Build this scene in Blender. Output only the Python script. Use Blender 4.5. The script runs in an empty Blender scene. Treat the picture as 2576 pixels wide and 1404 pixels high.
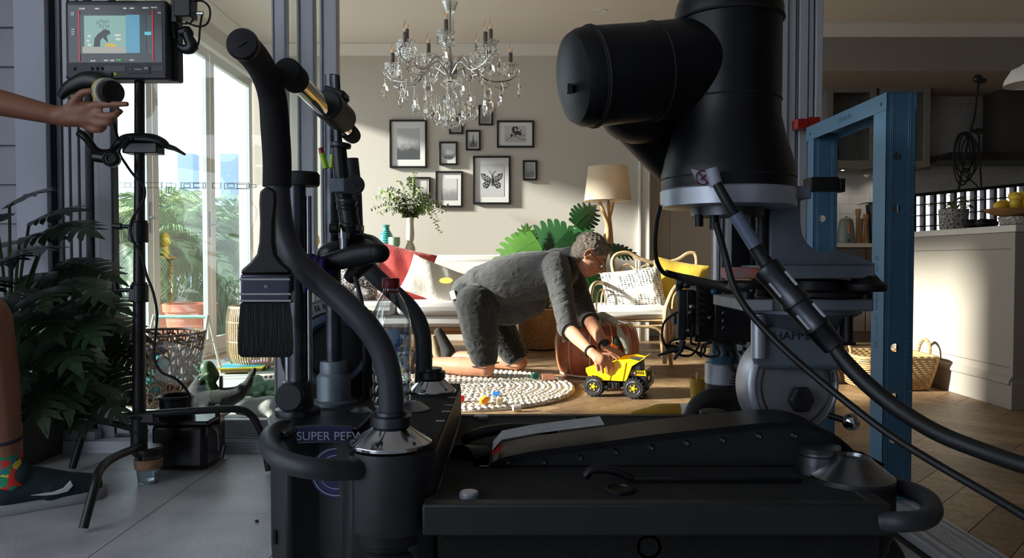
import bpy, bmesh, math, random
from mathutils import Vector, Matrix, Euler
random.seed(7)
S = bpy.context.scene
COL = S.collection
PI = math.pi
# ------------------------------------------------------------------ camera, sky, sun, exposure
H, F, T = 0.75, 1900.0, math.atan(50 / 1900.0)
cam = bpy.data.objects.new('camera', bpy.data.cameras.new('camera')); COL.objects.link(cam)
cam.location = (0, 0, H); cam.rotation_euler = (PI / 2 - T, 0, 0)
cam.data.lens = 36 * F / 2576.0; cam.data.clip_start = 0.02; cam.data.clip_end = 200
S.camera = cam
S.view_settings.view_transform = 'Standard'; S.view_settings.look = 'None'
S.view_settings.exposure = 0.0; S.view_settings.gamma = 1; S.view_settings.use_curve_mapping = False
S.cycles.max_bounces = 10; S.cycles.diffuse_bounces = 5; S.cycles.transparent_max_bounces = 24
S.cycles.transmission_bounces = 8; S.cycles.glossy_bounces = 5
S.cycles.caustics_reflective = False; S.cycles.caustics_refractive = False
S.cycles.sample_clamp_indirect = 4; S.cycles.use_denoising = True
W = bpy.data.worlds.new('sky'); S.world = W; W.use_nodes = True
bg = W.node_tree.nodes['Background']; bg.inputs[0].default_value = (0.79, 0.89, 1.0, 1); bg.inputs[1].default_value = 4.0
sun = bpy.data.objects.new('sun', bpy.data.lights.new('sun', 'SUN')); COL.objects.link(sun)
sun.rotation_euler = Vector((1.0, 0.20, -0.335)).to_track_quat('-Z', 'Y').to_euler()
sun.data.energy = 20.0; sun.data.angle = math.radians(4.5); sun.data.color = (1.0, 0.93, 0.83)

# ------------------------------------------------------------------ helpers
def P(px, py, d):
    """point seen at photo pixel (px, py) at distance d in front of the camera"""
    u, v = (px - 1288) / F, -(py - 702) / F
    k = d / (v * math.sin(T) + math.cos(T))
    return Vector((u * k, d, H + k * (v * math.cos(T) - math.sin(T))))
def FLR(px, py, z=0.0):
    u, v = (px - 1288) / F, -(py - 702) / F
    k = (z - H) / (v * math.cos(T) - math.sin(T))
    return Vector((u * k, k * (v * math.sin(T) + math.cos(T)), z))
def lin(c):
    return tuple(((x / 255) / 12.92 if x / 255 <= .04045 else ((x / 255 + .055) / 1.055) ** 2.4) for x in c)
MATS = {}
def mat(name, col=(128, 128, 128), rough=.55, metal=0, bump=0, bs=60, var=0, vs=8, trans=0, ior=1.45, emit=None, es=1, sheen=0,
        spec=None, coat=0, alpha=1, stretch=None, col2=None, subs=0):
    if name in MATS: return MATS[name]
    m = bpy.data.materials.new(name); m.use_nodes = True; MATS[name] = m
    nt = m.node_tree; b = nt.nodes['Principled BSDF']
    c = lin(col)
    b.inputs['Base Color'].default_value = (*c, 1); b.inputs['Roughness'].default_value = rough
    b.inputs['Metallic'].default_value = metal; b.inputs['IOR'].default_value = ior
    if trans: b.inputs['Transmission Weight'].default_value = trans
    if sheen: b.inputs['Sheen Weight'].default_value = sheen
    if spec is not None: b.inputs['Specular IOR Level'].default_value = spec
    if coat: b.inputs['Coat Weight'].default_value = coat; b.inputs['Coat Roughness'].default_value = .15
    if alpha < 1: b.inputs['Alpha'].default_value = alpha
    if subs: b.inputs['Subsurface Weight'].default_value = subs; b.inputs['Subsurface Scale'].default_value = .01
    if emit: b.inputs['Emission Color'].default_value = (*lin(emit), 1); b.inputs['Emission Strength'].default_value = es
    if bump or var or col2:
        tc = nt.nodes.new('ShaderNodeTexCoord'); mp = nt.nodes.new('ShaderNodeMapping')
        nt.links.new(tc.outputs['Object'], mp.inputs['Vector'])
        if stretch: mp.inputs['Scale'].default_value = stretch
    if bump:
        n = nt.nodes.new('ShaderNodeTexNoise'); n.inputs['Scale'].default_value = bs; n.inputs['Detail'].default_value = 4
        nt.links.new(mp.outputs[0], n.inputs['Vector'])
        bp = nt.nodes.new('ShaderNodeBump'); bp.inputs['Strength'].default_value = bump; bp.inputs['Distance'].default_value = .01
        nt.links.new(n.outputs[0], bp.inputs['Height']); nt.links.new(bp.outputs[0], b.inputs['Normal'])
    if var or col2:
        n2 = nt.nodes.new('ShaderNodeTexNoise'); n2.inputs['Scale'].default_value = vs; n2.inputs['Detail'].default_value = 5
        nt.links.new(mp.outputs[0], n2.inputs['Vector'])
        rp = nt.nodes.new('ShaderNodeValToRGB')
        c2 = lin(col2) if col2 else tuple(x * (1 - var) for x in c)
        rp.color_ramp.elements[0].color = (*c2, 1); rp.color_ramp.elements[1].color = (*c, 1)
        rp.color_ramp.elements[0].position = .35; rp.color_ramp.elements[1].position = .65
        nt.links.new(n2.outputs[0], rp.inputs[0]); nt.links.new(rp.outputs[0], b.inputs['Base Color'])
    return m
def nodemat(name, build):
    if name in MATS: return MATS[name]
    m = bpy.data.materials.new(name); m.use_nodes = True; MATS[name] = m
    nt = m.node_tree; b = nt.nodes['Principled BSDF']
    def N(t, **kw):
        n = nt.nodes.new('ShaderNode' + t)
        for k, v in kw.items():
            if k in n.inputs: n.inputs[k].default_value = v
            else: setattr(n, k, v)
        return n
    def L(a, c): nt.links.new(a, c)
    build(N, L, b, nt); return m
def glassmat(name, tint=(1, 1, 1), gloss=.12, rough=.02, extra=0.0):
    """thin pane: lets light straight through with a faint reflection"""
    if name in MATS: return MATS[name]
    m = bpy.data.materials.new(name); m.use_nodes = True; MATS[name] = m
    nt = m.node_tree; nt.nodes.clear()
    o = nt.nodes.new('ShaderNodeOutputMaterial'); t = nt.nodes.new('ShaderNodeBsdfTransparent'); g = nt.nodes.new('ShaderNodeBsdfGlossy')
    mx = nt.nodes.new('ShaderNodeMixShader'); fr = nt.nodes.new('ShaderNodeLayerWeight'); pw = nt.nodes.new('ShaderNodeMath'); mm = nt.nodes.new('ShaderNodeMath')
    pw.operation = 'POWER'; pw.inputs[1].default_value = 3.5; nt.links.new(fr.outputs['Facing'], pw.inputs[0])
    mm.operation = 'MULTIPLY_ADD'; mm.inputs[1].default_value = gloss * 4; mm.inputs[2].default_value = extra + .02
    t.inputs[0].default_value = (*tint, 1); g.inputs['Roughness'].default_value = rough
    nt.links.new(pw.outputs[0], mm.inputs[0]); nt.links.new(mm.outputs[0], mx.inputs[0])
    nt.links.new(t.outputs[0], mx.inputs[1]); nt.links.new(g.outputs[0], mx.inputs[2]); nt.links.new(mx.outputs[0], o.inputs[0])
    return m
def V(*a): return Vector(a)
def crom(pts, n, closed=False):
    pts = [Vector(p) for p in pts]
    if n <= 1 or len(pts) < 3: return pts
    out = []; m = len(pts); segs = m if closed else m - 1
    for i in range(segs):
        p1 = pts[i]; p2 = pts[(i + 1) % m]
        p0 = pts[(i - 1) % m] if (closed or i > 0) else p1 * 2 - p2
        p3 = pts[(i + 2) % m] if (closed or i + 2 < m) else p2 * 2 - p1
        for k in range(n):
            t = k / n
            out.append(.5 * ((2 * p1) + (p2 - p0) * t + (2 * p0 - 5 * p1 + 4 * p2 - p3) * t * t + (3 * p1 - p0 - 3 * p2 + p3) * t ** 3))
    if not closed: out.append(pts[-1].copy())
    return out
def basis(d):
    d = Vector(d).normalized()
    a = Vector((0, 0, 1)) if abs(d.z) < .9 else Vector((1, 0, 0))
    x = a.cross(d).normalized(); return x, d.cross(x), d
class B:
    def __init__(s): s.v = []; s.f = []; s.mi = []; s.m = 0
    def _f(s, idx): s.f.append(idx); s.mi.append(s.m)
    def box(s, c, sz, rot=None):
        c = Vector(c); R = Euler(rot).to_matrix() if isinstance(rot, (tuple, list)) else (rot or Matrix.Identity(3))
        k = len(s.v)
        for x in (-.5, .5):
            for y in (-.5, .5):
                for z in (-.5, .5): s.v.append(c + R @ Vector((x * sz[0], y * sz[1], z * sz[2])))
        for q in ((0, 1, 3, 2), (4, 6, 7, 5), (0, 4, 5, 1), (2, 3, 7, 6), (0, 2, 6, 4), (1, 5, 7, 3)): s._f([k + i for i in q])
        return s
    def bb(s, x0, x1, y0, y1, z0, z1): return s.box(((x0 + x1) / 2, (y0 + y1) / 2, (z0 + z1) / 2), (abs(x1 - x0), abs(y1 - y0), abs(z1 - z0)))
    def rings(s, rings, closed=False, cap=True):
        n = len(rings[0]); k = len(s.v)
        for r in rings: s.v.extend(r)
        m = len(rings)
        for i in range(m if closed else m - 1):
            for j in range(n):
                a = k + i * n + j; b = k + i * n + (j + 1) % n; c = k + ((i + 1) % m) * n
                s._f([a, b, c + (j + 1) % n, c + j])
        if cap and not closed:
            s._f([k + j for j in range(n)][::-1]); s._f([k + (m - 1) * n + j for j in range(n)])
        return s
    def tube(s, pts, r, seg=10, n=1, closed=False, cap=True, flat=1.0):
        rr = r if isinstance(r, (list, tuple)) else None
        P0 = [Vector(p) for p in pts]; pts = crom(P0, n, closed); m = len(pts)
        x, y, d = basis((pts[1] - pts[0])); R = []
        for i, p in enumerate(pts):
            if closed: t = pts[(i + 1) % m] - pts[i - 1]
            else: t = pts[min(i + 1, m - 1)] - pts[max(i - 1, 0)]
            if t.length < 1e-9: t = d
            t = t.normalized(); x = (x - t * x.dot(t))
            x = x.normalized() if x.length > 1e-6 else basis(t)[0]
            y = t.cross(x)
            if rr:
                q = i / max(1, m - 1) * (len(rr) - 1); a = int(min(q, len(rr) - 2)); ra = rr[a] + (rr[a + 1] - rr[a]) * (q - a)
            else: ra = r
            R.append([p + (x * math.cos(2 * PI * j / seg) + y * flat * math.sin(2 * PI * j / seg)) * ra for j in range(seg)])
        return s.rings(R, closed, cap)
    def cyl(s, a, b, r, r2=None, seg=24): return s.tube([a, b], [r, r if r2 is None else r2], seg)
    def lathe(s, prof, base=(0, 0, 0), axis=(0, 0, 1), seg=32, sx=1, sy=1, cap=True):
        base = Vector(base); x, y, d = basis(axis)
        if abs(Vector(axis).normalized().z) > .999: x, y, d = Vector((1, 0, 0)), Vector((0, 1, 0)), Vector((0, 0, 1)) * (1 if axis[2] > 0 else -1)
        R = [[base + d * h + (x * sx * math.cos(2 * PI * j / seg) + y * sy * math.sin(2 * PI * j / seg)) * max(r, 1e-4) for j in range(seg)] for r, h in prof]
        return s.rings(R, False, cap)
    def prism(s, poly, vec):
        vec = Vector(vec); k = len(s.v); n = len(poly); poly = [Vector(p) for p in poly]
        s.v.extend(poly); s.v.extend([p + vec for p in poly])
        s._f([k + i for i in range(n)][::-1]); s._f([k + n + i for i in range(n)])
        for i in range(n): j = (i + 1) % n; s._f([k + i, k + j, k + n + j, k + n + i])
        return s
    def face(s, pts): k = len(s.v); s.v.extend([Vector(p) for p in pts]); s._f(list(range(k, k + len(pts)))); return s
    def ell(s, c, r, rot=None, seg=16, rg=10):
        c = Vector(c); r = (r, r, r) if not isinstance(r, (tuple, list)) else r
        R = Euler(rot).to_matrix() if isinstance(rot, (tuple, list)) else (rot or Matrix.Identity(3)); k = len(s.v)
        s.v.append(c + R @ Vector((0, 0, -r[2])))
        for i in range(1, rg):
            a = PI * i / rg - PI / 2
            for j in range(seg):
                b = 2 * PI * j / seg; s.v.append(c + R @ Vector((r[0] * math.cos(a) * math.cos(b), r[1] * math.cos(a) * math.sin(b), r[2] * math.sin(a))))
        s.v.append(c + R @ Vector((0, 0, r[2]))); top = len(s.v) - 1
        for j in range(seg):
            jn = (j + 1) % seg
            s._f([k, k + 1 + jn, k + 1 + j]); s._f([top, k + 1 + (rg - 2) * seg + j, k + 1 + (rg - 2) * seg + jn])
            for i in range(rg - 2):
                a = k + 1 + i * seg; s._f([a + j, a + jn, a + seg + jn, a + seg + j])
        return s
    def cap(s, a, b, r1, r2, seg=14):
        """tapered capsule"""
        a = Vector(a); b = Vector(b); s.ell(a, r1, seg=seg, rg=8); s.ell(b, r2, seg=seg, rg=8)
        return s.tube([a, b], [r1, r2], seg)
    def chain(s, pts, rs):
        for i in range(len(pts) - 1): s.cap(pts[i], pts[i + 1], rs[i], rs[i + 1])
        return s
    def grid(s, fn, nu, nv, closeu=False):
        k = len(s.v)
        for i in range(nu + (0 if closeu else 1)):
            for j in range(nv + 1): s.v.append(Vector(fn(i / nu, j / nv)))
        N = nu if closeu else nu + 1
        for i in range(nu):
            for j in range(nv):
                a = k + i * (nv + 1) + j; b = k + ((i + 1) % N) * (nv + 1) + j; s._f([a, b, b + 1, a + 1])
        return s
    def torus(s, c, R, r, axis=(0, 0, 1), seg=32, rs=8, sx=1, sy=1):
        x, y, d = basis(axis); c = Vector(c)
        return s.tube([c + x * sx * R * math.cos(2 * PI * i / seg) + y * sy * R * math.sin(2 * PI * i / seg) for i in range(seg)], r, rs, closed=True)
    def build(s, name, m, parent=None, bevel=0, sub=0, smooth=True, ang=38, solid=0, remesh=0, sm=0, disp=0, loc=None):
        me = bpy.data.meshes.new(name); off = loc
        root = parent
        while root is not None and root.parent is not None: root = root.parent
        if root is not None: off = root.location
        if off is None and s.v:
            xs = [v.x for v in s.v]; ys = [v.y for v in s.v]; zs = [v.z for v in s.v]
            off = Vector(((min(xs) + max(xs)) / 2, (min(ys) + max(ys)) / 2, min(zs)))
        off = Vector(off or (0, 0, 0))
        me.from_pydata([v - off for v in s.v], [], s.f)
        ml = m if isinstance(m, (list, tuple)) else [m]
        for q in ml: me.materials.append(q)
        if len(ml) > 1: me.polygons.foreach_set('material_index', s.mi)
        me.validate(); me.update()
        bm = bmesh.new(); bm.from_mesh(me); bmesh.ops.recalc_face_normals(bm, faces=bm.faces); bm.to_mesh(me); bm.free()
        if smooth:
            me.shade_smooth()
            if not sub and not remesh: me.set_sharp_from_angle(angle=math.radians(ang))
        o = bpy.data.objects.new(name, me); COL.objects.link(o)
        if parent is None: o.location = off
        else: o.parent = parent
        if solid: q = o.modifiers.new('s', 'SOLIDIFY'); q.thickness = solid; q.offset = 0
        if bevel:
            q = o.modifiers.new('b', 'BEVEL'); q.width = bevel; q.segments = 2; q.limit_method = 'ANGLE'; q.angle_limit = math.radians(40); q.harden_normals = False
        if remesh:
            q = o.modifiers.new('r', 'REMESH'); q.mode = 'VOXEL'; q.voxel_size = remesh; q.use_smooth_shade = True
            if sm: q = o.modifiers.new('m', 'SMOOTH'); q.factor = .6; q.iterations = sm
        if sub: q = o.modifiers.new('u', 'SUBSURF'); q.levels = sub; q.render_levels = sub
        return o
def tag(o, label=None, cat=None, group=None, kind=None):
    if label: o['label'] = label
    if cat: o['category'] = cat
    if group: o['group'] = group
    if kind: o['kind'] = kind
    return o
def thing(name, label, cat, loc=(0, 0, 0), group=None):
    o = bpy.data.objects.new(name, None); COL.objects.link(o); o.location = Vector(loc); o.empty_display_size = .05
    return tag(o, label, cat, group)
def dup(root, loc, rz=0, label=None, group=None, scale=None):
    r = root.copy(); COL.objects.link(r); r.location = loc; r.rotation_euler = (0, 0, rz)
    if scale: r.scale = scale if isinstance(scale, (tuple, list)) else (scale,) * 3
    tag(r, label, None, group)
    for ch in root.children:
        c = ch.copy(); COL.objects.link(c); c.parent = r
        for g in ch.children: e = g.copy(); COL.objects.link(e); e.parent = c
    return r
def struct(b, name, m, **k): return tag(b.build(name, m, **k), kind='structure')
def text(name, body, size, loc, rot, m, parent=None, ext=.0004, align='CENTER', sx=1):
    c = bpy.data.curves.new(name, 'FONT'); c.body = body; c.size = size; c.extrude = ext; c.align_x = align; c.align_y = 'CENTER'
    tmp = bpy.data.objects.new(name, c); me = bpy.data.meshes.new_from_object(tmp); bpy.data.objects.remove(tmp); bpy.data.curves.remove(c)
    me.materials.clear(); me.materials.append(m); o = bpy.data.objects.new(name, me); COL.objects.link(o)
    root = parent
    while root is not None and root.parent is not None: root = root.parent
    o.location = Vector(loc) - (root.location if root else Vector((0, 0, 0))); o.rotation_euler = rot; o.scale = (sx, 1, 1)
    if parent: o.parent = parent
    return o
# ------------------------------------------------------------------ common materials
m_black = mat('black satin paint', (18, 19, 22), .42, bump=.05, bs=200)
m_blackr = mat('black rubber', (14, 14, 15), .7, bump=.1, bs=120)
m_blackp = mat('black plastic', (16, 17, 19), .38)
m_foam = mat('black foam grip', (15, 16, 19), .85, bump=.15, bs=400)
m_dgrey = mat('dark grey painted steel', (46, 48, 52), .5, .3, bump=.06, bs=90, var=.3, vs=14)
m_steel = mat('brushed steel', (150, 152, 156), .28, 1, bump=.04, bs=80, var=.3, vs=20)
m_dsteel = mat('worn dark steel', (84, 87, 92), .38, 1, bump=.05, bs=60, var=.45, vs=18)
m_chrome = mat('chrome', (205, 207, 210), .09, 1)
m_alu = mat('anodised aluminium', (186, 187, 193), .45, .2, var=.08, vs=3)
m_alud = mat('dark aluminium channel', (58, 64, 76), .5, .5)
m_white = mat('white paint', (214, 210, 203), .5)
m_wall = mat('warm grey wall paint', (196, 189, 180), .75, bump=.03, bs=150)
m_ceil = mat('ceiling paint', (214, 206, 196), .8)
m_glass = glassmat('window glass', (.93, .97, .97), .16, .01, .012)
m_rattan = mat('pale rattan cane', (200, 170, 130), .5, bump=.25, bs=90, var=.25, vs=25)
m_wood = mat('oak wood', (176, 128, 80), .5, bump=.1, bs=40, var=.3, vs=12, stretch=(1, 1, 8))
m_cream = mat('cream upholstery', (226, 222, 214), .9, bump=.15, bs=300, sheen=.2)
m_red = mat('red plastic', (150, 30, 26), .4)
# ------------------------------------------------------------------ the setting
def floormat(N, L, b, nt):
    a = N('Attribute', attribute_name='tone'); r = N('ValToRGB')
    r.color_ramp.elements[0].color = (*lin((130, 102, 74)), 1); r.color_ramp.elements[1].color = (*lin((172, 140, 104)), 1)
    tc = N('TexCoord'); mp = N('Mapping'); mp.inputs['Rotation'].default_value = (0, 0, PI / 4); mp.inputs['Scale'].default_value = (2, 2, 2)
    n = N('TexNoise', Scale=14, Detail=8, Distortion=1.2); L(tc.outputs['Object'], mp.inputs[0]); L(mp.outputs[0], n.inputs['Vector'])
    mx = N('Mix', data_type='RGBA', blend_type='MULTIPLY'); mx.inputs[0].default_value = .55
    r2 = N('ValToRGB'); r2.color_ramp.elements[0].color = (.45, .42, .4, 1); r2.color_ramp.elements[0].position = .38; r2.color_ramp.elements[1].position = .6
    L(a.outputs['Fac'], r.inputs[0]); L(n.outputs[0], r2.inputs[0]); L(r.outputs[0], mx.inputs[6]); L(r2.outputs[0], mx.inputs[7])
    L(mx.outputs[2], b.inputs['Base Color']); b.inputs['Roughness'].default_value = .48
    bp = N('Bump'); bp.inputs['Strength'].default_value = .12; L(n.outputs[0], bp.inputs['Height']); L(bp.outputs[0], b.inputs['Normal'])
m_floor = nodemat('oak herringbone planks', floormat)
def tilemat(N, L, b, nt):
    tc = N('TexCoord'); n = N('TexNoise', Scale=5, Detail=9); n2 = N('TexNoise', Scale=90, Detail=3)
    r = N('ValToRGB'); r.color_ramp.elements[0].color = (*lin((142, 142, 146)), 1); r.color_ramp.elements[1].color = (*lin((172, 172, 175)), 1)
    r.color_ramp.elements[0].position = .35; r.color_ramp.elements[1].position = .7
    L(tc.outputs['Object'], n.inputs['Vector']); L(tc.outputs['Object'], n2.inputs['Vector']); L(n.outputs[0], r.inputs[0]); L(r.outputs[0], b.inputs['Base Color'])
    bp = N('Bump'); bp.inputs['Strength'].default_value = .12; bp.inputs['Distance'].default_value = .01; L(n2.outputs[0], bp.inputs['Height']); L(bp.outputs[0], b.inputs['Normal'])
    b.inputs['Roughness'].default_value = .42
m_tile = nodemat('grey porcelain tile', tilemat)
def herring(name, x0, x1, y0, y1):
    Wp, n = .125, 6; Lp = Wp * n; g = .0012; c, s_ = math.cos(PI / 4), math.sin(PI / 4)
    bm = bmesh.new(); lay = bm.faces.layers.float.new('tone'); cx, cy = (x0 + x1) / 2, (y0 + y1) / 2; R = max(x1 - x0, y1 - y0) * .75 + 1
    for t in range(-int(R / Wp) - 10, int(R / Wp) + 10):
        for q in range(-int(R / Lp) - 3, int(R / Lp) + 4):
            for (a, b2, w, l) in ((t * Wp + q * 2 * Lp, t * Wp, Lp, Wp), (t * Wp + q * 2 * Lp, t * Wp + Wp, Wp, Lp)):
                mx, my = a + w / 2, b2 + l / 2; X, Y = cx + mx * c - my * s_, cy + mx * s_ + my * c
                if not (x0 - .5 < X < x1 + .5 and y0 - .5 < Y < y1 + .5): continue
                vs = []
                for u, v in ((a + g, b2 + g), (a + w - g, b2 + g), (a + w - g, b2 + l - g), (a + g, b2 + l - g)):
                    vs.append(bm.verts.new((cx + u * c - v * s_, cy + u * s_ + v * c, 0)))
                f = bm.faces.new(vs); f[lay] = random.random()
    for co, no in (((x0, 0, 0), (-1, 0, 0)), ((x1, 0, 0), (1, 0, 0)), ((0, y0, 0), (0, -1, 0)), ((0, y1, 0), (0, 1, 0))):
        bmesh.ops.bisect_plane(bm, geom=bm.verts[:] + bm.edges[:] + bm.faces[:], plane_co=co, plane_no=no, clear_outer=True)
    me = bpy.data.meshes.new(name); bm.to_mesh(me); bm.free(); me.materials.append(m_floor)
    o = bpy.data.objects.new(name, me); COL.objects.link(o); return tag(o, kind='structure')
herring('floor', -2.38, 5.0, 3.06, 7.35)
herring('floor', 1.22, 5.0, -1.6, 3.06)
m_sub = mat('dark joint filler', (50, 40, 32), .9)
struct(B().bb(-2.5, 5.0, 3.0, 7.4, -.1, -.0015).bb(1.06, 5.0, -1.6, 3.0, -.1, -.0015), 'floor', m_sub)
b = B()
for i in range(-6, 6):
    xa = -1.066 + i * .4575
    for j in range(-8, 5):
        yb = (2.664 if i % 2 else 2.209) + j * .909 - .909
        x0, x1, y0, y1 = max(xa, -2.6), min(xa + .4575, 1.03), max(yb, -3.2), min(yb + .909, 2.9)
        if x1 - x0 > .02 and y1 - y0 > .02: b.bb(x0 + .0015, x1 - .0015, y0 + .0015, y1 - .0015, -.02, 0)
struct(b, 'floor', m_tile)
struct(B().bb(-2.6, 1.06, -3.3, 3.0, -.1, -.004), 'floor', mat('dark grout', (44, 44, 46), .9))
# room walls
struct(B().bb(-2.5, 1.17, 6.93, 7.05, 0, 2.7), 'wall_back', m_wall)
struct(B().bb(1.17, 5.1, 7.35, 7.45, 0, 2.7), 'wall_back', m_wall)
struct(B().bb(1.16, 1.17 + .01, 7.05, 7.35, 0, 2.7), 'wall_back', m_wall)
struct(B().bb(-2.5, -2.36, 3.0, 6.93, 2.40, 2.7), 'wall_left', m_wall)
struct(B().bb(5.0, 5.1, -1.7, 7.45, 0, 2.7), 'wall_right', m_wall)
struct(B().bb(1.0, 5.1, -1.7, -1.6, 0, 2.7), 'wall_front', m_wall)
struct(B().bb(-2.6, 5.1, 3.0, 7.45, 2.7, 2.8).bb(1.1, 5.1, -1.7, 3.0, 2.7, 2.8), 'ceiling', m_ceil)
# patio shell around the camera (off frame): roof, side and rear walls added to hold back light; header over the doors
struct(B().bb(-3.0, 1.1, -2.6, 3.0, 2.7, 2.8), 'ceiling', m_white)
m_board = mat('painted weatherboard', (168, 170, 180), .55)
struct(B().bb(-2.7, -2.6, 1.7, 3.0, 0, 2.7), 'wall_left', m_board)
struct(B().bb(-5.6, -5.5, -3.2, 2.1, -.1, 3.6), 'wall_unseen_screen', mat('white unseen screen wall', (225, 226, 228), .7))  # screen wall added out of view: blocks sun, bounces sky light onto patio
struct(B().bb(-5.5, -2.6, -3.3, 2.6, -.12, -.02), 'floor', m_tile)
struct(B().bb(-2.7, 1.1, -2.7, -2.6, 0, 2.7), 'wall_front', m_board)
struct(B().bb(-2.5, 1.3, 2.94, 3.06, 2.4, 2.7), 'wall_front', m_white)
struct(B().bb(1.06, 1.22, -2.6, .2, 0, 2.7).bb(1.06, 1.22, .2, 3.0, 2.4, 2.7), 'wall_right', m_board)
b = B()   # weatherboards facing the camera at the left edge
for k in range(18):
    z0 = -.03 + k * .1535; xa, xb = -2.7, P(66, 500, 3.0).x
    b.prism([(xa, 3.02, z0), (xa, 2.975, z0), (xa, 2.975, z0 + .006), (xa, 2.992, z0 + .150), (xa, 3.02, z0 + .150)], (xb - xa, 0, 0))
b.bb(-2.7, P(66, 500, 3).x, 3.0, 3.05, 0, 2.7)
struct(b, 'wall_left', m_board)
xa, xb = P(62, 500, 3.0).x, P(143, 500, 3.0).x
struct(B().bb(xa, xb, 2.95, 3.08, 0, 2.7).bb(xb - .012, xb + .004, 2.93, 2.95, 0, 2.7), 'trim_1', mat('patio trim paint', (186, 190, 204), .5))
# sliding glazed doors on the patio side
def vx(px): return P(px, 652, 3.0).x
prof = [(146, 152, 'd', 2.965), (152, 163, 'a', 2.985), (163, 167, 'd', 3.0), (167, 174, 'a', 2.99), (174, 179, 'd', 3.01), (179, 192, 'a', 2.96),
        (192, 196, 'd', 2.99), (196, 212, 'a', 2.965), (212, 216, 'd', 2.99), (216, 229, 'a', 2.97), (229, 237, 'd', 3.02)]
ba, bd = B(), B()
for x0, x1, k, y in prof: (ba if k == 'a' else bd).bb(vx(x0), vx(x1), y, y + .07, .03, 2.4)
f = struct(ba, 'door_1', m_alu, bevel=.002); tag(bd.build('door_shadow_gap', m_alud, None), kind='structure').name = 'trim_2'
# fixed/sliding leaf with the big pane
m_frame = m_alu
b = B(); b.bb(vx(238), vx(254), 3.0, 3.05, .04, 2.4).bb(vx(256), vx(287), 2.985, 3.03, .04, 2.4).bb(vx(690), vx(726), 2.985, 3.035, .04, 2.4)
b.bb(vx(256), vx(726), 2.99, 3.03, .055, .11).bb(vx(256), vx(726), 2.99, 3.03, 2.33, 2.4)
b.bb(vx(692), vx(697), 2.978, 2.985, .04, 2.4).bb(vx(720), vx(726), 2.972, 2.985, .04, 2.4)
d2 = struct(b, 'door_2', m_frame, bevel=.003)
tag(B().bb(vx(287), vx(291), 2.99, 3.03, .055, 2.33).build('gasket', m_alud, d2))
tag(B().bb(vx(289), vx(691), 3.008, 3.012, .11, 2.33).build('glass_pane', m_glass, d2, smooth=False))
for (xa_, xb_, nm) in ((745, 787, 'door_3'), (803, 846, 'door_4')):
    b = B().bb(vx(xa_), vx(xb_), 3.04, 3.085, .04, 2.4).bb(vx(xa_), vx(xa_ + 6), 3.028, 3.04, .04, 2.4)
    b.bb(vx(xb_ - 5), vx(xb_), 3.028, 3.04, .04, 2.4)
    d = struct(b, nm, m_frame, bevel=.003)
    g0 = vx(727 if nm == 'door_3' else 787)
    B().bb(g0, vx(xa_), 3.055, 3.058, .05, 2.35).build('glass_pane', m_glass, d, smooth=False)
m_decal = mat('frosted safety marking', (150, 160, 165), .8, alpha=.55)
b = B(); y = 3.006
def rect(x0, x1, y0, y1, w=1.6):
    for (a0, a1, c0, c1) in ((x0, x1, y0, y0 + w), (x0, x1, y1 - w, y1), (x0, x0 + w, y0, y1), (x1 - w, x1, y0, y1)):
        p, q = P(a0, c1, y), P(a1, c0, y); b.bb(p.x, q.x, y - .0015, y, p.z, q.z)
for r in ((292, 407, 459, 473), (313, 330, 461, 470), (407, 432, 459, 474), (418, 443, 461, 472), (455, 518, 459, 474), (462, 479, 462, 473), (486, 512, 461, 472),
          (534, 556, 460, 474), (564, 627, 460, 476), (572, 590, 462, 473), (596, 622, 463, 475), (627, 645, 464, 472)): rect(*r)
b.build('safety_marking', m_decal, d2)
# bottom tracks
b = B().bb(vx(143), vx(846), 2.90, 3.09, .0, .016)
for y0 in (2.905, 2.935, 2.965, 3.04, 3.07): b.bb(vx(143), vx(846), y0, y0 + .006, .016, .045)
struct(b, 'trim_3', m_alu); struct(B().bb(vx(143), vx(256), 2.93, 2.99, .045, .075), 'trim_4', m_alu)
# side track of the corner opening
b = B().bb(1.055, 1.215, .2, 3.06, .0, .012)
for x0 in (1.055, 1.085, 1.092, 1.115, 1.125, 1.135, 1.145, 1.155, 1.185, 1.207): b.bb(x0, x0 + .005, .2, 3.06, .012, .022)
struct(b, 'trim_5', m_alu)
b = B().bb(.30, 1.06, 2.90, 3.06, .0, .012)
for y0 in (2.91, 2.95, 2.99, 3.04): b.bb(.30, 1.06, y0, y0 + .005, .012, .022)
struct(b, 'trim_6', m_alu)
# stacked leaves at the corner
for nm, items in (('door_5', [(1799, 1808, 2.99), (1811, 1818, 3.0), (1824, 1838, 2.985)]), ('door_6', [(1955, 1971, 2.97), (1974, 1994, 2.985)]),
                  ('door_7', [(1998, 2003, 3.0), (2004, 2026, 2.99)]), ('door_8', [(2030, 2042, 3.0), (2046, 2064, 2.995)])):
    b = B()
    for x0, x1, y in items: b.bb(vx(x0), vx(x1), y, y + .06, .022, 2.4)
    b.bb(vx(items[0][0]), vx(items[-1][1]), 3.03, 3.045, .022, 2.4)
    struct(b, nm, m_alu, bevel=.003)
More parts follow.
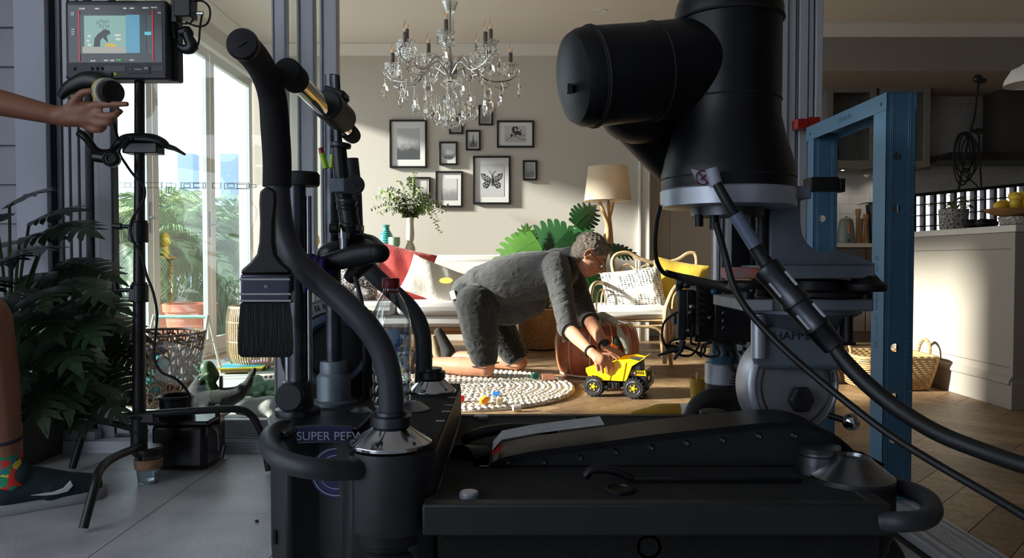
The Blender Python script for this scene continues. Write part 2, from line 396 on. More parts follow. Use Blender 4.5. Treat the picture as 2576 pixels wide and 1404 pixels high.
# bifold doors in the left wall
m_bif = mat('bifold door paint', (204, 204, 204), .5)
XW = -2.38
for i, (ya, yb) in enumerate(((3.07, 4.02), (4.03, 4.98), (4.99, 5.94), (5.95, 6.90))):
    b = B(); fw = .075
    b.bb(XW - .02, XW + .02, ya, ya + fw, .02, 2.38).bb(XW - .02, XW + .02, yb - fw, yb, .02, 2.38)
    b.bb(XW - .02, XW + .02, ya + fw, yb - fw, .02, .13).bb(XW - .02, XW + .02, ya + fw, yb - fw, 2.30, 2.38)
    d = struct(b, 'door_%d' % (9 + i), m_bif, bevel=.004)
    B().bb(XW - .003, XW + .003, ya + fw, yb - fw, .13, 2.30).build('glass_pane', m_glass, d, smooth=False)
    if i in (1, 2):
        h = B().tube([(XW + .02, yb - .035, 1.02), (XW + .06, yb - .035, 1.02), (XW + .06, yb - .12, 1.02)], .008, 8); h.bb(XW + .018, XW + .024, yb - .05, yb - .02, .92, 1.12)
        h.build('door_handle', m_steel, d)
struct(B().bb(XW - .06, XW + .05, 3.06, 6.93, 0, .018), 'trim_7', m_bif)
struct(B().bb(XW + .02, XW + .035, 3.06, 6.93, 2.40, 2.48), 'trim_8', m_white)
# cornices and skirtings
def cornice(nm, x0, x1, y): struct(B().prism([(x0, y, 2.7), (x0, y, 2.60), (x0, y - .015, 2.60), (x0, y - .022, 2.615), (x0, y - .06, 2.66), (x0, y - .085, 2.685), (x0, y - .085, 2.7)], (x1 - x0, 0, 0)), nm, m_white)
cornice('trim_9', -2.36, 1.17, 6.93)
struct(B().prism([(-2.36, 3.06, 2.7), (-2.36, 3.06, 2.6), (-2.345, 3.06, 2.6), (-2.3, 3.06, 2.66), (-2.275, 3.06, 2.685), (-2.275, 3.06, 2.7)], (0, 3.87, 0)), 'trim_10', m_white)
struct(B().bb(-2.3, 1.17, 6.912, 6.93, 0, .14), 'baseboard_back', m_white, bevel=.004)
struct(B().bb(1.3, 1.9, 7.33, 7.35, 0, .14), 'baseboard_right', m_white, bevel=.004)
x0 = P(1607, 600, 6.9).x
struct(B().bb(x0, x0 + .02, 6.895, 6.93, 0, 2.1).bb(x0 + .02, x0 + .085, 6.905, 6.93, 0, 2.1).bb(x0 + .085, x0 + .1, 6.895, 6.93, 0, 2.1), 'trim_11', m_white, bevel=.003)
x0 = P(1688, 600, 7.33).x
struct(B().bb(x0, x0 + .012, 7.33, 7.35, 0, 2.1), 'trim_12', m_white)
# ceiling downlight
c = P(1513, 27, 5.2); c.z = 2.7; k = (c.z - H); 
u_, v_ = (1513 - 1288) / F, -(27 - 702) / F; k = (2.7 - H) / (v_ * math.cos(T) - math.sin(T)); c = Vector((u_ * k, k * (v_ * math.sin(T) + math.cos(T)), 2.7))
t = thing('ceiling_downlight', 'small round white downlight recessed in the ceiling above the gallery wall', 'ceiling light', c)
B().lathe([(.032, -.002), (.045, -.006), (.047, -.001), (.047, 0)], c).build('trim_ring', m_white, t)
B().lathe([(.03, -.0015), (.0001, -.0015)], c).build('lens', mat('unlit lens', (170, 160, 150), .3), t)
# ------------------------------------------------------------------ garden beyond the bifold doors
m_paving = mat('pale garden paving', (190, 188, 180), .8, var=.15, vs=3)
struct(B().bb(-20, -2.45, 2, 22, -.16, -.08), 'floor', m_paving)
m_frond = mat('palm frond green', (112, 140, 86), .5, var=.35, vs=3, spec=.3)
m_frond2 = mat('yellow green frond', (158, 174, 104), .5, var=.3, vs=3, spec=.3)
m_cane = mat('palm cane', (126, 130, 78), .6, var=.3, vs=9)
def frond(b, base, az, lean, L, droop, wid, rnd, n=22):
    """arching rachis with paired leaflets"""
    d = Vector((math.cos(az) * math.sin(lean), math.sin(az) * math.sin(lean), math.cos(lean))); p = Vector(base); pts = [p.copy()]
    st = L / 12
    for i in range(12):
        d = (d + Vector((0, 0, -droop * (i + 1) / 12 * .34))).normalized(); p = p + d * st; pts.append(p.copy())
    b.tube(pts, [.007, .002], 4)
    cv = crom(pts, 3); m = len(cv)
    for k in range(n):
        q = .22 + .78 * k / n; i = min(int(q * (m - 2)), m - 2); c = cv[i]; t = (cv[i + 1] - cv[i]).normalized()
        side = t.cross(Vector((0, 0, 1))); side = side.normalized() if side.length > .01 else Vector((1, 0, 0)); up = side.cross(t)
        ln = wid * (math.sin(PI * (.12 + .8 * q)) ** .6) * rnd.uniform(.85, 1.1)
        for s in (-1, 1):
            dd = (side * s + t * .75 + up * .22).normalized(); e = c + dd * ln + Vector((0, 0, -ln * .35)); md = c + dd * ln * .5 + Vector((0, 0, .02 * ln))
            w = t * .013
            b.face([c - w * .5, c + w * .5, md + w, md - w]); b.face([md - w, md + w, e])
def palm(x, y, h, n, L, seed, m, label, z0=-.08):
    rnd = random.Random(seed); t = thing('garden_palm', label, 'palm', (x, y, z0), 'palms in the garden beyond the bifold doors')
    bs, bf = B(), B()
    ns = max(3, n // 4)
    for i in range(ns):
        a = rnd.uniform(0, 6.28); r = rnd.uniform(.02, .16); hh = h * rnd.uniform(.3, .62)
        top = Vector((x + math.cos(a) * r * 2.2, y + math.sin(a) * r * 2.2, z0 + hh)); bs.tube([(x + math.cos(a) * r, y + math.sin(a) * r, z0), top], [.02, .014], 6)
        for k in range(n // ns + 1):
            frond(bf, top, rnd.uniform(0, 6.28), rnd.uniform(.15, .8), L * rnd.uniform(.75, 1.1), rnd.uniform(.9, 1.7), L * .34, rnd)
    bs.build('stem', m_cane, t); bf.build('foliage', m, t, smooth=False)
def gx(px, y): return (px - 1288) * y / F
for i, (px, y, h, n, L, lab) in enumerate((
        (318, 8.0, 1.6, 22, 1.0, 'tall feathery palm seen through the narrow strip of glass left of the monitor stand pole'),
        (385, 9.6, 1.7, 22, 1.0, 'palm half hidden behind the bifold stile right of the monitor stand pole'),
        (430, 8.2, 1.55, 24, .95, 'bushy palm rising from the garden bed, left in the widest bifold pane'),
        (492, 8.8, 1.6, 24, 1.0, 'palm with drooping fronds at the right side of the widest bifold pane'),
        (455, 11.0, 1.9, 22, 1.1, 'pale palm farthest back in the wide bifold pane'),
        (572, 9.2, 1.6, 24, 1.0, 'palm filling the right hand bifold pane beside the brush'),
        (615, 10.6, 1.9, 20, 1.1, 'palm at the far right of the garden next to the door jamb'),
        (540, 12.2, 2.0, 20, 1.2, 'tall palm at the back of the garden behind the middle bifold stile'),
        (340, 11.5, 1.9, 18, 1.2, 'palm at the back left of the garden behind the feathery one'))):
    palm(gx(px, y), y, h, n, L, 40 + i, m_frond2 if i in (4, 8) else m_frond, lab)
# clumps of strappy plants low down
m_strap = mat('strappy leaf green', (70, 104, 62), .45, var=.35, vs=5)
def strappy(x, y, h, n, seed, lab):
    rnd = random.Random(seed); t = thing('strappy_plant', lab, 'plant', (x, y, -.08), 'strappy plants along the garden bed'); b = B()
    for k in range(n):
        a = rnd.uniform(0, 6.28); l = h * rnd.uniform(.6, 1.1); le = rnd.uniform(.1, .6); w = .014
        q = [Vector((x, y, -.08)) + Vector((math.cos(a), math.sin(a), 0)) * l * (s * math.sin(le) + s * s * .25) + Vector((0, 0, l * (s - .35 * s * s * (le + .3)))) for s in (0, .35, .7, 1)]
        sd = Vector((-math.sin(a), math.cos(a), 0))
        for i in range(3):
            w0, w1 = w * (1 - .2 * i), w * (1 - .2 * (i + 1)) if i < 2 else .001
            b.face([q[i] - sd * w0, q[i] + sd * w0, q[i + 1] + sd * w1, q[i + 1] - sd * w1])
    b.build('foliage', m_strap, t, smooth=False)
for i, (px, y, h, lab) in enumerate(((425, 7.4, .95, 'dark strappy clump left of the terracotta pot outside'), (480, 7.9, 1.05, 'dense strappy clump behind the terracotta pot outside'),
        (560, 7.5, .8, 'low strappy clump just outside the right bifold pane'), (600, 8.1, .9, 'strappy clump farthest right beside the jamb'), (330, 7.0, .8, 'strappy clump behind the pole of the monitor stand'))):
    strappy(gx(px, y), y, h, 90, 90 + i, lab)
# terracotta planters, white fence, neighbouring house
m_terra = mat('terracotta', (182, 96, 68), .8, var=.15, vs=9)
def pot(px, y, r, h, lab):
    x = gx(px, y); t = thing('terracotta_planter', lab, 'planter', (x, y, -.08), 'terracotta planters outside')
    B().lathe([(r * .72, 0), (r * .98, h * .86), (r * 1.06, h * .86), (r * 1.08, h), (r * .95, h), (r * .9, h * .9)], (x, y, -.08)).build('body', m_terra, t)
    B().lathe([(r * .92, h * .9), (.001, h * .92)], (x, y, -.08), cap=False).build('soil', mat('soil', (60, 45, 35), .95), t)
pot(478, 6.3, .2, .46, 'terracotta planter right against the glass of the widest bifold pane'); pot(415, 7.0, .22, .42, 'terracotta planter further out, left behind the nearer one')
m_fence = mat('white fence paint', (215, 215, 210), .6)
b = B()
for z in (.15, .5, .86): b.bb(-9, -3.6, 12.9, 12.94, z, z + .13)
for x in range(7): b.bb(-9 + x * .9, -8.92 + x * .9, 12.86, 12.9, -.08, 1.05)
tag(b.build('garden_fence', m_fence), 'low white horizontal rail fence behind the garden palms', 'fence')
t = thing('neighbour_veranda', 'far pale veranda wall with two blue grey posts showing above the palms', 'veranda', (-9, 19, -.08))
B().bb(-14, -4, 18, 21, -.08, 1.7).build('wall', mat('pale render', (225, 228, 232), .8), t)
for x in (gx(487, 18), gx(592, 18)): B().bb(x - .18, x + .18, 17.6, 17.95, -.08, 3.2).build('veranda_post', mat('blue grey post', (120, 140, 165), .6), t)
for x in (-9.2, -7.6): B().bb(x - .4, x + .4, 17.98, 18.02, .9, 1.6).build('window', mat('dark house window', (70, 85, 100), .2), t)
# ------------------------------------------------------------------ play corner behind the sliding glass
m_mat = mat('pale foam play mat', (190, 190, 188), .6, bump=.05, bs=30)
b = B().bb(-2.25, -.98, 3.2, 5.55, 0, .012); b = b.build('play_mat', m_mat, bevel=.004)
tag(b, 'large pale grey play mat on the floor under the soft toys, inside the sliding glass', 'mat')
ZM = .0125
m_rope = mat('brown twisted rope', (108, 88, 72), .85, bump=.5, bs=160, var=.4, vs=30)
c = FLR(398, 985, ZM); c.y = 3.86; c.x = (398 - 1288) * 3.86 / F; c.z = ZM
t = thing('rope_toy_basket', 'tall openwork rope basket of toys on the mat behind the monitor stand', 'basket', c)
b = B(); rows = 8; hh = .345
def rb(z): return .165 + .05 * z / hh
for k in range(rows):
    z0 = .015 + k * hh / rows; n = 18
    pts = [c + Vector((math.cos(a) * rb(z0), math.sin(a) * rb(z0), z0 + .026 * abs(math.sin(n / 2 * a + (k % 2) * PI / 2)))) for a in [2 * PI * i / 108 for i in range(108)]]
    b.tube(pts, .0078, 6, closed=True)
for k in range(54):
    a = 2 * PI * k / 54; b.tube([c + Vector((math.cos(a + .07 * math.sin(q * 7 + k)) * rb(z), math.sin(a + .07 * math.sin(q * 7 + k)) * rb(z), z)) for q, z in [(i / 9, .01 + i * hh / 9) for i in range(10)]], .005, 5)
b.lathe([(.001, .002), (.165, .002), (.167, .012), (.001, .012)], c)
b.build('net_body', m_rope, t)
B().torus(c + Vector((0, 0, hh + .015)), .219, .007).torus(c + Vector((0, 0, hh - .022)), .214, .006).build('rim', m_rope, t)
# soft toys inside the basket
def plush(name, parts, m, lab, cat, vox=.008, extra=None, group=None):
    """parts: list of (points, radii); one soft continuous body"""
    b = B()
    for pts, rs in parts: b.chain([Vector(p) for p in pts], rs) if len(pts) > 1 else b.ell(pts[0], rs[0])
    xs = [v.x for v in b.v]; ys = [v.y for v in b.v]; zs = [v.z for v in b.v]
    t = thing(name, lab, cat, ((min(xs) + max(xs)) / 2, (min(ys) + max(ys)) / 2, min(zs)), group)
    b.build('body', m, t, remesh=vox, sm=3)
    if extra: extra(t)
    return t
m_teal = mat('teal plush', (70, 160, 170), .95, bump=.4, bs=250, sheen=.3); m_bluep = mat('blue grey plush', (92, 98, 118), .95, bump=.4, bs=250, sheen=.3)
m_rust = mat('rust plush', (128, 60, 40), .95, bump=.4, bs=250, sheen=.3); m_gp = mat('green plush', (86, 128, 92), .95, bump=.6, bs=160, sheen=.3)
m_eye = mat('toy eye', (12, 12, 14), .15)
def eyes(*ps, r=.006):
    def f(t):
        for p in ps: B().ell(p, r).build('eye', m_eye, t)
    return f
q = c
plush('soft_toy_bird', [([q + V(.0, -.05, .10), q + V(.02, -.04, .2)], [.06, .045]), ([q + V(.03, -.07, .22)], [.035]), ([q + V(.06, -.10, .215), q + V(.03, -.07, .22)], [.008, .015])], m_teal, 'turquoise soft toy in the middle of the rope basket', 'soft toy', extra=eyes(q + V(.03, -.105, .225)))
plush('soft_toy_elephant', [([q + V(-.07, .02, .12), q + V(-.06, .0, .24)], [.06, .05]), ([q + V(-.06, -.05, .25), q + V(-.02, -.09, .2)], [.02, .012]), ([q + V(-.11, 0, .26)], [.03]), ([q + V(-.01, .02, .27)], [.03])], m_bluep, 'slate blue soft toy near the top of the rope basket', 'soft toy', extra=eyes(q + V(-.08, -.045, .26)))
plush('soft_toy_fox', [([q + V(.06, .04, .05), q + V(-.04, -.03, .06)], [.055, .05]), ([q + V(-.08, -.06, .09)], [.035]), ([q + V(.09, -.04, .09)], [.03])], m_rust, 'rust red soft toy at the bottom of the rope basket', 'soft toy', extra=eyes(q + V(-.09, -.092, .1)))
# wooden play frame
d = 4.75; t = thing('baby_play_frame', 'wooden A-shaped play frame with a mint crossbar standing on the mat', 'play frame', (gx(455, d), d, ZM))
m_pale = mat('pale birch', (205, 196, 180), .5)
zt = P(455, 797, d).z
for s, px in ((-1, 386), (1, 522)):
    x = gx(px, d)
    for e in (-1, 1): B().tube([(x, d, zt + .012), (x + s * .012, d + e * .17, ZM + .009)], .009, 8).build('leg', m_pale, t)
    B().tube([(x + s * .006, d - .09, .22), (x + s * .006, d + .09, .22)], .006, 8).build('brace', m_pale, t)
B().tube([(gx(384, d), d, zt), (gx(524, d), d, zt)], .011, 12).build('crossbar', mat('mint paint', (150, 196, 176), .5), t)
B().tube([(gx(505, d), d, zt), (gx(505, d), d, zt - .09)], .0015, 5).ell((gx(505, d), d, zt - .1), .014).build('hanging_bead', mat('pink bead', (220, 150, 130), .5), t)
# child's rattan chair
d = 5.15; cx, r0 = gx(652, d), .2; t = thing('child_rattan_chair', 'small rounded rattan chair seen from behind at the edge of the play mat', 'chair', (cx, d, ZM))
b = B()
for k in range(62):
    a = PI * .62 + k / 61 * PI * 1.76
    top = .42
    b.tube([(cx + math.cos(a) * r0 * .92, d + math.sin(a) * r0 * .92, .05), (cx + math.cos(a) * r0 * 1.04, d + math.sin(a) * r0 * 1.04, .12), (cx + math.cos(a) * r0 * 1.06, d + math.sin(a) * r0 * 1.06, .33), (cx + math.cos(a) * r0 * .98, d + math.sin(a) * r0 * .98, top)], .0055, 5, n=3)
b.build('cane_shell', m_rattan, t)
arc = lambda r, z: [(cx + math.cos(PI * .6 + k / 30 * PI * 1.8) * r, d + math.sin(PI * .6 + k / 30 * PI * 1.8) * r, z) for k in range(31)]
B().tube(arc(r0 * .97, .425), .011, 8).tube(arc(r0 * .9, .05), .011, 8).tube(arc(r0 * 1.07, .2), .0045, 6).tube(arc(r0 * 1.07, .33), .0045, 6).build('frame', m_rattan, t)
B().lathe([(.001, .19), (r0 * .95, .19), (r0 * .97, .21), (.001, .215)], (cx, d, 0)).build('seat', m_rattan, t)
for a in (.8, 2.3, 3.9, 5.4): B().cyl((cx + math.cos(a) * .16, d + math.sin(a) * .16, ZM), (cx + math.cos(a) * .15, d + math.sin(a) * .15, .19), .011, seg=8).build('leg', m_rattan, t)
# cloth book
m_book1 = nodemat('printed cloth page', lambda N, L, b, nt: [
    (lambda tc, n, r: [L(tc.outputs['Object'], n.inputs['Vector']), L(n.outputs[0], r.inputs[0]), L(r.outputs[0], b.inputs['Base Color']), setattr(r.color_ramp, 'interpolation', 'CONSTANT'),
      setattr(r.color_ramp.elements[0], 'color', (*lin((70, 175, 210)), 1)), setattr(r.color_ramp.elements[1], 'color', (*lin((90, 160, 90)), 1)), setattr(r.color_ramp.elements[1], 'position', .56),
      setattr(r.color_ramp.elements.new(.66), 'color', (*lin((205, 190, 70)), 1))])(N('TexCoord'), N('TexNoise', Scale=9, Detail=2), N('ValToRGB'))])
c = FLR(612, 935, ZM); t = thing('cloth_book', 'turquoise and green printed cloth book with yellow stitching lying on the mat', 'book', c)
R = Euler((.0, 0, .18)).to_matrix()
B().box(c + V(0, 0, .02), (.26, .2, .028), (0, 0, .18)).build('pages', mat('stacked cloth edge', (150, 130, 80), .9, bump=.5, bs=90), t, bevel=.008)
B().box(c + V(0, 0, .037), (.27, .21, .006), (0.02, 0, .18)).build('cover', m_book1, t, bevel=.003)
b = B()
for e in ((-1, 0), (1, 0), (0, -1), (0, 1)):
    a_ = c + V(0, 0, .036) + R @ V(.135 * (e[0] if e[0] else -1), .105 * (e[1] if e[1] else -1), 0); b_ = c + V(0, 0, .036) + R @ V(.135 * (e[0] if e[0] else 1), .105 * (e[1] if e[1] else 1), 0)
    b.tube([a_, b_], .0055, 6)
b.build('stitched_edge', mat('yellow stitching', (205, 180, 50), .8), t)
for i, (px, py, col, w, lab) in enumerate(((650, 912, (205, 120, 170), .2, 'pink flat picture book lying behind the turquoise cloth book'), (600, 905, (120, 130, 190), .15, 'lilac flat picture book left of the pink one'), (668, 935, (90, 140, 110), .2, 'green flat picture book right of the cloth book'))):
    c = FLR(px, py, ZM); t = thing('picture_book', lab, 'book', c, 'picture books on the play mat')
    B().box(c + V(0, 0, .006), (w, .15, .010), (0, 0, .1 * i)).build('pages', m_white, t); B().box(c + V(0, 0, .0125), (w + .006, .156, .003), (0, 0, .1 * i)).build('cover', mat('cover %s' % 'abc'[i], col, .5), t)
# long-tailed grey dinosaur with a green frog figure on it
d = 3.45
def W3(px, py, dd=d): return P(px, py, dd)
m_greyp = mat('shade-darkened grey plush', (34, 32, 31), .95, bump=.5, bs=200, sheen=.3)  # grey plush darkened so its colour holds the shade it lies in
plush('plush_dinosaur', [([W3(500, 1010), W3(560, 1005), W3(600, 990), W3(625, 965), W3(640, 930)], [.07, .055, .035, .022, .012]), ([W3(500, 1010), W3(500, 985), W3(508, 960)], [.07, .05, .035]),
      ([W3(520, 1030, 3.4), FLR(515, 1064, ZM) + V(0, .08, .025)], [.03, .025]), ([W3(560, 1010, 3.5), V(W3(560, 1010, 3.5).x, 3.5, .04)], [.03, .026]), ([W3(505, 1010, 3.52), V(W3(505, 1000).x, 3.53, .04)], [.03, .026])],
      m_greyp, 'shade-darkened grey plush dinosaur with its tail curling up, on the mat beside the rope basket', 'soft toy', extra=eyes(W3(500, 950, 3.41)))
d = 3.44
def crest(t):
    b = B()
    for px, py in ((505, 935), (498, 925), (510, 917), (496, 950), (500, 962), (507, 975)): b.cap(W3(px, py), W3(px - 9, py - 5), .008, .004)
    b.build('crest', mat('dark green spikes', (44, 72, 46), .7), t)
plush('toy_frog_figure', [([W3(522, 925), W3(532, 945)], [.033, .036]), ([W3(525, 968), W3(535, 985)], [.03, .034]), ([W3(520, 948, 3.4), W3(505, 955, 3.38)], [.012, .01])],
      mat('green rubber toy', (56, 84, 44), .45), 'green rounded toy figure with a spiky crest sitting on the grey dinosaur', 'toy', .006, lambda t: (crest(t), B().lathe([(.001, -.002), (.036, 0), (.036, .012), (.001, .014)], W3(553, 965, 3.45), (1, .3, 0)).build('shell_disc', mat('dark disc', (30, 32, 36), .4), t)))
# green plush dinosaur
c = FLR(655, 1000, ZM); d = c.y
plush('plush_crocodile', [([c + V(-.03, 0, .04), c + V(.05, .02, .05)], [.04, .045]), ([c + V(-.06, -.02, .03), c + V(-.1, -.04, .02)], [.02, .015]), ([c + V(-.02, .02, .09)], [.03]), ([c + V(.06, -.04, .025), c + V(.1, -.06, .02)], [.02, .018]), ([c + V(-.0, -.05, .02)], [.02])],
      m_gp, 'fuzzy green plush toy lying behind the pale seal on the mat', 'soft toy', .007, eyes(c + V(-.05, -.028, .1)))
# pale grey seal
c = FLR(650, 1052, ZM); m_seal = mat('pale grey velour', (176, 174, 168), .95, bump=.3, bs=180, sheen=.3)
plush('plush_seal', [([c + V(-.1, .03, .028), c + V(-.03, .0, .05), c + V(.06, -.01, .055), c + V(.13, 0, .04)], [.022, .042, .052, .038]), ([c + V(-.02, -.045, .02), c + V(-.0, -.09, .014)], [.018, .012]), ([c + V(.05, .05, .02)], [.025]), ([c + V(.08, -.05, .022)], [.022])],
      m_seal, 'large pale grey plush seal lying nearest the glass on the play mat', 'soft toy', .008, eyes(c + V(-.105, .012, .038), r=.004))
# small white toy car shape and discs
c = FLR(672, 958, ZM); t = thing('toy_bus', 'tiny cream toy bus with dark round windows beside the green plush', 'toy', c)
B().box(c + V(0, 0, .022), (.1, .045, .034), (0, 0, .2)).build('body', m_pale, t, bevel=.008)
for k in (-1, 0, 1): B().cyl(c + V(k * .028, -.022 + k * .006, .026), c + V(k * .028, -.026 + k * .006, .026), .009, seg=12).build('window', m_eye, t)
# ------------------------------------------------------------------ living room
def cushion(name, c, w, h, th, rot, m, lab=None, cat='cushion', group=None, parent=None, piping=None):
    R = Euler(rot).to_matrix(); c = Vector(c); b = B()
    def sh(sg):
        def f(u, v):
            a, e = 2 * u - 1, 2 * v - 1
            k = (1 - abs(a) ** 2.6) * (1 - abs(e) ** 2.6); pinch = 1 - .07 * (1 - abs(a) ** 2) * e * e
            return c + R @ Vector((a * w / 2 * (1 - .06 * (1 - e * e)), sg * th / 2 * max(k, 0) ** .5 + .006 * math.sin(7 * a + 3 * e) * k, e * h / 2 * (1 - .06 * (1 - a * a))))
        return f
    b.grid(sh(1), 18, 18); b.grid(sh(-1), 18, 18)
    o = b.build(name, m, parent, ang=70)
    if lab: tag(o, lab, cat, group)
    return o
# ---- braided rug
rc = Vector((-.30, 4.33, 0)); RR = .66
m_rug = mat('chunky cream wool', (226, 216, 200), .95, bump=.8, bs=90, var=.22, vs=40)
b = B(); rnd = random.Random(3)
b.lathe([(.001, .002), (RR, .002), (RR, .012), (.001, .012)], rc, seg=64)
nr = 20
for k in range(nr):
    r = RR - k * RR / nr; n = max(6, int(2 * PI * r / .036))
    for j in range(n):
        a = 2 * PI * (j + .5 * (k % 2) + rnd.uniform(-.12, .12)) / n; rr = r + rnd.uniform(-.004, .004) - .015; p = rc + V(math.cos(a) * rr, math.sin(a) * rr, .014 + rnd.uniform(0, .003))
        b.ell(p, (.012, .021, .011), (0, 0, a + .45 * (1 if k % 2 else -1)), 8, 5)
rug = tag(b.build('braided_rug', m_rug), 'round chunky braided cream rug on the timber floor under the kneeling man', 'rug')
ZR = .026
# ---- toy blocks
def block(px, py, s, col, lab, z=ZR, rz=.3, shape='box'):
    c = FLR(px, py + 4, z); m = mat('block ' + lab[:12], col, .5)
    b = B()
    if shape == 'cyl': b.cyl(c + V(-s[0] / 2, 0, s[2] / 2), c + V(s[0] / 2, .01, s[2] / 2), s[2] / 2, seg=20)
    elif shape == 'arch': b.prism([c + Euler((0, 0, rz)).to_matrix() @ V(x * s[0], -s[1] / 2, zz * s[2]) for x, zz in ((-.5, 0), (.1, 0), (.5, .55), (.1, 1), (-.5, .5))], Euler((0, 0, rz)).to_matrix() @ V(0, s[1], 0))
    else: b.box(c + V(0, 0, s[2] / 2), s, (0, 0, rz))
    tag(b.build('toy_block', m, bevel=.002), lab, 'toy block', 'wooden toy blocks on and beside the rug')
block(1346, 948, (.04, .03, .03), (20, 120, 90), 'small green toy block at the back edge of the rug')
block(1378, 951, (.07, .045, .035), (214, 150, 122), 'pink wooden toy block right of the green one', rz=.1)
block(1248, 991, (.038, .02, .02), (40, 120, 200), 'bright blue toy block on the sunny part of the rug', rz=0)
block(1219, 1011, (.045, .04, .04), (242, 140, 20), 'orange tilted toy block near the front of the rug', shape='arch')
block(1257, 1013, (.03, .03, .03), (170, 150, 112), 'plain wooden cube toy block right of the orange one', rz=.1)
block(1300, 1031, (.04, .03, .034), (196, 184, 172), 'grey cylindrical toy block at the front rim of the rug', z=.003, shape='cyl')
block(1161, 1006, (.025, .03, .03), (205, 40, 40), 'small red toy block peeking past the dolly edge')
# ---- leather pouf
c = FLR(1500, 925, 0); c = Vector((gx(1500, 4.95), 4.93, 0)); m_lea = mat('tan leather', (176, 92, 56), .32, bump=.25, bs=30, var=.45, vs=7, coat=.2)
t = thing('leather_pouf', 'round tan leather pouf with pale stitching behind the toy truck', 'pouf', c)
b = B(); PR, PH = .275, .34
def pr(z): return PR * (.80 + .2 * math.sin(PI * min(max(z / PH, 0), 1)) ** .5)
b.grid(lambda u, v: c + V(math.cos(2 * PI * u), math.sin(2 * PI * u), 0) * pr(v * PH) * (1 - .018 * abs(math.cos(6 * 2 * PI * u)) ** 8) + V(0, 0, v * PH), 96, 12, closeu=True)
b.grid(lambda u, v: c + V(math.cos(2 * PI * u), math.sin(2 * PI * u), 0) * pr(PH) * (1 - v) + V(0, 0, PH + .03 * math.sin(PI / 2 * v) - .004 * abs(math.cos(12 * PI * u)) ** 8 * v), 96, 8, closeu=True)
b.build('body', m_lea, t, ang=60)
b = B()
for k in range(12):
    a = PI * (k + .5) / 6
    b.tube([c + V(math.cos(a), math.sin(a), 0) * (pr(z) + .001) + V(0, 0, z) for z in [PH * i / 10 for i in range(11)]] + [c + V(math.cos(a), math.sin(a), 0) * pr(PH) * q + V(0, 0, PH + .028 * math.sin(PI / 2 * (1 - q)) + .002) for q in (.75, .5, .25)], .003, 5)
b.torus(c + V(0, 0, PH * .98), pr(PH) + .002, .004, seg=48); b.torus(c + V(0, 0, .012), pr(.012), .006, seg=48)
b.build('stitching', mat('pale leather stitching', (222, 190, 160), .7), t)
# ---- plush draped over the pouf
d = 4.78; m_eleg = mat('grey green plush', (176, 176, 160), .95, bump=.3, bs=150, sheen=.3)
zt = PH + .04
def Q(px, py, dd=d): return P(px, py, dd)
def plex(t):
    b = B()
    for k in range(5): b.tube([Q(1478 + 7 * k, 800 - 2 * k, 4.86), Q(1484 + 7 * k, 812 - 2 * k, 4.82)], .006, 6)
    b.build('striped_sleeve', mat('red stripe cloth', (196, 60, 60), .9), t)
    B().chain([Q(1533, 822, 4.74), Q(1548, 860, 4.69), Q(1553, 880, 4.68)], [.02, .026, .02]).build('belly_panel', mat('dark green plush', (52, 84, 70), .95), t, remesh=.006)
    B().chain([Q(1540, 868, 4.665), Q(1552, 874, 4.662)], [.014, .012]).build('beak', mat('orange felt', (226, 110, 40), .9), t, remesh=.005)
plush('plush_elephant', [([Q(1490, 808, 4.84), Q(1515, 803, 4.86), Q(1540, 812, 4.84)], [.04, .05, .04]), ([Q(1503, 815, 4.76), Q(1522, 850, 4.70), Q(1526, 872, 4.69)], [.03, .022, .019]), ([Q(1540, 812, 4.80), Q(1560, 840, 4.70), Q(1575, 872, 4.68), Q(1578, 885, 4.68)], [.03, .024, .02, .02]),
       ([Q(1418, 858, 4.69), Q(1424, 850, 4.72)], [.013, .016])],
      m_eleg, 'grey plush animal with dangling legs draped over the leather pouf', 'soft toy', .007, plex)
# ---- toy dump truck
m_yel = mat('yellow toy enamel', (252, 196, 8), .25, coat=.5); m_tyre = mat('black toy tyre', (20, 20, 21), .6, bump=.1, bs=80)
O = FLR(1595, 1003, 0); A = FLR(1495, 997, 0); ux = (O - A).normalized(); uy = Vector((-ux.y, ux.x, 0)); org = A
t = thing('toy_dump_truck', 'yellow and black toy dump truck under the hands of the kneeling man', 'toy truck', org)
def TL(x, y, z): return org + ux * x + uy * y + V(0, 0, z)
WB = (O - A).length; Rw = .058; TW = .19
def tbox(b, x0, x1, y0, y1, z0, z1): return b.prism([TL(x0, y0, z0), TL(x1, y0, z0), TL(x1, y0, z1), TL(x0, y0, z1)], uy * (y1 - y0))
for x in (0, WB):
    for y, s in ((.0, -1), (TW, 1)):
        b = B(); cc = TL(x, y, Rw)
        b.lathe([(.036, -.026 * 1), (.05, -.026), (Rw - .004, -.018), (Rw - .003, .018), (.05, .026), (.03, .026)], cc, uy, seg=32)
        for k in range(18):
            a = 2 * PI * k / 18
            for e in (-1, 1):
                aa = a + e * .08; b.box(cc + (ux * math.cos(aa) + V(0, 0, 1) * math.sin(aa)) * (Rw - .003) + uy * e * .011, (.008, .020, .009), Matrix((ux, uy, V(0, 0, 1))).transposed() @ Euler((0, -aa + PI / 2, 0)).to_matrix())
        w = b.build('wheel', m_tyre, t)
        b = B(); b.lathe([(.034, 0), (.034, -.006 * -s * -1), (.028, .004 * s), (.012, .002 * s), (.010, .008 * s), (.001, .009 * s)], cc + uy * s * .022, uy, seg=24)
        for k in range(5): a = 2 * PI * k / 5; b.cyl(cc + uy * s * .024 + (ux * math.cos(a) + V(0, 0, 1) * math.sin(a)) * .018, cc + uy * s * .03 + (ux * math.cos(a) + V(0, 0, 1) * math.sin(a)) * .018, .004, seg=8)
        b.build('hub', m_yel, w)
        B().torus(cc + uy * s * .027, .037, .0022, uy).build('rim_ring', m_chrome, w)
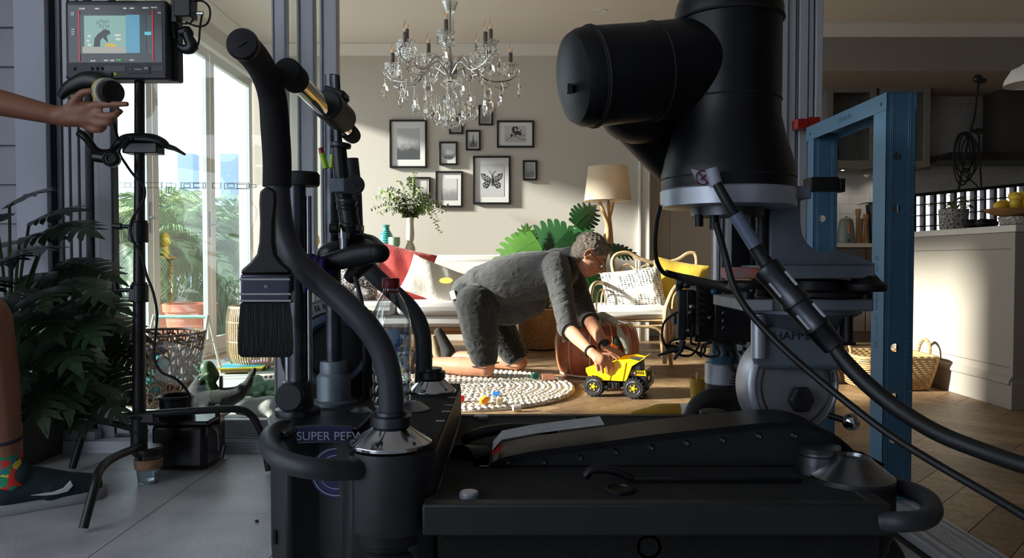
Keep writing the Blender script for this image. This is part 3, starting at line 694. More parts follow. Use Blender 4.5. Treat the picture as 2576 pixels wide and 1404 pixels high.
b = B(); tbox(b, -.02, WB + .05, .05, .14, .055, .085); tbox(b, .07, .14, .005, .185, .045, .085); tbox(b, -.015, .015, .0, .19, .05, .066); tbox(b, WB - .02, WB + .02, .0, .19, .05, .066)
for x in (.08, .10, .12): tbox(b, x, x + .006, -.002, .19, .05, .08)
b.build('chassis', m_blackp, t, bevel=.003)
b = B(); b.prism([TL(x, 0, z) for x, z in ((WB - .075, .09), (WB - .07, .125), (WB + .062, .125), (WB + .072, .07), (WB + .058, .055), (WB + .052, .09), (WB + .03, .118), (WB - .03, .118), (WB - .06, .09))], uy * .19)
b.build('front_fender', m_blackp, t, bevel=.003)
b = B(); b.prism([TL(x, .004, z) for x, z in ((WB - .055, .124), (WB - .055, .152), (WB + .06, .152), (WB + .066, .12), (WB + .064, .095), (WB + .05, .095), (WB + .03, .122))], uy * .182)
hood = b.build('hood', m_yel, t, bevel=.003)
b = B(); [tbox(b, WB + .064, WB + .072, .02, .17, .098 + k * .011, .104 + k * .011) for k in range(5)]; tbox(b, WB + .055, WB + .078, 0, .19, .06, .088)
b.build('grille_bumper', m_blackp, t, bevel=.002)
for y in (.03, .16): B().lathe([(.012, 0), (.012, .006), (.001, .008)], TL(WB + .072, y, .112), ux).build('headlight', mat('clear lamp', (225, 225, 215), .1), t)
b = B(); b.prism([TL(x, .0, z) for x, z in ((WB - .02, .152), (WB - .03, .205), (WB + .035, .205), (WB + .04, .152))], uy * .115)
b.build('cab', m_blackp, t, bevel=.004)
b = B(); tbox(b, WB - .034, WB + .04, -.004, .12, .204, .211); b.build('cab_roof', m_blackp, t, bevel=.002)
b = B(); b.prism([TL(x, -.0012, z) for x, z in ((WB - .014, .160), (WB - .02, .198), (WB + .028, .198), (WB + .031, .160))], uy * .001); b.build('cab_window', mat('smoked window', (40, 42, 46), .08), t)
b = B()
for k in range(5): b.prism([TL(WB + .012 + k * .009, .002, .132), TL(WB + .016 + k * .009, .002, .132), TL(WB + .012 + k * .009, .002, .149), TL(WB + .008 + k * .009, .002, .149)], uy * .0015)
b.build('hood_vent', m_blackp, t)
B().prism([TL(WB - .05, .001, .128), TL(WB + .006, .001, .128), TL(WB + .004, .001, .148), TL(WB - .05, .001, .148)], uy * .002).build('side_plate', mat('dark decal', (38, 38, 42), .3), t)
rotL = (PI / 2, 0, math.atan2(ux.y, ux.x))
text('decal_lettering', 'TONKA', .016, TL(WB - .022, 0, .1385), rotL, m_white, t)
b = B(); b.prism([TL(WB - .0, .001, .126), TL(WB + .06, .001, .108), TL(WB + .062, .001, .113), TL(WB - .0, .001, .131)], uy * .002); b.build('red_stripe', m_red, t)
# bed: sloped open tray with canopy over the cab
b = B(); th = .004
def panel(pts): # thick panel in truck coords
    p = [TL(*q) for q in pts]; n = (p[1] - p[0]).cross(p[2] - p[0]).normalized() * th; b.prism(p, n)
X0, X1 = -.045, WB - .04
side = [(X0, .135), (X0 + .02, .1), (X0 + .08, .092), (X1, .092), (X1 + .03, .175), (X1 + .075, .205), (X1 + .02, .215), (X1 - .05, .205), (X0 + .10, .165), (X0 + .03, .168), (X0, .155)]
for y in (-.012, .198): b.prism([TL(x, y, z) for x, z in side], uy * th)
panel([(X0 + .02, -.01, .1), (X1, -.01, .094), (X1, .2, .094), (X0 + .02, .2, .1)]); panel([(X0, -.01, .15), (X0 + .02, -.01, .1), (X0 + .02, .2, .1), (X0, .2, .15)])
panel([(X1, -.01, .094), (X1 + .03, -.01, .175), (X1 + .03, .2, .175), (X1, .2, .094)]); panel([(X1 + .03, -.012, .175), (X1 + .1, -.012, .222), (X1 + .1, .202, .222), (X1 + .03, .202, .175)])
for x in (X1 - .03, X1 - .10): b.prism([TL(x, -.016, .094), TL(x + .012, -.016, .094), TL(x + .03, -.016, .195), TL(x + .016, -.016, .195)], uy * .005)
b.build('dump_bed', m_yel, t, bevel=.0015)
b = B(); tbox(b, -.01, .03, .02, .17, .07, .1); b.build('bed_hinge', m_yel, t)
# ---- sofa
m_sofa = mat('white linen upholstery', (218, 213, 206), .9, bump=.12, bs=260, sheen=.15)
x0, x1 = -1.62, -.06; t = thing('sofa', 'long white upholstered sofa on wooden legs against the back wall', 'sofa', ((x0 + x1) / 2, 5.9, 0))
B().bb(x0, x1, 5.48, 6.35, .225, .255).bb(x0 + .02, x1 - .02, 5.50, 6.33, .2, .226).build('wooden_base', m_wood, t, bevel=.005)
B().bb(x0, x1, 5.45, 6.3, .255, .345).build('seat_base', m_sofa, t, bevel=.03, sub=0)
for xa, xb in ((x0 + .01, (x0 + x1) / 2 - .004), ((x0 + x1) / 2 + .004, x1 - .01)): B().bb(xa, xb, 5.42, 6.1, .345, .44).build('seat_cushion', m_sofa, t, bevel=.035)
b = B(); b.prism([(x0, 6.02, .35), (x0, 6.10, .77), (x0, 6.26, .79), (x0, 6.34, .3), (x0, 6.2, .26)], (x1 - x0, 0, 0)); b.build('backrest', m_sofa, t, bevel=.04)
for x in (x0 + .08, (x0 + x1) / 2 - .1, x1 - .08, gx(1072, 5.52)):
    B().tube([(x, 5.52, .2), (x, 5.50, 0)], [.02, .014], 10).build('leg', m_wood, t)
for x in (x0 + .08, x1 - .08): B().tube([(x, 6.25, .2), (x, 6.27, 0)], [.02, .014], 10).build('leg', m_wood, t)
B().bb(x0 + .08, x0 + .12, 5.46, 6.3, .44, .6).bb(x0 + .06, x0 + .14, 5.44, 6.32, .6, .625).build('wooden_armrest', m_wood, t, bevel=.008)
# cushions
def pat(name, base, ink, kind, sc=30):
    def f(N, L, b, nt):
        tc = N('TexCoord'); mx = N('Mix', data_type='RGBA'); mx.inputs[6].default_value = (*lin(base), 1); mx.inputs[7].default_value = (*lin(ink), 1)
        if kind == 'cell':
            v = N('TexVoronoi', Scale=sc); v.feature = 'DISTANCE_TO_EDGE'; r = N('ValToRGB'); r.color_ramp.elements[0].position = .06; r.color_ramp.elements[1].position = .12
            L(tc.outputs['Object'], v.inputs['Vector']); L(v.outputs['Distance'], r.inputs[0]); L(r.outputs[0], mx.inputs[0])
        elif kind == 'dots':
            mp = N('Mapping'); mp.inputs['Scale'].default_value = (1, .01, 1.7); mp.inputs['Rotation'].default_value = (0, .12, 0); v = N('TexVoronoi', Scale=sc); v.inputs['Randomness'].default_value = .25; n = N('TexNoise', Scale=9, Detail=1)
            r = N('ValToRGB'); r.color_ramp.elements[0].color = (1, 1, 1, 1); r.color_ramp.elements[1].color = (0, 0, 0, 1); r.color_ramp.elements[0].position = .26; r.color_ramp.elements[1].position = .36; r2 = N('ValToRGB'); r2.color_ramp.elements[0].position = .42; r2.color_ramp.elements[1].position = .5; m1 = N('Math', operation='MULTIPLY')
            L(tc.outputs['Object'], mp.inputs[0]); L(mp.outputs[0], v.inputs['Vector']); L(tc.outputs['Object'], n.inputs['Vector']); L(v.outputs['Distance'], r.inputs[0]); L(n.outputs[0], r2.inputs[0]); L(r.outputs[0], m1.inputs[0]); L(r2.outputs[0], m1.inputs[1]); L(m1.outputs[0], mx.inputs[0])
        L(mx.outputs[2], b.inputs['Base Color']); b.inputs['Roughness'].default_value = .9
        nb = N('TexNoise', Scale=14); bp = N('Bump'); bp.inputs['Strength'].default_value = .5; bp.inputs['Distance'].default_value = .03; L(tc.outputs['Object'], nb.inputs['Vector']); L(nb.outputs[0], bp.inputs['Height']); L(bp.outputs[0], b.inputs['Normal'])
    return nodemat(name, f)
def wrinkle(name, col): return mat(name, col, .9, bump=.6, bs=14, sheen=.2)
cushion('cushion', (gx(888, 5.75), 5.78, .62), .40, .36, .15, (-.35, .12, .1), pat('dark leafy print', (196, 188, 184), (60, 52, 56), 'cell', 55), 'grey white patterned cushion at the left end of the sofa', group='cushions on the sofa')
cushion('cushion', (gx(1005, 5.85), 5.88, .655), .50, .40, .13, (-.3, .25, .1), wrinkle('coral linen', (206, 82, 80)), 'coral red cushion leaning on the sofa back', group='cushions on the sofa')
cw = cushion('cushion', (gx(1095, 5.72), 5.70, .575), .46, .33, .12, (-.55, .38, .1), wrinkle('natural linen', (224, 216, 204)), 'cream cushion printed in blue, grey and yellow in front of the coral one', group='cushions on the sofa')
def decal(px, py, d, w, h, m, parent, rot=(PI / 2 - .5, 0, 0), n=20, half=False):
    c = P(px, py, d); R = Euler(rot).to_matrix(); b = B(); k = [R @ V(math.cos(2 * PI * i / n) * w / 2, math.sin(2 * PI * i / n) * h / 2, 0) + c for i in range(n)]
    b.prism(k, R @ V(0, 0, .002)); return b
o = B()
b = decal(1052, 712, 5.625, .06, .13, None, None); b.build('printed_spot', mat('slate print', (72, 80, 92), .9), cw)
b = B(); R = Euler((PI / 2 - .5, 0, 0)).to_matrix(); c0 = P(1042, 712, 5.635); b.prism([c0 + R @ V(x, y, 0) for x, y in ((-.04, -.07), (.01, -.085), (.03, 0), (.0, .09))], R @ V(0, 0, .003)); b.build('printed_wedge', mat('blue print', (110, 150, 210), .9), cw)
decal(1122, 706, 5.62, .1, .05, None, None).build('printed_patch', mat('yellow print', (226, 196, 90), .9), cw)
b = B().chain([(gx(905, 5.62), 5.62, .5), (gx(925, 5.58), 5.58, .49)], [.05, .035])
tag(b.build('knotted_blanket', pat('dotted blanket', (170, 160, 156), (50, 44, 48), 'cell', 80), remesh=.01, sm=2), 'bundled dark and white blanket at the foot of the patterned cushion', 'blanket')
# ---- console table and vases behind the sofa
zt = P(1010, 645, 6.6).z
t = thing('console_table', 'narrow wooden console table behind the white sofa', 'table', (-.98, 6.62, 0))
xa, xb = gx(782, 6.6), gx(1062, 6.6)
B().bb(xa, xb, 6.47, 6.78, zt - .022, zt).build('tabletop', m_wood, t, bevel=.003)
for x in (xa + .05, xb - .05):
    for y in (6.5, 6.74): B().bb(x - .017, x + .017, y - .017, y + .017, 0, zt - .022).build('leg', m_wood, t)
def vase(name, px, py0, py1, d, prof, m, lab, cat='vase'):
    b0 = P(px, py1, d); b0.z = zt; h = P(px, py0, d).z - zt
    return tag(B().lathe([(r, z * h) for r, z in prof], b0, seg=40).build(name, m), lab, cat)
def turq(N, L, b, nt):
    tc = N('TexCoord'); w = N('TexWave', Scale=16, Distortion=.6); w.bands_direction = 'Z'; r = N('ValToRGB'); L(tc.outputs['Object'], w.inputs['Vector']); L(w.outputs[0], r.inputs[0])
    r.color_ramp.elements[0].color = (*lin((18, 80, 120)), 1); r.color_ramp.elements[1].color = (*lin((30, 165, 170)), 1); e = r.color_ramp.elements.new(.8); e.color = (*lin((90, 150, 60)), 1); r.color_ramp.elements[0].position = .25; r.color_ramp.elements[1].position = .45
    L(r.outputs[0], b.inputs['Base Color']); b.inputs['Roughness'].default_value = .25
vase('banded_vase', 972, 566, 645, 6.6, [(.04, 0), (.052, .05), (.06, .3), (.061, .6), (.05, .72), (.028, .84), (.026, .94), (.034, 1), (.028, .99), (.022, .9)], nodemat('turquoise banded glaze', turq), 'turquoise vase with green and blue bands, left on the console table')
m_sage = mat('sage matt ceramic', (140, 176, 146), .7)
vase('goblet_vase', 992, 597, 645, 6.53, [(.044, 0), (.05, .15), (.044, .36), (.02, .44), (.044, .54), (.05, .7), (.05, 1), (.046, 1), (.045, .6)], m_sage, 'sage green goblet shaped vase right in front of the turquoise one')
m_cer = mat('cream ceramic', (206, 200, 182), .6, var=.1, vs=20)
vase('hourglass_vase', 1032, 548, 645, 6.6, [(.04, 0), (.045, .05), (.044, .22), (.03, .33), (.024, .36), (.034, .46), (.036, .62), (.031, .84), (.033, 1), (.028, 1), (.026, .7)], m_cer, 'tall cream waisted vase holding the eucalyptus branches')
vase('amber_vase', 791, 585, 645, 6.6, [(.03, 0), (.04, .2), (.03, .4), (.05, .6), (.042, .85), (.02, .97), (.024, 1)], mat('amber glass', (206, 160, 66), .15, coat=.4), 'amber glazed vase glimpsed between the door stiles')
b = B(); c0 = P(905, 645, 6.6); c0.z = zt
b = B().box(c0 + V(0, 0, .045), (.1, .08, .09)).box(c0 + V(0, 0, .10), (.07, .06, .02)); 
for k in range(6): b.tube([c0 + V(-.03 + k * .012, 0, .1), c0 + V(-.035 + k * .014, 0, .15 + .02 * (k % 2))], .002, 5)
tag(b.build('reed_diffuser', m_white), 'small white box with thin sticks beside the black gear, left of the vases', 'diffuser')
# eucalyptus
m_euc = mat('eucalyptus leaf', (132, 148, 106), .55, var=.3, vs=12); m_euc2 = mat('fresh green leaf', (112, 146, 54), .5, var=.25, vs=9)
vt = P(1032, 550, 6.6); t = thing('eucalyptus_branches', 'arching eucalyptus branches standing in the tall cream vase', 'branches', vt)
rnd = random.Random(11); bs, bl, bg_ = B(), B(), B()
tips = [(930, 525), (935, 500), (950, 478), (975, 470), (1000, 452), (1030, 445), (1045, 432), (1060, 470), (985, 540), (960, 545), (1085, 490), (1105, 510), (1125, 535), (1112, 592), (1108, 560), (1070, 540), (1010, 500), (955, 515), (1130, 520), (1090, 545), (1000, 480), (945, 536)]
for i, (px, py) in enumerate(tips):
    dd = 6.6 + rnd.uniform(-.22, .14); e = P(px, py, dd); m_ = (vt + e) / 2 + V(0, 0, .06 + .03 * rnd.random())
    if py > 540: m_ += V(0, 0, .1)
    cv = crom([vt - V(0, 0, .1), vt + V((e.x - vt.x) * .12, 0, .02), m_, e], 12); bs.tube(cv, [.003, .001], 5)
    tgt = bg_ if (px, py) in ((1112, 592), (1045, 432), (950, 478)) else bl
    for k in range(12, len(cv) - 1):
        if k % 2 and len(cv) > 30: pass
        tdir = (cv[k + 1] - cv[k]).normalized(); x_, y_, _ = basis(tdir); ph = k * 1.57
        for s in (0, PI):
            n_ = x_ * math.cos(ph + s) + y_ * math.sin(ph + s); r = .017 * (1.15 - .5 * k / len(cv)) * rnd.uniform(.8, 1.25); lc = cv[k] + n_ * r * 1.05
            up = (tdir * .5 + Vector((rnd.uniform(-1, 1), rnd.uniform(-1, 1), rnd.uniform(-1, 1))) * .45).normalized(); sd = n_.cross(up)
            if sd.length < .05: continue
            sd = sd.normalized()
            tgt.face([lc - n_ * r, lc - n_ * r * .4 + sd * r * .75, lc + n_ * r * .5 + sd * r * .6, lc + n_ * r, lc + n_ * r * .5 - sd * r * .6, lc - n_ * r * .4 - sd * r * .75])
bs.build('stem', m_cane, t); bl.build('leaves', m_euc, t, smooth=False); bg_.build('young_leaves', m_euc2, t, smooth=False)
# ---- picture frames
def prn(name, top, bot, speck=0, sc=40):
    def f(N, L, b, nt):
        tc = N('TexCoord'); sp = N('SeparateXYZ'); n = N('TexNoise', Scale=sc, Detail=6); r = N('ValToRGB'); ad = N('Math', operation='MULTIPLY_ADD'); ad.inputs[1].default_value = speck
        L(tc.outputs['Generated'], sp.inputs[0]); L(tc.outputs['Object'], n.inputs['Vector']); L(n.outputs[0], ad.inputs[0]); L(sp.outputs['Z'], ad.inputs[2]); L(ad.outputs[0], r.inputs[0])
        r.color_ramp.elements[0].color = (*lin(bot), 1); r.color_ramp.elements[1].color = (*lin(top), 1); r.color_ramp.elements[0].position = .35 + speck * .3; r.color_ramp.elements[1].position = .6 + speck * .5
        L(r.outputs[0], b.inputs['Base Color']); b.inputs['Roughness'].default_value = .5
    return nodemat(name, f)
m_fr = mat('black picture frame', (22, 21, 22), .35); m_mount = mat('white picture mount', (216, 214, 212), .7); m_ink = mat('ink grey', (52, 52, 54), .7); m_ink2 = mat('mid grey ink', (120, 120, 122), .7)
YB = 6.93
def frame(x0, x1, y0, y1, mw, m, lab, extra=None, fw=.016, mh=None):
    a, c = P(x0, y1, YB), P(x1, y0, YB); cx, cz = (a.x + c.x) / 2, (a.z + c.z) / 2; t = thing('framed_picture', lab, 'picture', (cx, YB, a.z), 'black framed pictures on the back wall')
    b = B()
    for (p, q, r, s) in ((a.x, c.x, a.z, a.z + fw), (a.x, c.x, c.z - fw, c.z), (a.x, a.x + fw, a.z + fw, c.z - fw), (c.x - fw, c.x, a.z + fw, c.z - fw)): b.bb(p, q, YB - .024, YB - .001, r, s)
    b.build('frame', m_fr, t, bevel=.0015)
    B().bb(a.x + fw, c.x - fw, YB - .012, YB - .004, a.z + fw, c.z - fw).build('mount', m_mount, t)
    mh = mw if mh is None else mh; ix0, ix1, iz0, iz1 = a.x + fw + mw, c.x - fw - mw, a.z + fw + mh, c.z - fw - mh
    if m: B().bb(ix0, ix1, YB - .0135, YB - .012, iz0, iz1).build('print', m, t)
    if extra: extra(t, cx, cz, ix1 - ix0, iz1 - iz0)
def flat(t, nm, polys, m):
    b = B()
    for p in polys: b.prism([(x, YB - .0138, z) for x, z in p], (0, -.0006, 0))
    b.build(nm, m, t)
def butterfly(t, cx, cz, w, h):
    def wing(s): return [[(cx + s * x * w, cz + z * w) for x, z in q] for q in (((.02, .02), (.12, .14), (.30, .26), (.44, .27), (.40, .08), (.28, -.04), (.04, -.03)), ((.03, -.04), (.24, -.05), (.36, -.14), (.34, -.3), (.2, -.34), (.10, -.22), (.04, -.08)))]
    flat(t, 'butterfly_wing', wing(1) + wing(-1), m_ink)
    def sp(s): return [[(cx + s * x * w + .006 * math.cos(a), cz + z * w + .0045 * math.sin(a)) for a in [i * PI / 4 for i in range(8)]] for x, z in ((.14, .1), (.22, .1), (.3, .14), (.36, .2), (.22, .17), (.12, .03), (.2, .04), (.3, .06), (.14, -.12), (.22, -.12), (.3, -.18), (.2, -.22), (.27, -.26), (.36, .12))]
    b = B()
    for p in sp(1) + sp(-1): b.prism([(x, YB - .0145, z) for x, z in p], (0, -.0004, 0))
    b.build('wing_markings', m_mount, t)
    B().tube([(cx, YB - .015, cz + .05), (cx, YB - .015, cz - .05)], .003, 6).tube([(cx, YB - .015, cz + .05), (cx + .03, YB - .015, cz + .085)], .001, 4).tube([(cx, YB - .015, cz + .05), (cx - .03, YB - .015, cz + .085)], .001, 4).build('butterfly_body', m_ink, t)
def tower(t, cx, cz, w, h):
    ps = [[(cx + s * w * .22, cz - h * .42), (cx + s * w * .12, cz - h * .42), (cx + s * w * .04, cz - h * .12), (cx + s * w * .07, cz - h * .12)] for s in (-1, 1)]
    ps += [[(cx - w * .15, cz - h * .24), (cx + w * .15, cz - h * .24), (cx + w * .15, cz - h * .2), (cx - w * .15, cz - h * .2)], [(cx - w * .075, cz - h * .14), (cx + w * .075, cz - h * .14), (cx + w * .015, cz + h * .4), (cx - w * .015, cz + h * .4)]]
    flat(t, 'tower_drawing', ps, m_ink)
def flower(t, cx, cz, w, h):
    rnd = random.Random(5); b = B()
    for k in range(26):
        a, r = rnd.uniform(0, 6.28), rnd.uniform(0, .32) * h; x, z = cx - w * .02 + math.cos(a) * r * 1.2, cz + h * .1 + math.sin(a) * r; q = rnd.uniform(.006, .013)
        b.prism([(x + q * math.cos(u) * (1 + .4 * math.sin(3 * u + k)), YB - .0138 - .0001 * k, z + q * math.sin(u)) for u in [i * PI / 4 for i in range(8)]], (0, -.0004, 0))
    b.tube([(cx, YB - .015, cz), (cx + w * .2, YB - .015, cz - h * .3), (cx + w * .5, YB - .015, cz - h * .32)], .0016, 5, n=4).tube([(cx, YB - .015, cz), (cx - w * .3, YB - .015, cz - h * .25), (cx - w * .45, YB - .015, cz - h * .4)], .0016, 5, n=4).tube([(cx + w * .05, YB - .015, cz), (cx + w * .3, YB - .015, cz - h * .1), (cx + w * .48, YB - .015, cz - h * .02)], .0014, 5, n=4)
    b.build('flower_drawing', m_ink, t)
def moon(t, cx, cz, w, h): 
    flat(t, 'round_print', [[(cx + .058 * math.cos(i * PI / 14), cz + .004 + .058 * math.sin(i * PI / 14)) for i in range(28)]], prn('mottled moon print', (196, 196, 198), (90, 92, 96), .9, 18))
def portal(t, cx, cz, w, h):
    flat(t, 'building_drawing', [[(cx + x * w, cz + z * h) for x, z in q] for q in (((-.32, -.4), (-.22, -.4), (-.22, .1), (-.32, .1)), ((.32, -.4), (.22, -.4), (.22, .1), (.32, .1)), ((-.05, -.4), (.05, -.4), (.05, .1), (-.05, .1)), ((-.4, .12), (.4, .12), (.36, .2), (-.36, .2)), ((-.3, .22), (.3, .22), (0, .4)))], m_ink2)
frame(981, 1074, 302, 423, .052, prn('misty mountain print', (186, 186, 188), (74, 76, 80), .35, 25), 'large framed misty landscape, leftmost picture on the wall', mh=.062)
frame(1130, 1165, 287, 338, .008, prn('pale facade print', (190, 188, 186), (160, 158, 156), .2), 'small framed print of a columned facade, partly behind the chandelier', portal)
frame(1204, 1240, 265, 316, .010, prn('grey sea print', (168, 166, 164), (130, 128, 126), .2, 10), 'small framed grey seascape, topmost picture on the wall')
frame(1172, 1209, 328, 379, .012, prn('cloudy sky print', (196, 196, 198), (120, 120, 124), .3), 'small framed drawing of an iron lattice tower', tower)
frame(1250, 1343, 304, 372, .055, prn('soft grey paper', (188, 188, 188), (180, 180, 180), .1), 'landscape format frame with an ink flower branch, right of the chandelier', flower, mh=.032)
frame(1105, 1151, 357, 416, .012, None, 'small frame with a mottled round print on white', moon)
frame(1096, 1164, 431, 522, .036, prn('pale blossom print', (200, 198, 198), (140, 138, 140), .5, 30), 'framed pale blossom print just above the eucalyptus', mh=.05)
frame(1190, 1284, 393, 514, .042, prn('light grey paper', (192, 192, 194), (186, 186, 188), .05), 'large frame with a patterned butterfly', butterfly, mh=.055)
frame(1315, 1351, 404, 454, .010, prn('hazy shore print', (172, 174, 174), (120, 122, 120), .2, 12), 'small framed hazy landscape, rightmost picture above the lamp side')
frame(1040, 1083, 446, 500, .016, prn('pink sketch print', (206, 200, 198), (150, 140, 140), .5, 40), 'small frame with a faint floral sketch behind the eucalyptus leaves')
# ---- floor lamp
d = 6.2; lx = gx(1528, d); t = thing('floor_lamp', 'floor lamp of crossed branch legs with a beige linen drum shade', 'lamp', (lx, d, 0))
z0, z1 = P(1528, 505, d).z, P(1528, 420, d).z
def shadem(N, L, b, nt):
    tc = N('TexCoord'); n = N('TexNoise', Scale=90, Detail=3); mp = N('Mapping'); mp.inputs['Scale'].default_value = (1, 1, 5); r = N('ValToRGB'); r.color_ramp.elements[0].color = (*lin((206, 192, 170)), 1); r.color_ramp.elements[1].color = (*lin((232, 220, 200)), 1)
    L(tc.outputs['Object'], mp.inputs[0]); L(mp.outputs[0], n.inputs['Vector']); L(n.outputs[0], r.inputs[0]); L(r.outputs[0], b.inputs['Base Color']); b.inputs['Roughness'].default_value = .9; b.inputs['Transmission Weight'].default_value = .0
    tr = N('BsdfTranslucent'); mx = N('MixShader'); mx.inputs[0].default_value = .45; L(r.outputs[0], tr.inputs[0]); out = nt.nodes['Material Output']; L(b.outputs[0], mx.inputs[1]); L(tr.outputs[0], mx.inputs[2]); L(mx.outputs[0], out.inputs[0])
b = B(); b.lathe([(.192, 0), (.160, z1 - z0)], (lx, d, z0), cap=False, seg=48); b.lathe([(.189, 0), (.157, z1 - z0)], (lx, d, z0), cap=False, seg=48); b.torus((lx, d, z0), .191, .002, seg=48).torus((lx, d, z1), .159, .002, seg=48)
b.build('lamp_shade', nodemat('linen lampshade', shadem), t)
m_branch = mat('pale branch wood', (190, 150, 104), .6, bump=.2, bs=40, var=.25, vs=10)
for pts in ([(1508, 508, 0), (1530, 575, -.02), (1522, 650, .02), (1500, 740, .1), (1478, 862, .2)], [(1542, 508, 0), (1526, 580, .03), (1518, 660, -.03), (1530, 760, -.1), (1545, 868, -.2)], [(1530, 508, .03), (1536, 590, .0), (1545, 700, 0), (1562, 800, .05), (1580, 872, .1)]):
    q = [P(x, y, d + e) for x, y, e in pts]; q[-1].z = .012; B().tube(q, [.014, .02, .016, .018, .012], 10, n=4).build('leg', m_branch, t)
B().cyl((lx, d, z0 - .02), (lx, d, z0 + .12), .012).torus((lx, d, z0 + .01), .05, .002).build('socket', m_steel, t)
B().tube([(lx - .19, d, z0 + .005), (lx + .19, d, z0 + .005)], .002, 5).tube([(lx, d - .19, z0 + .005), (lx, d + .19, z0 + .005)], .002, 5).build('shade_spider', m_steel, t)
B().ell((lx, d, z0 + .16), (.025, .025, .035)).build('bulb', mat('warm lit bulb', (255, 220, 170), .3, emit=(255, 228, 195), es=28), t)
# ---- monstera in woven basket
d = 6.28; bx = gx(1362, d); t = thing('woven_plant_basket', 'round woven seagrass basket standing behind the man, holding the big leafed plant', 'basket', (bx, d, 0))
def weave(sc=60):
    def f(N, L, b, nt):
        tc = N('TexCoord'); br = N('TexBrick', Scale=sc); mp = N('Mapping'); mp.inputs['Rotation'].default_value = (.0, PI / 4, 0); br.inputs['Color1'].default_value = (*lin((176, 134, 84)), 1); br.inputs['Color2'].default_value = (*lin((146, 104, 60)), 1); br.inputs['Mortar'].default_value = (*lin((88, 60, 34)), 1); br.inputs['Mortar Size'].default_value = .03
        br.offset = .5; sx = N('SeparateXYZ'); cx = N('CombineXYZ'); L(tc.outputs['Object'], sx.inputs[0]); at = N('Math', operation='ARCTAN2'); mu = N('Math', operation='MULTIPLY'); mu.inputs[1].default_value = .25
        L(sx.outputs['Y'], at.inputs[0]); L(sx.outputs['X'], at.inputs[1]); L(at.outputs[0], mu.inputs[0]); a1 = N('Math', operation='ADD'); s1 = N('Math', operation='SUBTRACT'); L(mu.outputs[0], a1.inputs[0]); L(sx.outputs['Z'], a1.inputs[1]); L(mu.outputs[0], s1.inputs[0]); L(sx.outputs['Z'], s1.inputs[1])
        L(a1.outputs[0], cx.inputs[0]); L(s1.outputs[0], cx.inputs[1]); L(cx.outputs[0], br.inputs['Vector']); L(br.outputs[0], b.inputs['Base Color']); b.inputs['Roughness'].default_value = .8
        bp = N('Bump'); bp.inputs['Strength'].default_value = .6; bp.invert = True; L(br.outputs['Fac'], bp.inputs['Height']); L(bp.outputs[0], b.inputs['Normal'])
    return f
m_weave = nodemat('diagonal seagrass weave', weave(14))
B().lathe([(.10, 0), (.155, .015), (.19, .12), (.195, .24), (.18, .34), (.17, .34), (.182, .24), (.17, .06), (.001, .03)], (bx, d, 0), seg=48).build('body', m_weave, t)
B().torus((bx, d, .34), .176, .007, seg=48).build('rim', m_rattan, t)
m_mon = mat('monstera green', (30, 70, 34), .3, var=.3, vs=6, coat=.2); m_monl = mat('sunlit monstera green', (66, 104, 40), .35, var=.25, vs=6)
def monstera(b, c, L, nrm, up, rnd):
    """split leaf: heart outline with deep notches, built as wide midrib plus fingers"""
    n = Vector(nrm).normalized(); u = (Vector(up) - n * Vector(up).dot(n)).normalized(); s = u.cross(n)
    def pt(x, y): return c + s * x * L + u * y * L - n * (.16 * L * (x * x) + .10 * L * y * y)
    m = 7
    for sd in (-1, 1):
        for k in range(m):
            y0 = -.16 + k * .155; w = .44 * math.sin(PI * min(1, (k + 1.4) / (m + 1.2))) ** .7
            tip = y0 + .12 - (.16 if k == 0 else 0)
            w *= 1.2
            cols = [(0, y0 - .005, y0 + .155), (.35 * w, y0 - .005, y0 + .158), (.66 * w, y0 + .0, y0 + .16), (.88 * w, y0 + .024 + tip * .08, y0 + .156 + tip * .07), (w, y0 + .06 + tip * .12, y0 + .135 + tip * .11)]
            if 1 <= k <= 5: cols[2] = (.66 * w, y0 + .010, y0 + .158)
            for i in range(4):
                a, e = cols[i], cols[i + 1]; b.face([pt(sd * a[0], a[1]), pt(sd * e[0], e[1]), pt(sd * e[0], e[2]), pt(sd * a[0], a[2])])
        b.face([pt(0, .9), pt(sd * .1, .95), pt(sd * .02, 1.08), pt(0, 1.1)])
    b.tube([pt(0, -.1), pt(0, .4), pt(0, 1.05)], .003, 4)
t = thing('monstera_plant', 'monstera with big glossy split leaves growing out of the woven basket behind the man', 'plant', (bx, d, .3))
rnd = random.Random(2); bs = B()
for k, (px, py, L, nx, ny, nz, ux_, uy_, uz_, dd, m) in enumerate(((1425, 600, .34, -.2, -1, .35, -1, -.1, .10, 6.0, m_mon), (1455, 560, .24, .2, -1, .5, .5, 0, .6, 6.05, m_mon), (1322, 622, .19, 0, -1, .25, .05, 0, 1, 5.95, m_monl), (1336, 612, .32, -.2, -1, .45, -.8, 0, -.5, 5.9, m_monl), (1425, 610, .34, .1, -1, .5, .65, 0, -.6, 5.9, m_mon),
        (1540, 625, .22, .2, -.6, .9, 1, 0, -.15, 6.1, m_mon), (1480, 705, .24, .1, -1, .2, .6, 0, -.8, 5.9, m_mon), (1462, 600, .2, -.3, -.8, .7, -.1, 0, 1, 6.15, m_mon), (1372, 650, .28, 0, -.9, .5, -.3, .3, .9, 6.2, m_mon), (1350, 700, .3, 0, -.8, .6, -.8, 0, -.2, 6.1, m_mon))):
    c = P(px, py, dd); b = B(); monstera(b, c, L, (nx, ny, nz), (ux_, uy_, uz_), rnd); b.build('leaf', m, t, ang=80)
    bs.tube([(bx + rnd.uniform(-.05, .05), d, .3), ((bx + c.x) / 2, (d + c.y) / 2 + .05, c.z * .75 + .1), c], .006, 6, n=6)
bs.build('stalks', mat('monstera stalk', (78, 116, 52), .5), t)
B().lathe([(.165, .3), (.001, .31)], (bx, d, 0), cap=False).build('soil', mat('soil', (60, 45, 35), .95), t)
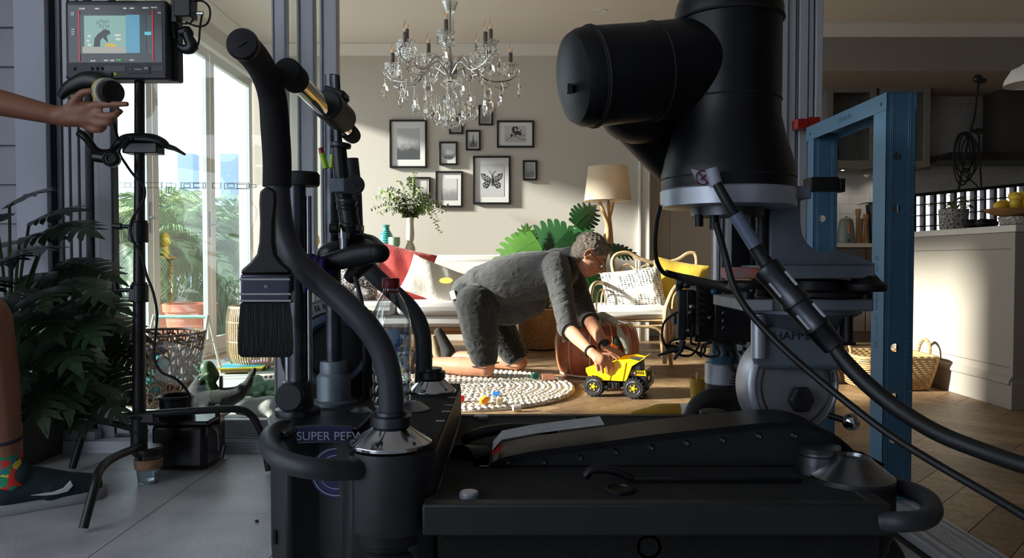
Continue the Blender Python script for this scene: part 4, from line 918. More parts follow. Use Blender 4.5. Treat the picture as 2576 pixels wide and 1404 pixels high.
# ---- rattan armchair
d = 5.55; cx = gx(1617, d); t = thing('rattan_armchair', 'rattan armchair with looped cane back and white seat cushion beside the pouf', 'armchair', (cx, d, 0))
def C(px, py, dd): return P(px, py, dd)
cane = .0155
B().tube([C(1505, 800, 5.35), C(1487, 770, 5.3), C(1487, 730, 5.32), C(1500, 712, 5.4), C(1525, 716, 5.6), C(1535, 735, 5.8)], cane, 8, n=5).build('armrest', m_rattan, t)
B().tube([C(1672, 915, 5.2), C(1673, 800, 5.2), C(1680, 760, 5.2), C(1700, 722, 5.3), C(1722, 716, 5.6), C(1735, 740, 5.8)], cane, 8, n=5).build('armrest', m_rattan, t)
bt = [C(1560, 760, 5.75), C(1547, 700, 5.8), C(1540, 660, 5.85), C(1552, 640, 5.87), C(1580, 636, 5.88), C(1610, 650, 5.88), C(1650, 662, 5.88), C(1700, 655, 5.88), C(1730, 638, 5.87), C(1749, 640, 5.86), C(1752, 670, 5.84), C(1738, 720, 5.8), C(1722, 780, 5.75)]
B().tube(bt, cane, 8, n=5).build('back_rail', m_rattan, t)
for pxa, pxb, top in ((1556, 1600, 665), (1604, 1645, 668), (1649, 1692, 668), (1696, 1735, 662)):
    m_ = (pxa + pxb) / 2; B().tube([C(pxa, 790, 5.72), C(pxa, 710, 5.8), C(pxa + 3, top + 14, 5.85), C(m_, top, 5.86), C(pxb - 3, top + 14, 5.85), C(pxb, 710, 5.8), C(pxb, 790, 5.72)], .008, 7, n=4).build('back_loop', m_rattan, t)
for px in (1601, 1647, 1694): B().tube([C(px, 655, 5.88), C(px, 700, 5.81), C(px, 790, 5.72)], .009, 7).build('back_cane', m_rattan, t)
for a_, e_ in ((5.32, 1500), (5.4, 1512)): B().tube([C(e_, 800, a_), C(e_ + 2, 745, a_), C(e_ + 12, 728, a_ + .06), C(e_ + 22, 745, a_ + .14), C(e_ + 22, 800, a_ + .14)], .007, 6, n=4).build('arm_loop', m_rattan, t)
for a_ in (5.35, 5.5): B().tube([C(1690, 850, a_), C(1692, 760, a_), C(1705, 735, a_ + .06), C(1718, 755, a_ + .12), C(1718, 850, a_ + .12)], .007, 6, n=4).build('arm_loop', m_rattan, t)
zs = C(1600, 808, 5.2).z
L_, R_ = C(1500, 808, 5.25).x, C(1678, 808, 5.25).x
B().tube([(L_, 5.22, zs), (R_, 5.22, zs), (R_ + .06, 5.78, zs), (L_ + .09, 5.78, zs)], .016, 8, closed=True).tube([(L_, 5.22, zs - .035), (R_, 5.22, zs - .035), (R_ + .06, 5.78, zs - .035), (L_ + .09, 5.78, zs - .035)], .012, 8, closed=True).build('seat_frame', m_rattan, t)
for x, y in ((L_ + .005, 5.22), (R_ - .005, 5.22), (R_ + .05, 5.78), (L_ + .1, 5.78)):
    B().tube([(x, y, zs), (x + (.03 if x > cx else -.0), y, 0)], [.017, .013], 8).build('leg', m_wood if y < 5.5 else m_rattan, t)
B().tube([(L_ + .1, 5.215, zs - .03), (cx + .03, 5.215, zs - .05), (R_ - .03, 5.215, zs - .13), (R_, 5.215, .08)], .010, 7, n=6).tube([(L_ + .02, 5.215, .1), (L_ + .05, 5.215, zs - .1), (L_ + .18, 5.215, zs - .04)], .010, 7, n=6).tube([(R_ + .0, 5.25, .12), (R_ + .01, 5.4, zs - .1), (R_ + .02, 5.5, zs - .04)], .009, 7, n=5).build('apron_curve', m_rattan, t)
sc_ = B().bb(L_ + .015, R_ + .02, 5.20, 5.74, zs + .012, zs + .1).build('seat_cushion', m_sofa, t, bevel=.035)
cushion('cushion', C(1700, 716, 5.62), .40, .38, .13, (-.35, .18, -.45), wrinkle('mustard linen', (206, 170, 52)), 'mustard yellow cushion in the back corner of the rattan armchair', group='cushions on the rattan armchair')
cushion('cushion', C(1592, 728, 5.5), .45, .33, .15, (-.45, -.12, -.1), pat('black ticked cloth', (228, 222, 212), (46, 44, 50), 'dots', 44), 'white cushion with rows of black ticks on the rattan armchair', group='cushions on the rattan armchair')
# ---- seagrass baskets on the floor at the right
def basketm(N, L, b, nt):
    tc = N('TexCoord'); w1 = N('TexWave', Scale=26); w1.bands_direction = 'Z'; w2 = N('TexWave', Scale=16); n = N('TexNoise', Scale=60); mm_ = N('Math', operation='MULTIPLY')
    w2.bands_direction = 'DIAGONAL'
    for q in (w1, w2, n): L(tc.outputs['Object'], q.inputs['Vector'])
    L(w1.outputs['Fac'], mm_.inputs[0]); L(w2.outputs['Fac'], mm_.inputs[1]); r = N('ValToRGB'); r.color_ramp.elements[0].color = (*lin((150, 116, 72)), 1); r.color_ramp.elements[1].color = (*lin((222, 190, 140)), 1); L(mm_.outputs[0], r.inputs[0]); L(r.outputs[0], b.inputs['Base Color'])
    bp = N('Bump'); bp.inputs['Strength'].default_value = .9; bp.inputs['Distance'].default_value = .01; L(mm_.outputs[0], bp.inputs['Height']); L(bp.outputs[0], b.inputs['Normal']); b.inputs['Roughness'].default_value = .8
m_bask = nodemat('woven seagrass', basketm)
def sq(c, hw, hd, z, r, flare, n=6):
    out = []; hw += flare; hd += flare
    for sx, sy, a0 in ((1, 1, 0), (-1, 1, PI / 2), (-1, -1, PI), (1, -1, 1.5 * PI)):
        for k in range(n): a = a0 + k / (n - 1) * PI / 2; out.append(c + V(sx * (hw - r) + r * math.cos(a), sy * (hd - r) + r * math.sin(a), z))
    return out
def floor_basket(c, hw, hd, h, lab):
    t = thing('seagrass_basket', lab, 'basket', c, 'low seagrass baskets on the floor'); b = B()
    b.rings([sq(c, hw, hd, 0, .06, -.05), sq(c, hw, hd, .02, .06, -.02), sq(c, hw, hd, h * .6, .06, .0), sq(c, hw, hd, h, .06, .012), sq(c, hw, hd, h, .06, -.01), sq(c, hw, hd, h * .6, .06, -.022), sq(c, hw, hd, .03, .06, -.05)]); b.build('body', m_bask, t, ang=60)
    B().tube(sq(c, hw, hd, h + .002, .06, .002), .012, 8, closed=True).build('rim', m_bask, t)
    for s in (-1, 1): B().tube([c + V(s * hw, -.06, h - .04), c + V(s * (hw + .012), -.055, h + .05), c + V(s * (hw + .015), 0, h + .09), c + V(s * (hw + .012), .055, h + .05), c + V(s * hw, .06, h - .04)], .009, 8, n=5).build('handle', m_bask, t)
floor_basket(Vector((2.19, 4.42, 0)), .22, .19, .19, 'seagrass basket whose handle throws a shadow on the island, right of the blue stud')
floor_basket(Vector((1.745, 4.64, 0)), .19, .18, .19, 'seagrass basket left of the blue stud, partly behind the dolly column')
# ------------------------------------------------------------------ kneeling man
m_skin = mat('sunlit skin', (192, 134, 104), .5, bump=.12, bs=120, var=.12, vs=14, subs=.08)
m_hair = mat('grey brown short hair', (134, 122, 110), .8, bump=.9, bs=220, var=.5, vs=60)
m_shirt = nodemat('charcoal linen', lambda N, L, b, nt: None)
def clothm(name, col, dist=.02):
    m = mat(name, col, .88, sheen=.15); nt = m.node_tree; b = nt.nodes['Principled BSDF']
    if 'fold' in nt.nodes: return m
    tc = nt.nodes.new('ShaderNodeTexCoord'); n = nt.nodes.new('ShaderNodeTexNoise'); n.name = 'fold'; n.inputs['Scale'].default_value = 9; n.inputs['Detail'].default_value = 2; n.inputs['Distortion'].default_value = 1.6
    mp = nt.nodes.new('ShaderNodeMapping'); mp.inputs['Scale'].default_value = (1, 1.2, 1.9); mp.inputs['Rotation'].default_value = (0, .6, 0)
    bp = nt.nodes.new('ShaderNodeBump'); bp.inputs['Strength'].default_value = .9; bp.inputs['Distance'].default_value = dist
    n2 = nt.nodes.new('ShaderNodeTexNoise'); n2.inputs['Scale'].default_value = 500; bp2 = nt.nodes.new('ShaderNodeBump'); bp2.inputs['Strength'].default_value = .25; bp2.inputs['Distance'].default_value = .003
    k = nt.links.new; k(tc.outputs['Object'], mp.inputs[0]); k(mp.outputs[0], n.inputs['Vector']); k(n.outputs[0], bp.inputs['Height']); k(tc.outputs['Object'], n2.inputs['Vector']); k(n2.outputs[0], bp2.inputs['Height']); k(bp.outputs[0], bp2.inputs['Normal']); k(bp2.outputs[0], b.inputs['Normal'])
    return m
m_shirt = clothm('charcoal linen shirt', (58, 57, 58)); m_shorts = clothm('black cotton shorts', (25, 24, 25))
def hand(b, wr, d, n, L=.185, curl=(.5, .6, .5), spread=.1, thumb=(.7, .5), side=1, fat=1.0):
    """palm + five fingers. wr wrist, d direction of fingers, n back-of-hand normal, side: +1 thumb towards n x d"""
    d = Vector(d).normalized(); n = Vector(n); n = (n - d * n.dot(d)).normalized(); s = n.cross(d) * side
    pl = L * .50; fw = .0195
    for k, o in enumerate((-1.5, -.5, .5, 1.5)):  # metacarpals fused by the remesh
        b.cap(wr + s * o * .009, wr + d * pl * (1 - .03 * abs(o - .2)) + s * o * fw, .0145, .0112 * fat)
    for k, (o, l) in enumerate(((1.5, .43), (.5, .49), (-.5, .46), (-1.5, .36))):
        p = wr + d * pl * (1 - .03 * abs(o - .2)) + s * o * fw; dd = (d + s * o * spread * .5).normalized(); l *= L; a = 0; r = .0098 * fat
        for j, (f, c) in enumerate(zip((.45, .31, .24), curl)):
            ax = s; a = c + .06 * (k == 0) - .04 * j; dd = Matrix.Rotation(a, 3, -ax * side * 1.0) @ dd if False else (dd * math.cos(a) - n * math.sin(a) if j == 0 else rotv(dd, n, s, a)).normalized()
            q = p + dd * l * f; b.cap(p, q, r, r * .93, 10); p = q; r *= .93
    tp = wr + d * pl * .22 + s * .024; td = (s * thumb[0] + d * .7 - n * thumb[1]).normalized(); q = tp + td * L * .2
    b.cap(wr + d * .01 + s * .012, tp, .014, .0135); b.cap(tp, q, .0135, .011); td2 = (td * .6 + d * .55 - n * .3).normalized(); b.cap(q, q + td2 * L * .17, .011, .0085)
def rotv(v, n, s, a):
    """bend v towards the palm in the plane it shares with n"""
    ax = s.normalized(); k = v.cross(ax)
    w1 = Matrix.Rotation(a, 3, ax) @ v; w2 = Matrix.Rotation(-a, 3, ax) @ v
    return w1 if w1.dot(n) < w2.dot(n) else w2
def head(b, c, f, u, hs=1.0):
    """head shape around centre c; f face direction, u crown direction; returns the local-to-world function"""
    f = Vector(f).normalized(); u = (Vector(u) - f * Vector(u).dot(f)).normalized(); l = u.cross(f)
    def Lh(x, y, z): return c + (f * x + l * y + u * z) * hs
    R = Matrix((f, l, u)).transposed()
    def E(x, y, z, r, rx=None): b.ell(Lh(x, y, z), tuple(q * hs for q in r), R, 16, 12)
    E(-.015, 0, .028, (.098, .076, .092)); E(.022, 0, -.02, (.072, .066, .085)); E(.045, 0, -.075, (.045, .044, .035)); E(.055, 0, -.094, (.024, .024, .018))
    b.cap(Lh(.088, 0, .012), Lh(.112, 0, -.026), .009 * hs, .0135 * hs); E(.100, .011, -.03, (.009, .008, .007)); E(.100, -.011, -.03, (.009, .008, .007))
    b.cap(Lh(.078, -.032, .024), Lh(.084, .0, .020), .010 * hs, .011 * hs); b.cap(Lh(.078, .032, .024), Lh(.084, .0, .020), .010 * hs, .011 * hs)
    for s in (-1, 1): E(.066, s * .034, .008, (.014, .017, .009)); E(.064, s * .036, -.022, (.024, .02, .018)); E(.03, s * .055, -.055, (.03, .014, .03)); E(.0, s * .06, .01, (.03, .018, .03))
    b.cap(Lh(.089, -.02, -.055), Lh(.096, 0, -.053), .006 * hs, .0075 * hs); b.cap(Lh(.089, .02, -.055), Lh(.096, 0, -.053), .006 * hs, .0075 * hs)
    b.cap(Lh(.086, -.016, -.067), Lh(.092, 0, -.068), .006 * hs, .008 * hs); b.cap(Lh(.086, .016, -.067), Lh(.092, 0, -.068), .006 * hs, .008 * hs)
    for s in (-1, 1):
        pts = [Lh(-.012 + .016 * math.cos(a), s * (.079 + .008 * math.cos(a - 2.4)), -.004 + .03 * math.sin(a)) for a in [i * PI / 6 for i in range(12)]]
        for i in range(12): b.cap(pts[i], pts[(i + 1) % 12], .0048 * hs, .0048 * hs, 8)
        E(-.01, s * .074, -.004, (.014, .005, .026)); E(-.008, s * .078, -.03, (.008, .006, .009))
    return Lh, R
Hc = P(1483, 643, 4.56)
knN, knF = P(1222, 930, 4.62), P(1305, 925, 4.93); knN.z = .085; knF.z = .075
hipN, hipF = P(1200, 778, 4.66), P(1222, 778, 4.90)
ankN, ankF = P(1050, 930, 4.78), P(1140, 903, 5.12); ankN.z = .09; ankF.z = .09
shN, shF = P(1398, 668, 4.50), P(1432, 672, 4.84)
elN, elF = P(1430, 828, 4.36), P(1480, 800, 4.66)
wrN, wrF = P(1488, 886, 4.09), P(1523, 873, 4.40)
t = thing('person', 'grey haired man in charcoal shirt and glasses kneeling with his hands on the toy truck', 'person', (knN.x, 4.75, 0))
b = B()
b.chain([hipN, knN], [.085, .058]); b.chain([hipF, knF], [.085, .058]); b.chain([knN, knN + (ankN - knN) * .35, ankN], [.056, .058, .036]); b.chain([knF, knF + (ankF - knF) * .35, ankF], [.056, .058, .036])
b.chain([P(1195, 745, 4.78), P(1290, 705, 4.75), P(1375, 680, 4.68)], [.11, .11, .12]); b.chain([shN, shF], [.055, .055])
b.chain([P(1395, 672, 4.66), P(1440, 655, 4.60), P(1465, 650, 4.57)], [.07, .055, .052])
b.chain([shN, elN, elN + (wrN - elN) * .35, wrN], [.048, .04, .042, .027]); b.chain([shF, elF, elF + (wrF - elF) * .35, wrF], [.048, .04, .042, .027])
fd = Vector((.76, -.10, -.65)); Lh, RH = head(b, Hc, fd, (.64, 0, .77), 1.03)
dN = (TL(X0 + .135, -.045, .12) - wrN).normalized(); q_ = wrN; h_ = P(1512, 905, 4.06); b.chain([q_, h_], [.028, .031]); b.chain([P(1500, 903, 4.06), P(1524, 908, 4.06)], [.022, .022])
for pts_ in ([(1500, 905), (1501, 920), (1504, 932)], [(1511, 908), (1514, 924), (1516, 937)], [(1522, 908), (1527, 924), (1529, 937)], [(1532, 905), (1539, 919), (1541, 931)]): b.chain([P(x, y, 4.052 + .006 * i) for i, (x, y) in enumerate(pts_)], [.0115, .010, .0088])
b.chain([P(1518, 893, 4.07), P(1538, 893, 4.07), P(1553, 903, 4.065)], [.014, .012, .0092])
hand(b, wrF, V(.75, -.35, -.35), V(-.1, -.1, 1), .175, (.3, .4, .3), .12, (.5, .4), 1)
b.build('body', m_skin, t, remesh=.0058, sm=2)
# hair
b = B(); R = RH
for (x, z, rx, ry, rz) in ((-.022, .042, .100, .081, .088), (-.045, .0, .075, .078, .075), (.012, .075, .070, .068, .048), (-.05, -.045, .05, .064, .05)):
    b.ell(Lh(x, 0, z), (rx * 1.03, ry * 1.03, rz * 1.03), R, 18, 12)
rnd = random.Random(6)
for k in range(520):
    a, e = rnd.uniform(0, 2 * PI), rnd.uniform(-.2, 1.5)
    x, y, z = -.022 + .100 * math.cos(e) * math.cos(a), .080 * math.cos(e) * math.sin(a), .042 + .088 * math.sin(e)
    if x > .045 and z < .085: continue
    p = Lh(x, y, z); q = Lh(x * 1.02 + rnd.uniform(-.004, .004), y * 1.03 + rnd.uniform(-.004, .004), z * 1.015 + .001); b.cap(p, q, .0050, .0032, 6)
b.build('hair', m_hair, t, remesh=.0042, sm=0)
b = B()
for s in (-1, 1):
    b.tube([Lh(.100, s * .012, .004), Lh(.099, s * .03, .006), Lh(.090, s * .052, .004), Lh(.089, s * .052, -.018), Lh(.097, s * .03, -.024), Lh(.100, s * .014, -.016)], .0014, 6, n=3)
    b.tube([Lh(.090, s * .052, .004), Lh(.05, s * .081, .006), Lh(-.01, s * .086, .008), Lh(-.03, s * .084, -.012)], .0016, 6, n=3)
b.tube([Lh(.105, -.013, .004), Lh(.110, 0, .007), Lh(.105, .013, .004)], .0016, 6, n=3)
g = b.build('glasses', mat('dark metal spectacle frame', (24, 22, 22), .3, .6), t)
b = B()
for s in (-1, 1): b.face([Lh(.100, s * .014, .002), Lh(.099, s * .03, .005), Lh(.090, s * .051, .002), Lh(.089, s * .051, -.017), Lh(.097, s * .03, -.023), Lh(.100, s * .014, -.015)])
b.build('spectacle_lens', glassmat('spectacle glass', (.95, .95, .95), .3, .02, .06), g)
for s in (-1, 1): B().ell(Lh(.0735, s * .033, -.002), (.009, .011, .005), R).build('eye', mat('downcast eye', (96, 80, 70), .25), t)
for s in (-1, 1): B().tube([Lh(.089, s * .014, .030), Lh(.084, s * .032, .035), Lh(.070, s * .050, .030)], [.003, .004, .002], 6, n=3).build('eyebrow', m_hair, t)
# shirt
b = B()
tor = [(1176, 735, .115, 4.80), (1215, 722, .150, 4.79), (1268, 712, .180, 4.77), (1320, 700, .180, 4.74), (1372, 690, .158, 4.69), (1410, 680, .125, 4.67)]
for i in range(len(tor) - 1):
    a, e = tor[i], tor[i + 1]
    for s in (-1, 1): b.cap(P(a[0], a[1], a[3] + s * .045), P(e[0], e[1], e[3] + s * .045), a[2] * .93, e[2] * .93, 20)
b.chain([P(1190, 760, 4.72), P(1280, 780, 4.72), P(1340, 760, 4.70)], [.10, .10, .09]); b.chain([P(1190, 760, 4.86), P(1280, 780, 4.84)], [.10, .09])
for k in range(7): # loose hem folds hanging over the shorts
    b.cap(P(1215 + k * 16, 790, 4.66 + .03 * (k % 2)), P(1222 + k * 15, 812 - 1.5 * k, 4.655 + .03 * (k % 2)), .05, .032, 10)
b.chain([shN, shN + (elN - shN) * .5, elN], [.085, .070, .060]); b.chain([shF, shF + (elF - shF) * .5, elF], [.082, .068, .058])
b.chain([P(1400, 662, 4.66), P(1432, 650, 4.62)], [.095, .072]); b.chain([shN, shF], [.075, .075])
for (q, r) in ((.2, .078), (.45, .072), (.7, .066)):
    cc = shN + (elN - shN) * q; b.torus(cc, r * .93, .010, (elN - shN) + V(.3, 0, .2) * (q - .4), 18, 6)
b.build('shirt', m_shirt, t, remesh=.0075, sm=2)
b = B()
for (e, w) in ((elN, wrN), (elF, wrF)):
    ax = (w - e).normalized(); b.lathe([(.054, -.05), (.060, -.02), (.056, .028), (.059, .033), (.050, .034), (.046, .0)], e, ax, seg=24); b.torus(e + ax * .0, .057, .004, ax + V(.2, 0, .1), 24, 6)
b.build('rolled_cuff', m_shirt, t)
b = B(); b.torus(P(1450, 655, 4.585), .062, .011, (P(1465, 650, 4.57) - P(1440, 660, 4.6)), 28, 8, 1, 1.05); b.build('collar', m_shirt, t)
b = B().tube([P(1372, 690, 4.50), P(1392, 655, 4.50), P(1425, 640, 4.53)], .0025, 5, n=4).tube([P(1215, 752, 4.645), P(1290, 728, 4.60), P(1365, 712, 4.54)], .003, 5, n=4); b.build('seam', m_shirt, t)
# shorts
b = B()
for (h_, k_, yo) in ((hipN, knN, -.01), (hipF, knF, .01)):
    kk = h_ + (k_ - h_) * .80; b.chain([h_ + V(0, yo, .03), h_ + (k_ - h_) * .45, kk], [.135, .115, .088])
b.chain([P(1178, 745, 4.72), P(1185, 745, 4.86)], [.105, .105]); b.chain([hipN + V(.05, .03, .03), hipF + V(.05, 0, .03)], [.12, .12])
for q in (.25, .4, .52, .66): b.torus(hipN + (knN - hipN) * q, .118 - q * .035, .010, (knN - hipN).normalized() + V(.35, .1, .1) * (1 if q > .3 else -1) * .5, 22, 6)
b.build('shorts', m_shorts, t, remesh=.0075, sm=2)
b = B()
kk = hipN + (knN - hipN) * .80; b.torus(kk + (knN - hipN).normalized() * .055, .083, .004, knN - hipN, 28, 6); kk = hipF + (knF - hipF) * .80; b.torus(kk + (knF - hipF).normalized() * .055, .083, .004, knF - hipF, 28, 6)
b.build('shorts_hem', m_shorts, t)
b = B().box(P(1142, 742, 4.70), (.035, .12, .055), (0, -.3, 0)); b.build('back_label', mat('white cloth tape', (235, 232, 226), .8), t, bevel=.004)
# shoes (far one up on its toe)
m_shoe = mat('black suede trainer', (38, 36, 34), .85, bump=.3, bs=120)
for (a, top) in ((ankF, V(-.10, .02, .16)), (ankN, V(-.12, .02, .02))):
    toe = a + V(-.04, .02, -.045); b = B(); heel = a + top
    b.chain([heel, a + V(-.03, 0, .03), toe], [.034, .046, .038]); b.chain([a + V(-.06, .015, .06), toe + V(-.02, 0, .0)], [.036, .034]); s_ = b.build('shoe', m_shoe, t, remesh=.007, sm=2)
    ax = (toe - heel).normalized(); off = V(-.036, 0, -.02) if top.z > .1 else V(-.01, 0, -.02)
    B().tube([heel + off, (heel + toe) / 2 + off * 1.25, toe + off * 1.05], [.028, .033, .030], 10, n=3).build('shoe_sole', mat('worn pale sole', (150, 132, 104), .85, bump=.4, bs=60), s_)
# watch and bracelet
aN = (wrN - elN).normalized(); aF = (wrF - elF).normalized()
B().tube([wrN + aN * -.012 + basis(aN)[0] * .031 * math.cos(q) + basis(aN)[1] * .031 * math.sin(q) for q in [i * PI / 12 for i in range(24)]], .0065, 8, closed=True).build('bracelet', m_blackr, t)
w = B().tube([wrF + aF * -.02 + basis(aF)[0] * .032 * math.cos(q) + basis(aF)[1] * .032 * math.sin(q) for q in [i * PI / 12 for i in range(24)]], .0075, 8, closed=True).build('watch_strap', m_blackr, t)
B().lathe([(.019, 0), (.019, .009), (.001, .010)], wrF + aF * -.02 + V(0, -.030, .012), (0, -1, .4)).build('watch_case', m_dsteel, w)
# ------------------------------------------------------------------ kitchen
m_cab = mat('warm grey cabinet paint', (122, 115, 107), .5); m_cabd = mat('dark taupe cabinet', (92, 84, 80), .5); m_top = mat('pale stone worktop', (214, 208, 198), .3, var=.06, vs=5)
xb = gx(2010, 6.35)
struct(B().bb(xb, 5.0, 6.35, 7.35, 2.32, 2.7), 'wall_bulkhead', mat('shade-darkened wall paint', (142, 134, 124), .75))  # ordinary wall paint, darkened to stand in for the dim kitchen light
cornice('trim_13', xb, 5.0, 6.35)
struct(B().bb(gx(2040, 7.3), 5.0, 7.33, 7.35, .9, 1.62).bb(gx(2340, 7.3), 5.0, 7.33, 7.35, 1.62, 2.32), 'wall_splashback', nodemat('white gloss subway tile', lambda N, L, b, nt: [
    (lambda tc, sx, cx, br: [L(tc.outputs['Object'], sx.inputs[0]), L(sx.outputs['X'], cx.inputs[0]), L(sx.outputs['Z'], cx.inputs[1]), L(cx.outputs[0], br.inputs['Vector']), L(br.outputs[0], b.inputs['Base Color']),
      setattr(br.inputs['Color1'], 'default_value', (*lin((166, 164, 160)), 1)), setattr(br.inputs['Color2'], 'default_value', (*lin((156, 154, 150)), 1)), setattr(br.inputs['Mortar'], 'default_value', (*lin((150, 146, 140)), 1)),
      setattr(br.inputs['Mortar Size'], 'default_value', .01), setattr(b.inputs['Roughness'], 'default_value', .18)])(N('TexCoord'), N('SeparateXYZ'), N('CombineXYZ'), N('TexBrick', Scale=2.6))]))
# wall cabinets with glass doors
def rectxz(pxa, pxb, pya, pyb, y): a, c = P(pxa, pyb, y), P(pxb, pya, y); return a.x, c.x, a.z, c.z
for i, (pa, pb_, lab) in enumerate(((2078, 2207, 'glass fronted wall cabinet left, seen through the blue steel frame'), (2211, 2342, 'glass fronted wall cabinet right, half behind the blue steel stud'))):
    x0, x1, z0, z1 = rectxz(pa, pb_, 216, 420, 6.97); t = thing('wall_cabinet', lab, 'cabinet', ((x0 + x1) / 2, 7.1, z0), 'kitchen wall cabinets')
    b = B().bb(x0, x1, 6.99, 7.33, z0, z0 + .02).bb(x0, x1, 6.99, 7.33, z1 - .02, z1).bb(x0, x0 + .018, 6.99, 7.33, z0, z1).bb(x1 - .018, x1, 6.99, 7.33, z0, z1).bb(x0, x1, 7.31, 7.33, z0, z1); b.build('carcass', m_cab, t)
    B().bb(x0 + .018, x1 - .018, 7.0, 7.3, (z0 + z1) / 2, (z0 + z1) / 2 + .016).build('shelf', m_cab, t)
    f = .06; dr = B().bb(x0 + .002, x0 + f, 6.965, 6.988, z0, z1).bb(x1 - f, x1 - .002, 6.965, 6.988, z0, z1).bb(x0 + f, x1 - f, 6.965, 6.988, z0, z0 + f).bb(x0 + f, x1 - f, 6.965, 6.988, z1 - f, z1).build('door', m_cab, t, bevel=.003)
    B().bb(x0 + f, x1 - f, 6.975, 6.979, z0 + f, z1 - f).build('door_glass', m_glass, dr, smooth=False)
    hx = x0 + .03 if i else x1 - .03; B().cyl((hx, 6.965, z0 + .09), (hx, 6.945, z0 + .09), .008, .012, 12).build('knob', m_chrome, dr)
    for k, (bx_, r) in enumerate(((x0 + .14, .055), (x0 + .30, .06))):
        bb_ = Vector((bx_, 7.13, z0 + .0205)); tt = B()
        for q in range(3 if k == 0 else 2): tt.lathe([(r * .5, .0), (r, .03), (r * .95, .03), (.001, .008)], bb_ + V(0, 0, q * .016))
        tag(tt.build('bowl_stack', m_sage if k == 0 else m_cer), ('pale green' if k == 0 else 'cream') + ' bowls stacked at the ' + ('left' if k == 0 else 'right') + ' of the ' + ('left' if i == 0 else 'right') + ' glass wall cabinet', 'bowls')
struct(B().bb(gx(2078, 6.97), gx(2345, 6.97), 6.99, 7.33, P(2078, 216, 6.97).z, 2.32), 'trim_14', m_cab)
for px, lab in ((2120, 'small undercabinet spotlight left, shining on the white tiles'), (2232, 'small undercabinet spotlight right, behind the blue stud')):
    c = P(px, 421, 7.12); c.z = P(2100, 420, 6.97).z - .002; t = thing('cabinet_spotlight', lab, 'light', c, 'undercabinet spotlights')
    B().lathe([(.03, 0), (.03, -.01), (.022, -.011), (.022, 0)], c).build('housing', m_dsteel, t)
    B().lathe([(.014, -.0105), (.001, -.0105)], c).build('led', mat('lit led', (255, 250, 240), .3, emit=(255, 244, 226), es=14), t)
    l = bpy.data.objects.new('spot_light', bpy.data.lights.new('spot_light', 'SPOT')); COL.objects.link(l); l.parent = t; l.location = (0, .0, -.02); l.rotation_euler = (math.radians(14), 0, 0)
    l.data.energy = 3.2; l.data.spot_size = math.radians(120); l.data.spot_blend = .8; l.data.shadow_soft_size = .02; l.data.color = (1, .95, .88)
# range hood
x0, x1, z0, z1 = rectxz(2368, 2620, 388, 404, 6.9); t = thing('range_hood', 'dark range hood under the bulkhead behind the cable stand', 'hood', (4.2, 7.1, z0))
B().prism([(x0, 6.9, z0), (x0, 6.9, z0 + .02), (x0 + .12, 6.98, z1 + .03), (4.95, 6.98, z1 + .03), (4.95, 6.9, z0)], (0, .42, 0)).build('canopy', mat('dark hood steel', (60, 58, 56), .4, .4), t, bevel=.003)
B().bb(gx(2508, 7.05), 4.95, 7.05, 7.3, z1 + .03, 2.32).build('chimney', mat('hood chimney', (66, 60, 54), .5), t)
# back run of cabinets and worktop
y0 = 6.68; zt = P(2100, 612, y0).z; xk = gx(2020, y0)
t = thing('base_cabinets', 'dark taupe kitchen base cabinets along the tiled wall', 'cabinets', (4.0, 7.0, 0))
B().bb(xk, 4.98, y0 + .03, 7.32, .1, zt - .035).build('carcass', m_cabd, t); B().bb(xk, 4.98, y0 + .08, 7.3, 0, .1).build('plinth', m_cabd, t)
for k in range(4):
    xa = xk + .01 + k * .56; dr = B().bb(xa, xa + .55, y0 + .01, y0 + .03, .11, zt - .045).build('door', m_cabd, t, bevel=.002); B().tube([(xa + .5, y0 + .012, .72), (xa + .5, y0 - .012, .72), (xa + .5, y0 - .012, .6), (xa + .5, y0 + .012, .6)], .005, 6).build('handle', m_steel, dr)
tag(B().bb(xk - .01, 4.99, y0, 7.33, zt - .035, zt).build('kitchen_worktop', m_top, bevel=.003), 'pale stone worktop along the tiled kitchen wall', 'worktop')
def on_top(px, d): v = P(px, 608, d); v.z = zt; return v
c = on_top(2077, 6.95); h = .165
t = thing('glass_canister', 'square clear glass canister at the left end of the back worktop', 'canister', c)
B().box(c + V(0, 0, h / 2), (.085, .085, h)).build('jar', glassmat('canister glass', (.75, .82, .8), .3, .05, .05), t, bevel=.006); B().box(c + V(0, 0, h + .008), (.09, .09, .016)).build('lid', m_dsteel, t, bevel=.004)
c = on_top(2128, 6.92); t = thing('toaster_kettle', 'sage green tapered kettle with a copper strip beside the pepper mills', 'kettle', c)
B().lathe([(.078, 0), (.079, .01), (.074, .12), (.062, .2), (.05, .228), (.02, .238), (.001, .24)], c, sy=.8).build('body', mat('sage enamel', (122, 132, 122), .35), t)
B().tube([c + V(.0, -.060, .09), c + V(0, -.056, .15), c + V(0, -.046, .2)], .011, 8).build('copper_strip', mat('copper', (200, 130, 90), .3, .6), t); B().ell(c + V(0, -.068, .03), .009).build('switch', m_black, t); B().ell(c + V(0, 0, .245), .012).build('lid_knob', m_steel, t)
m_mill = mat('turned beech', (168, 124, 78), .45, var=.2, vs=9)
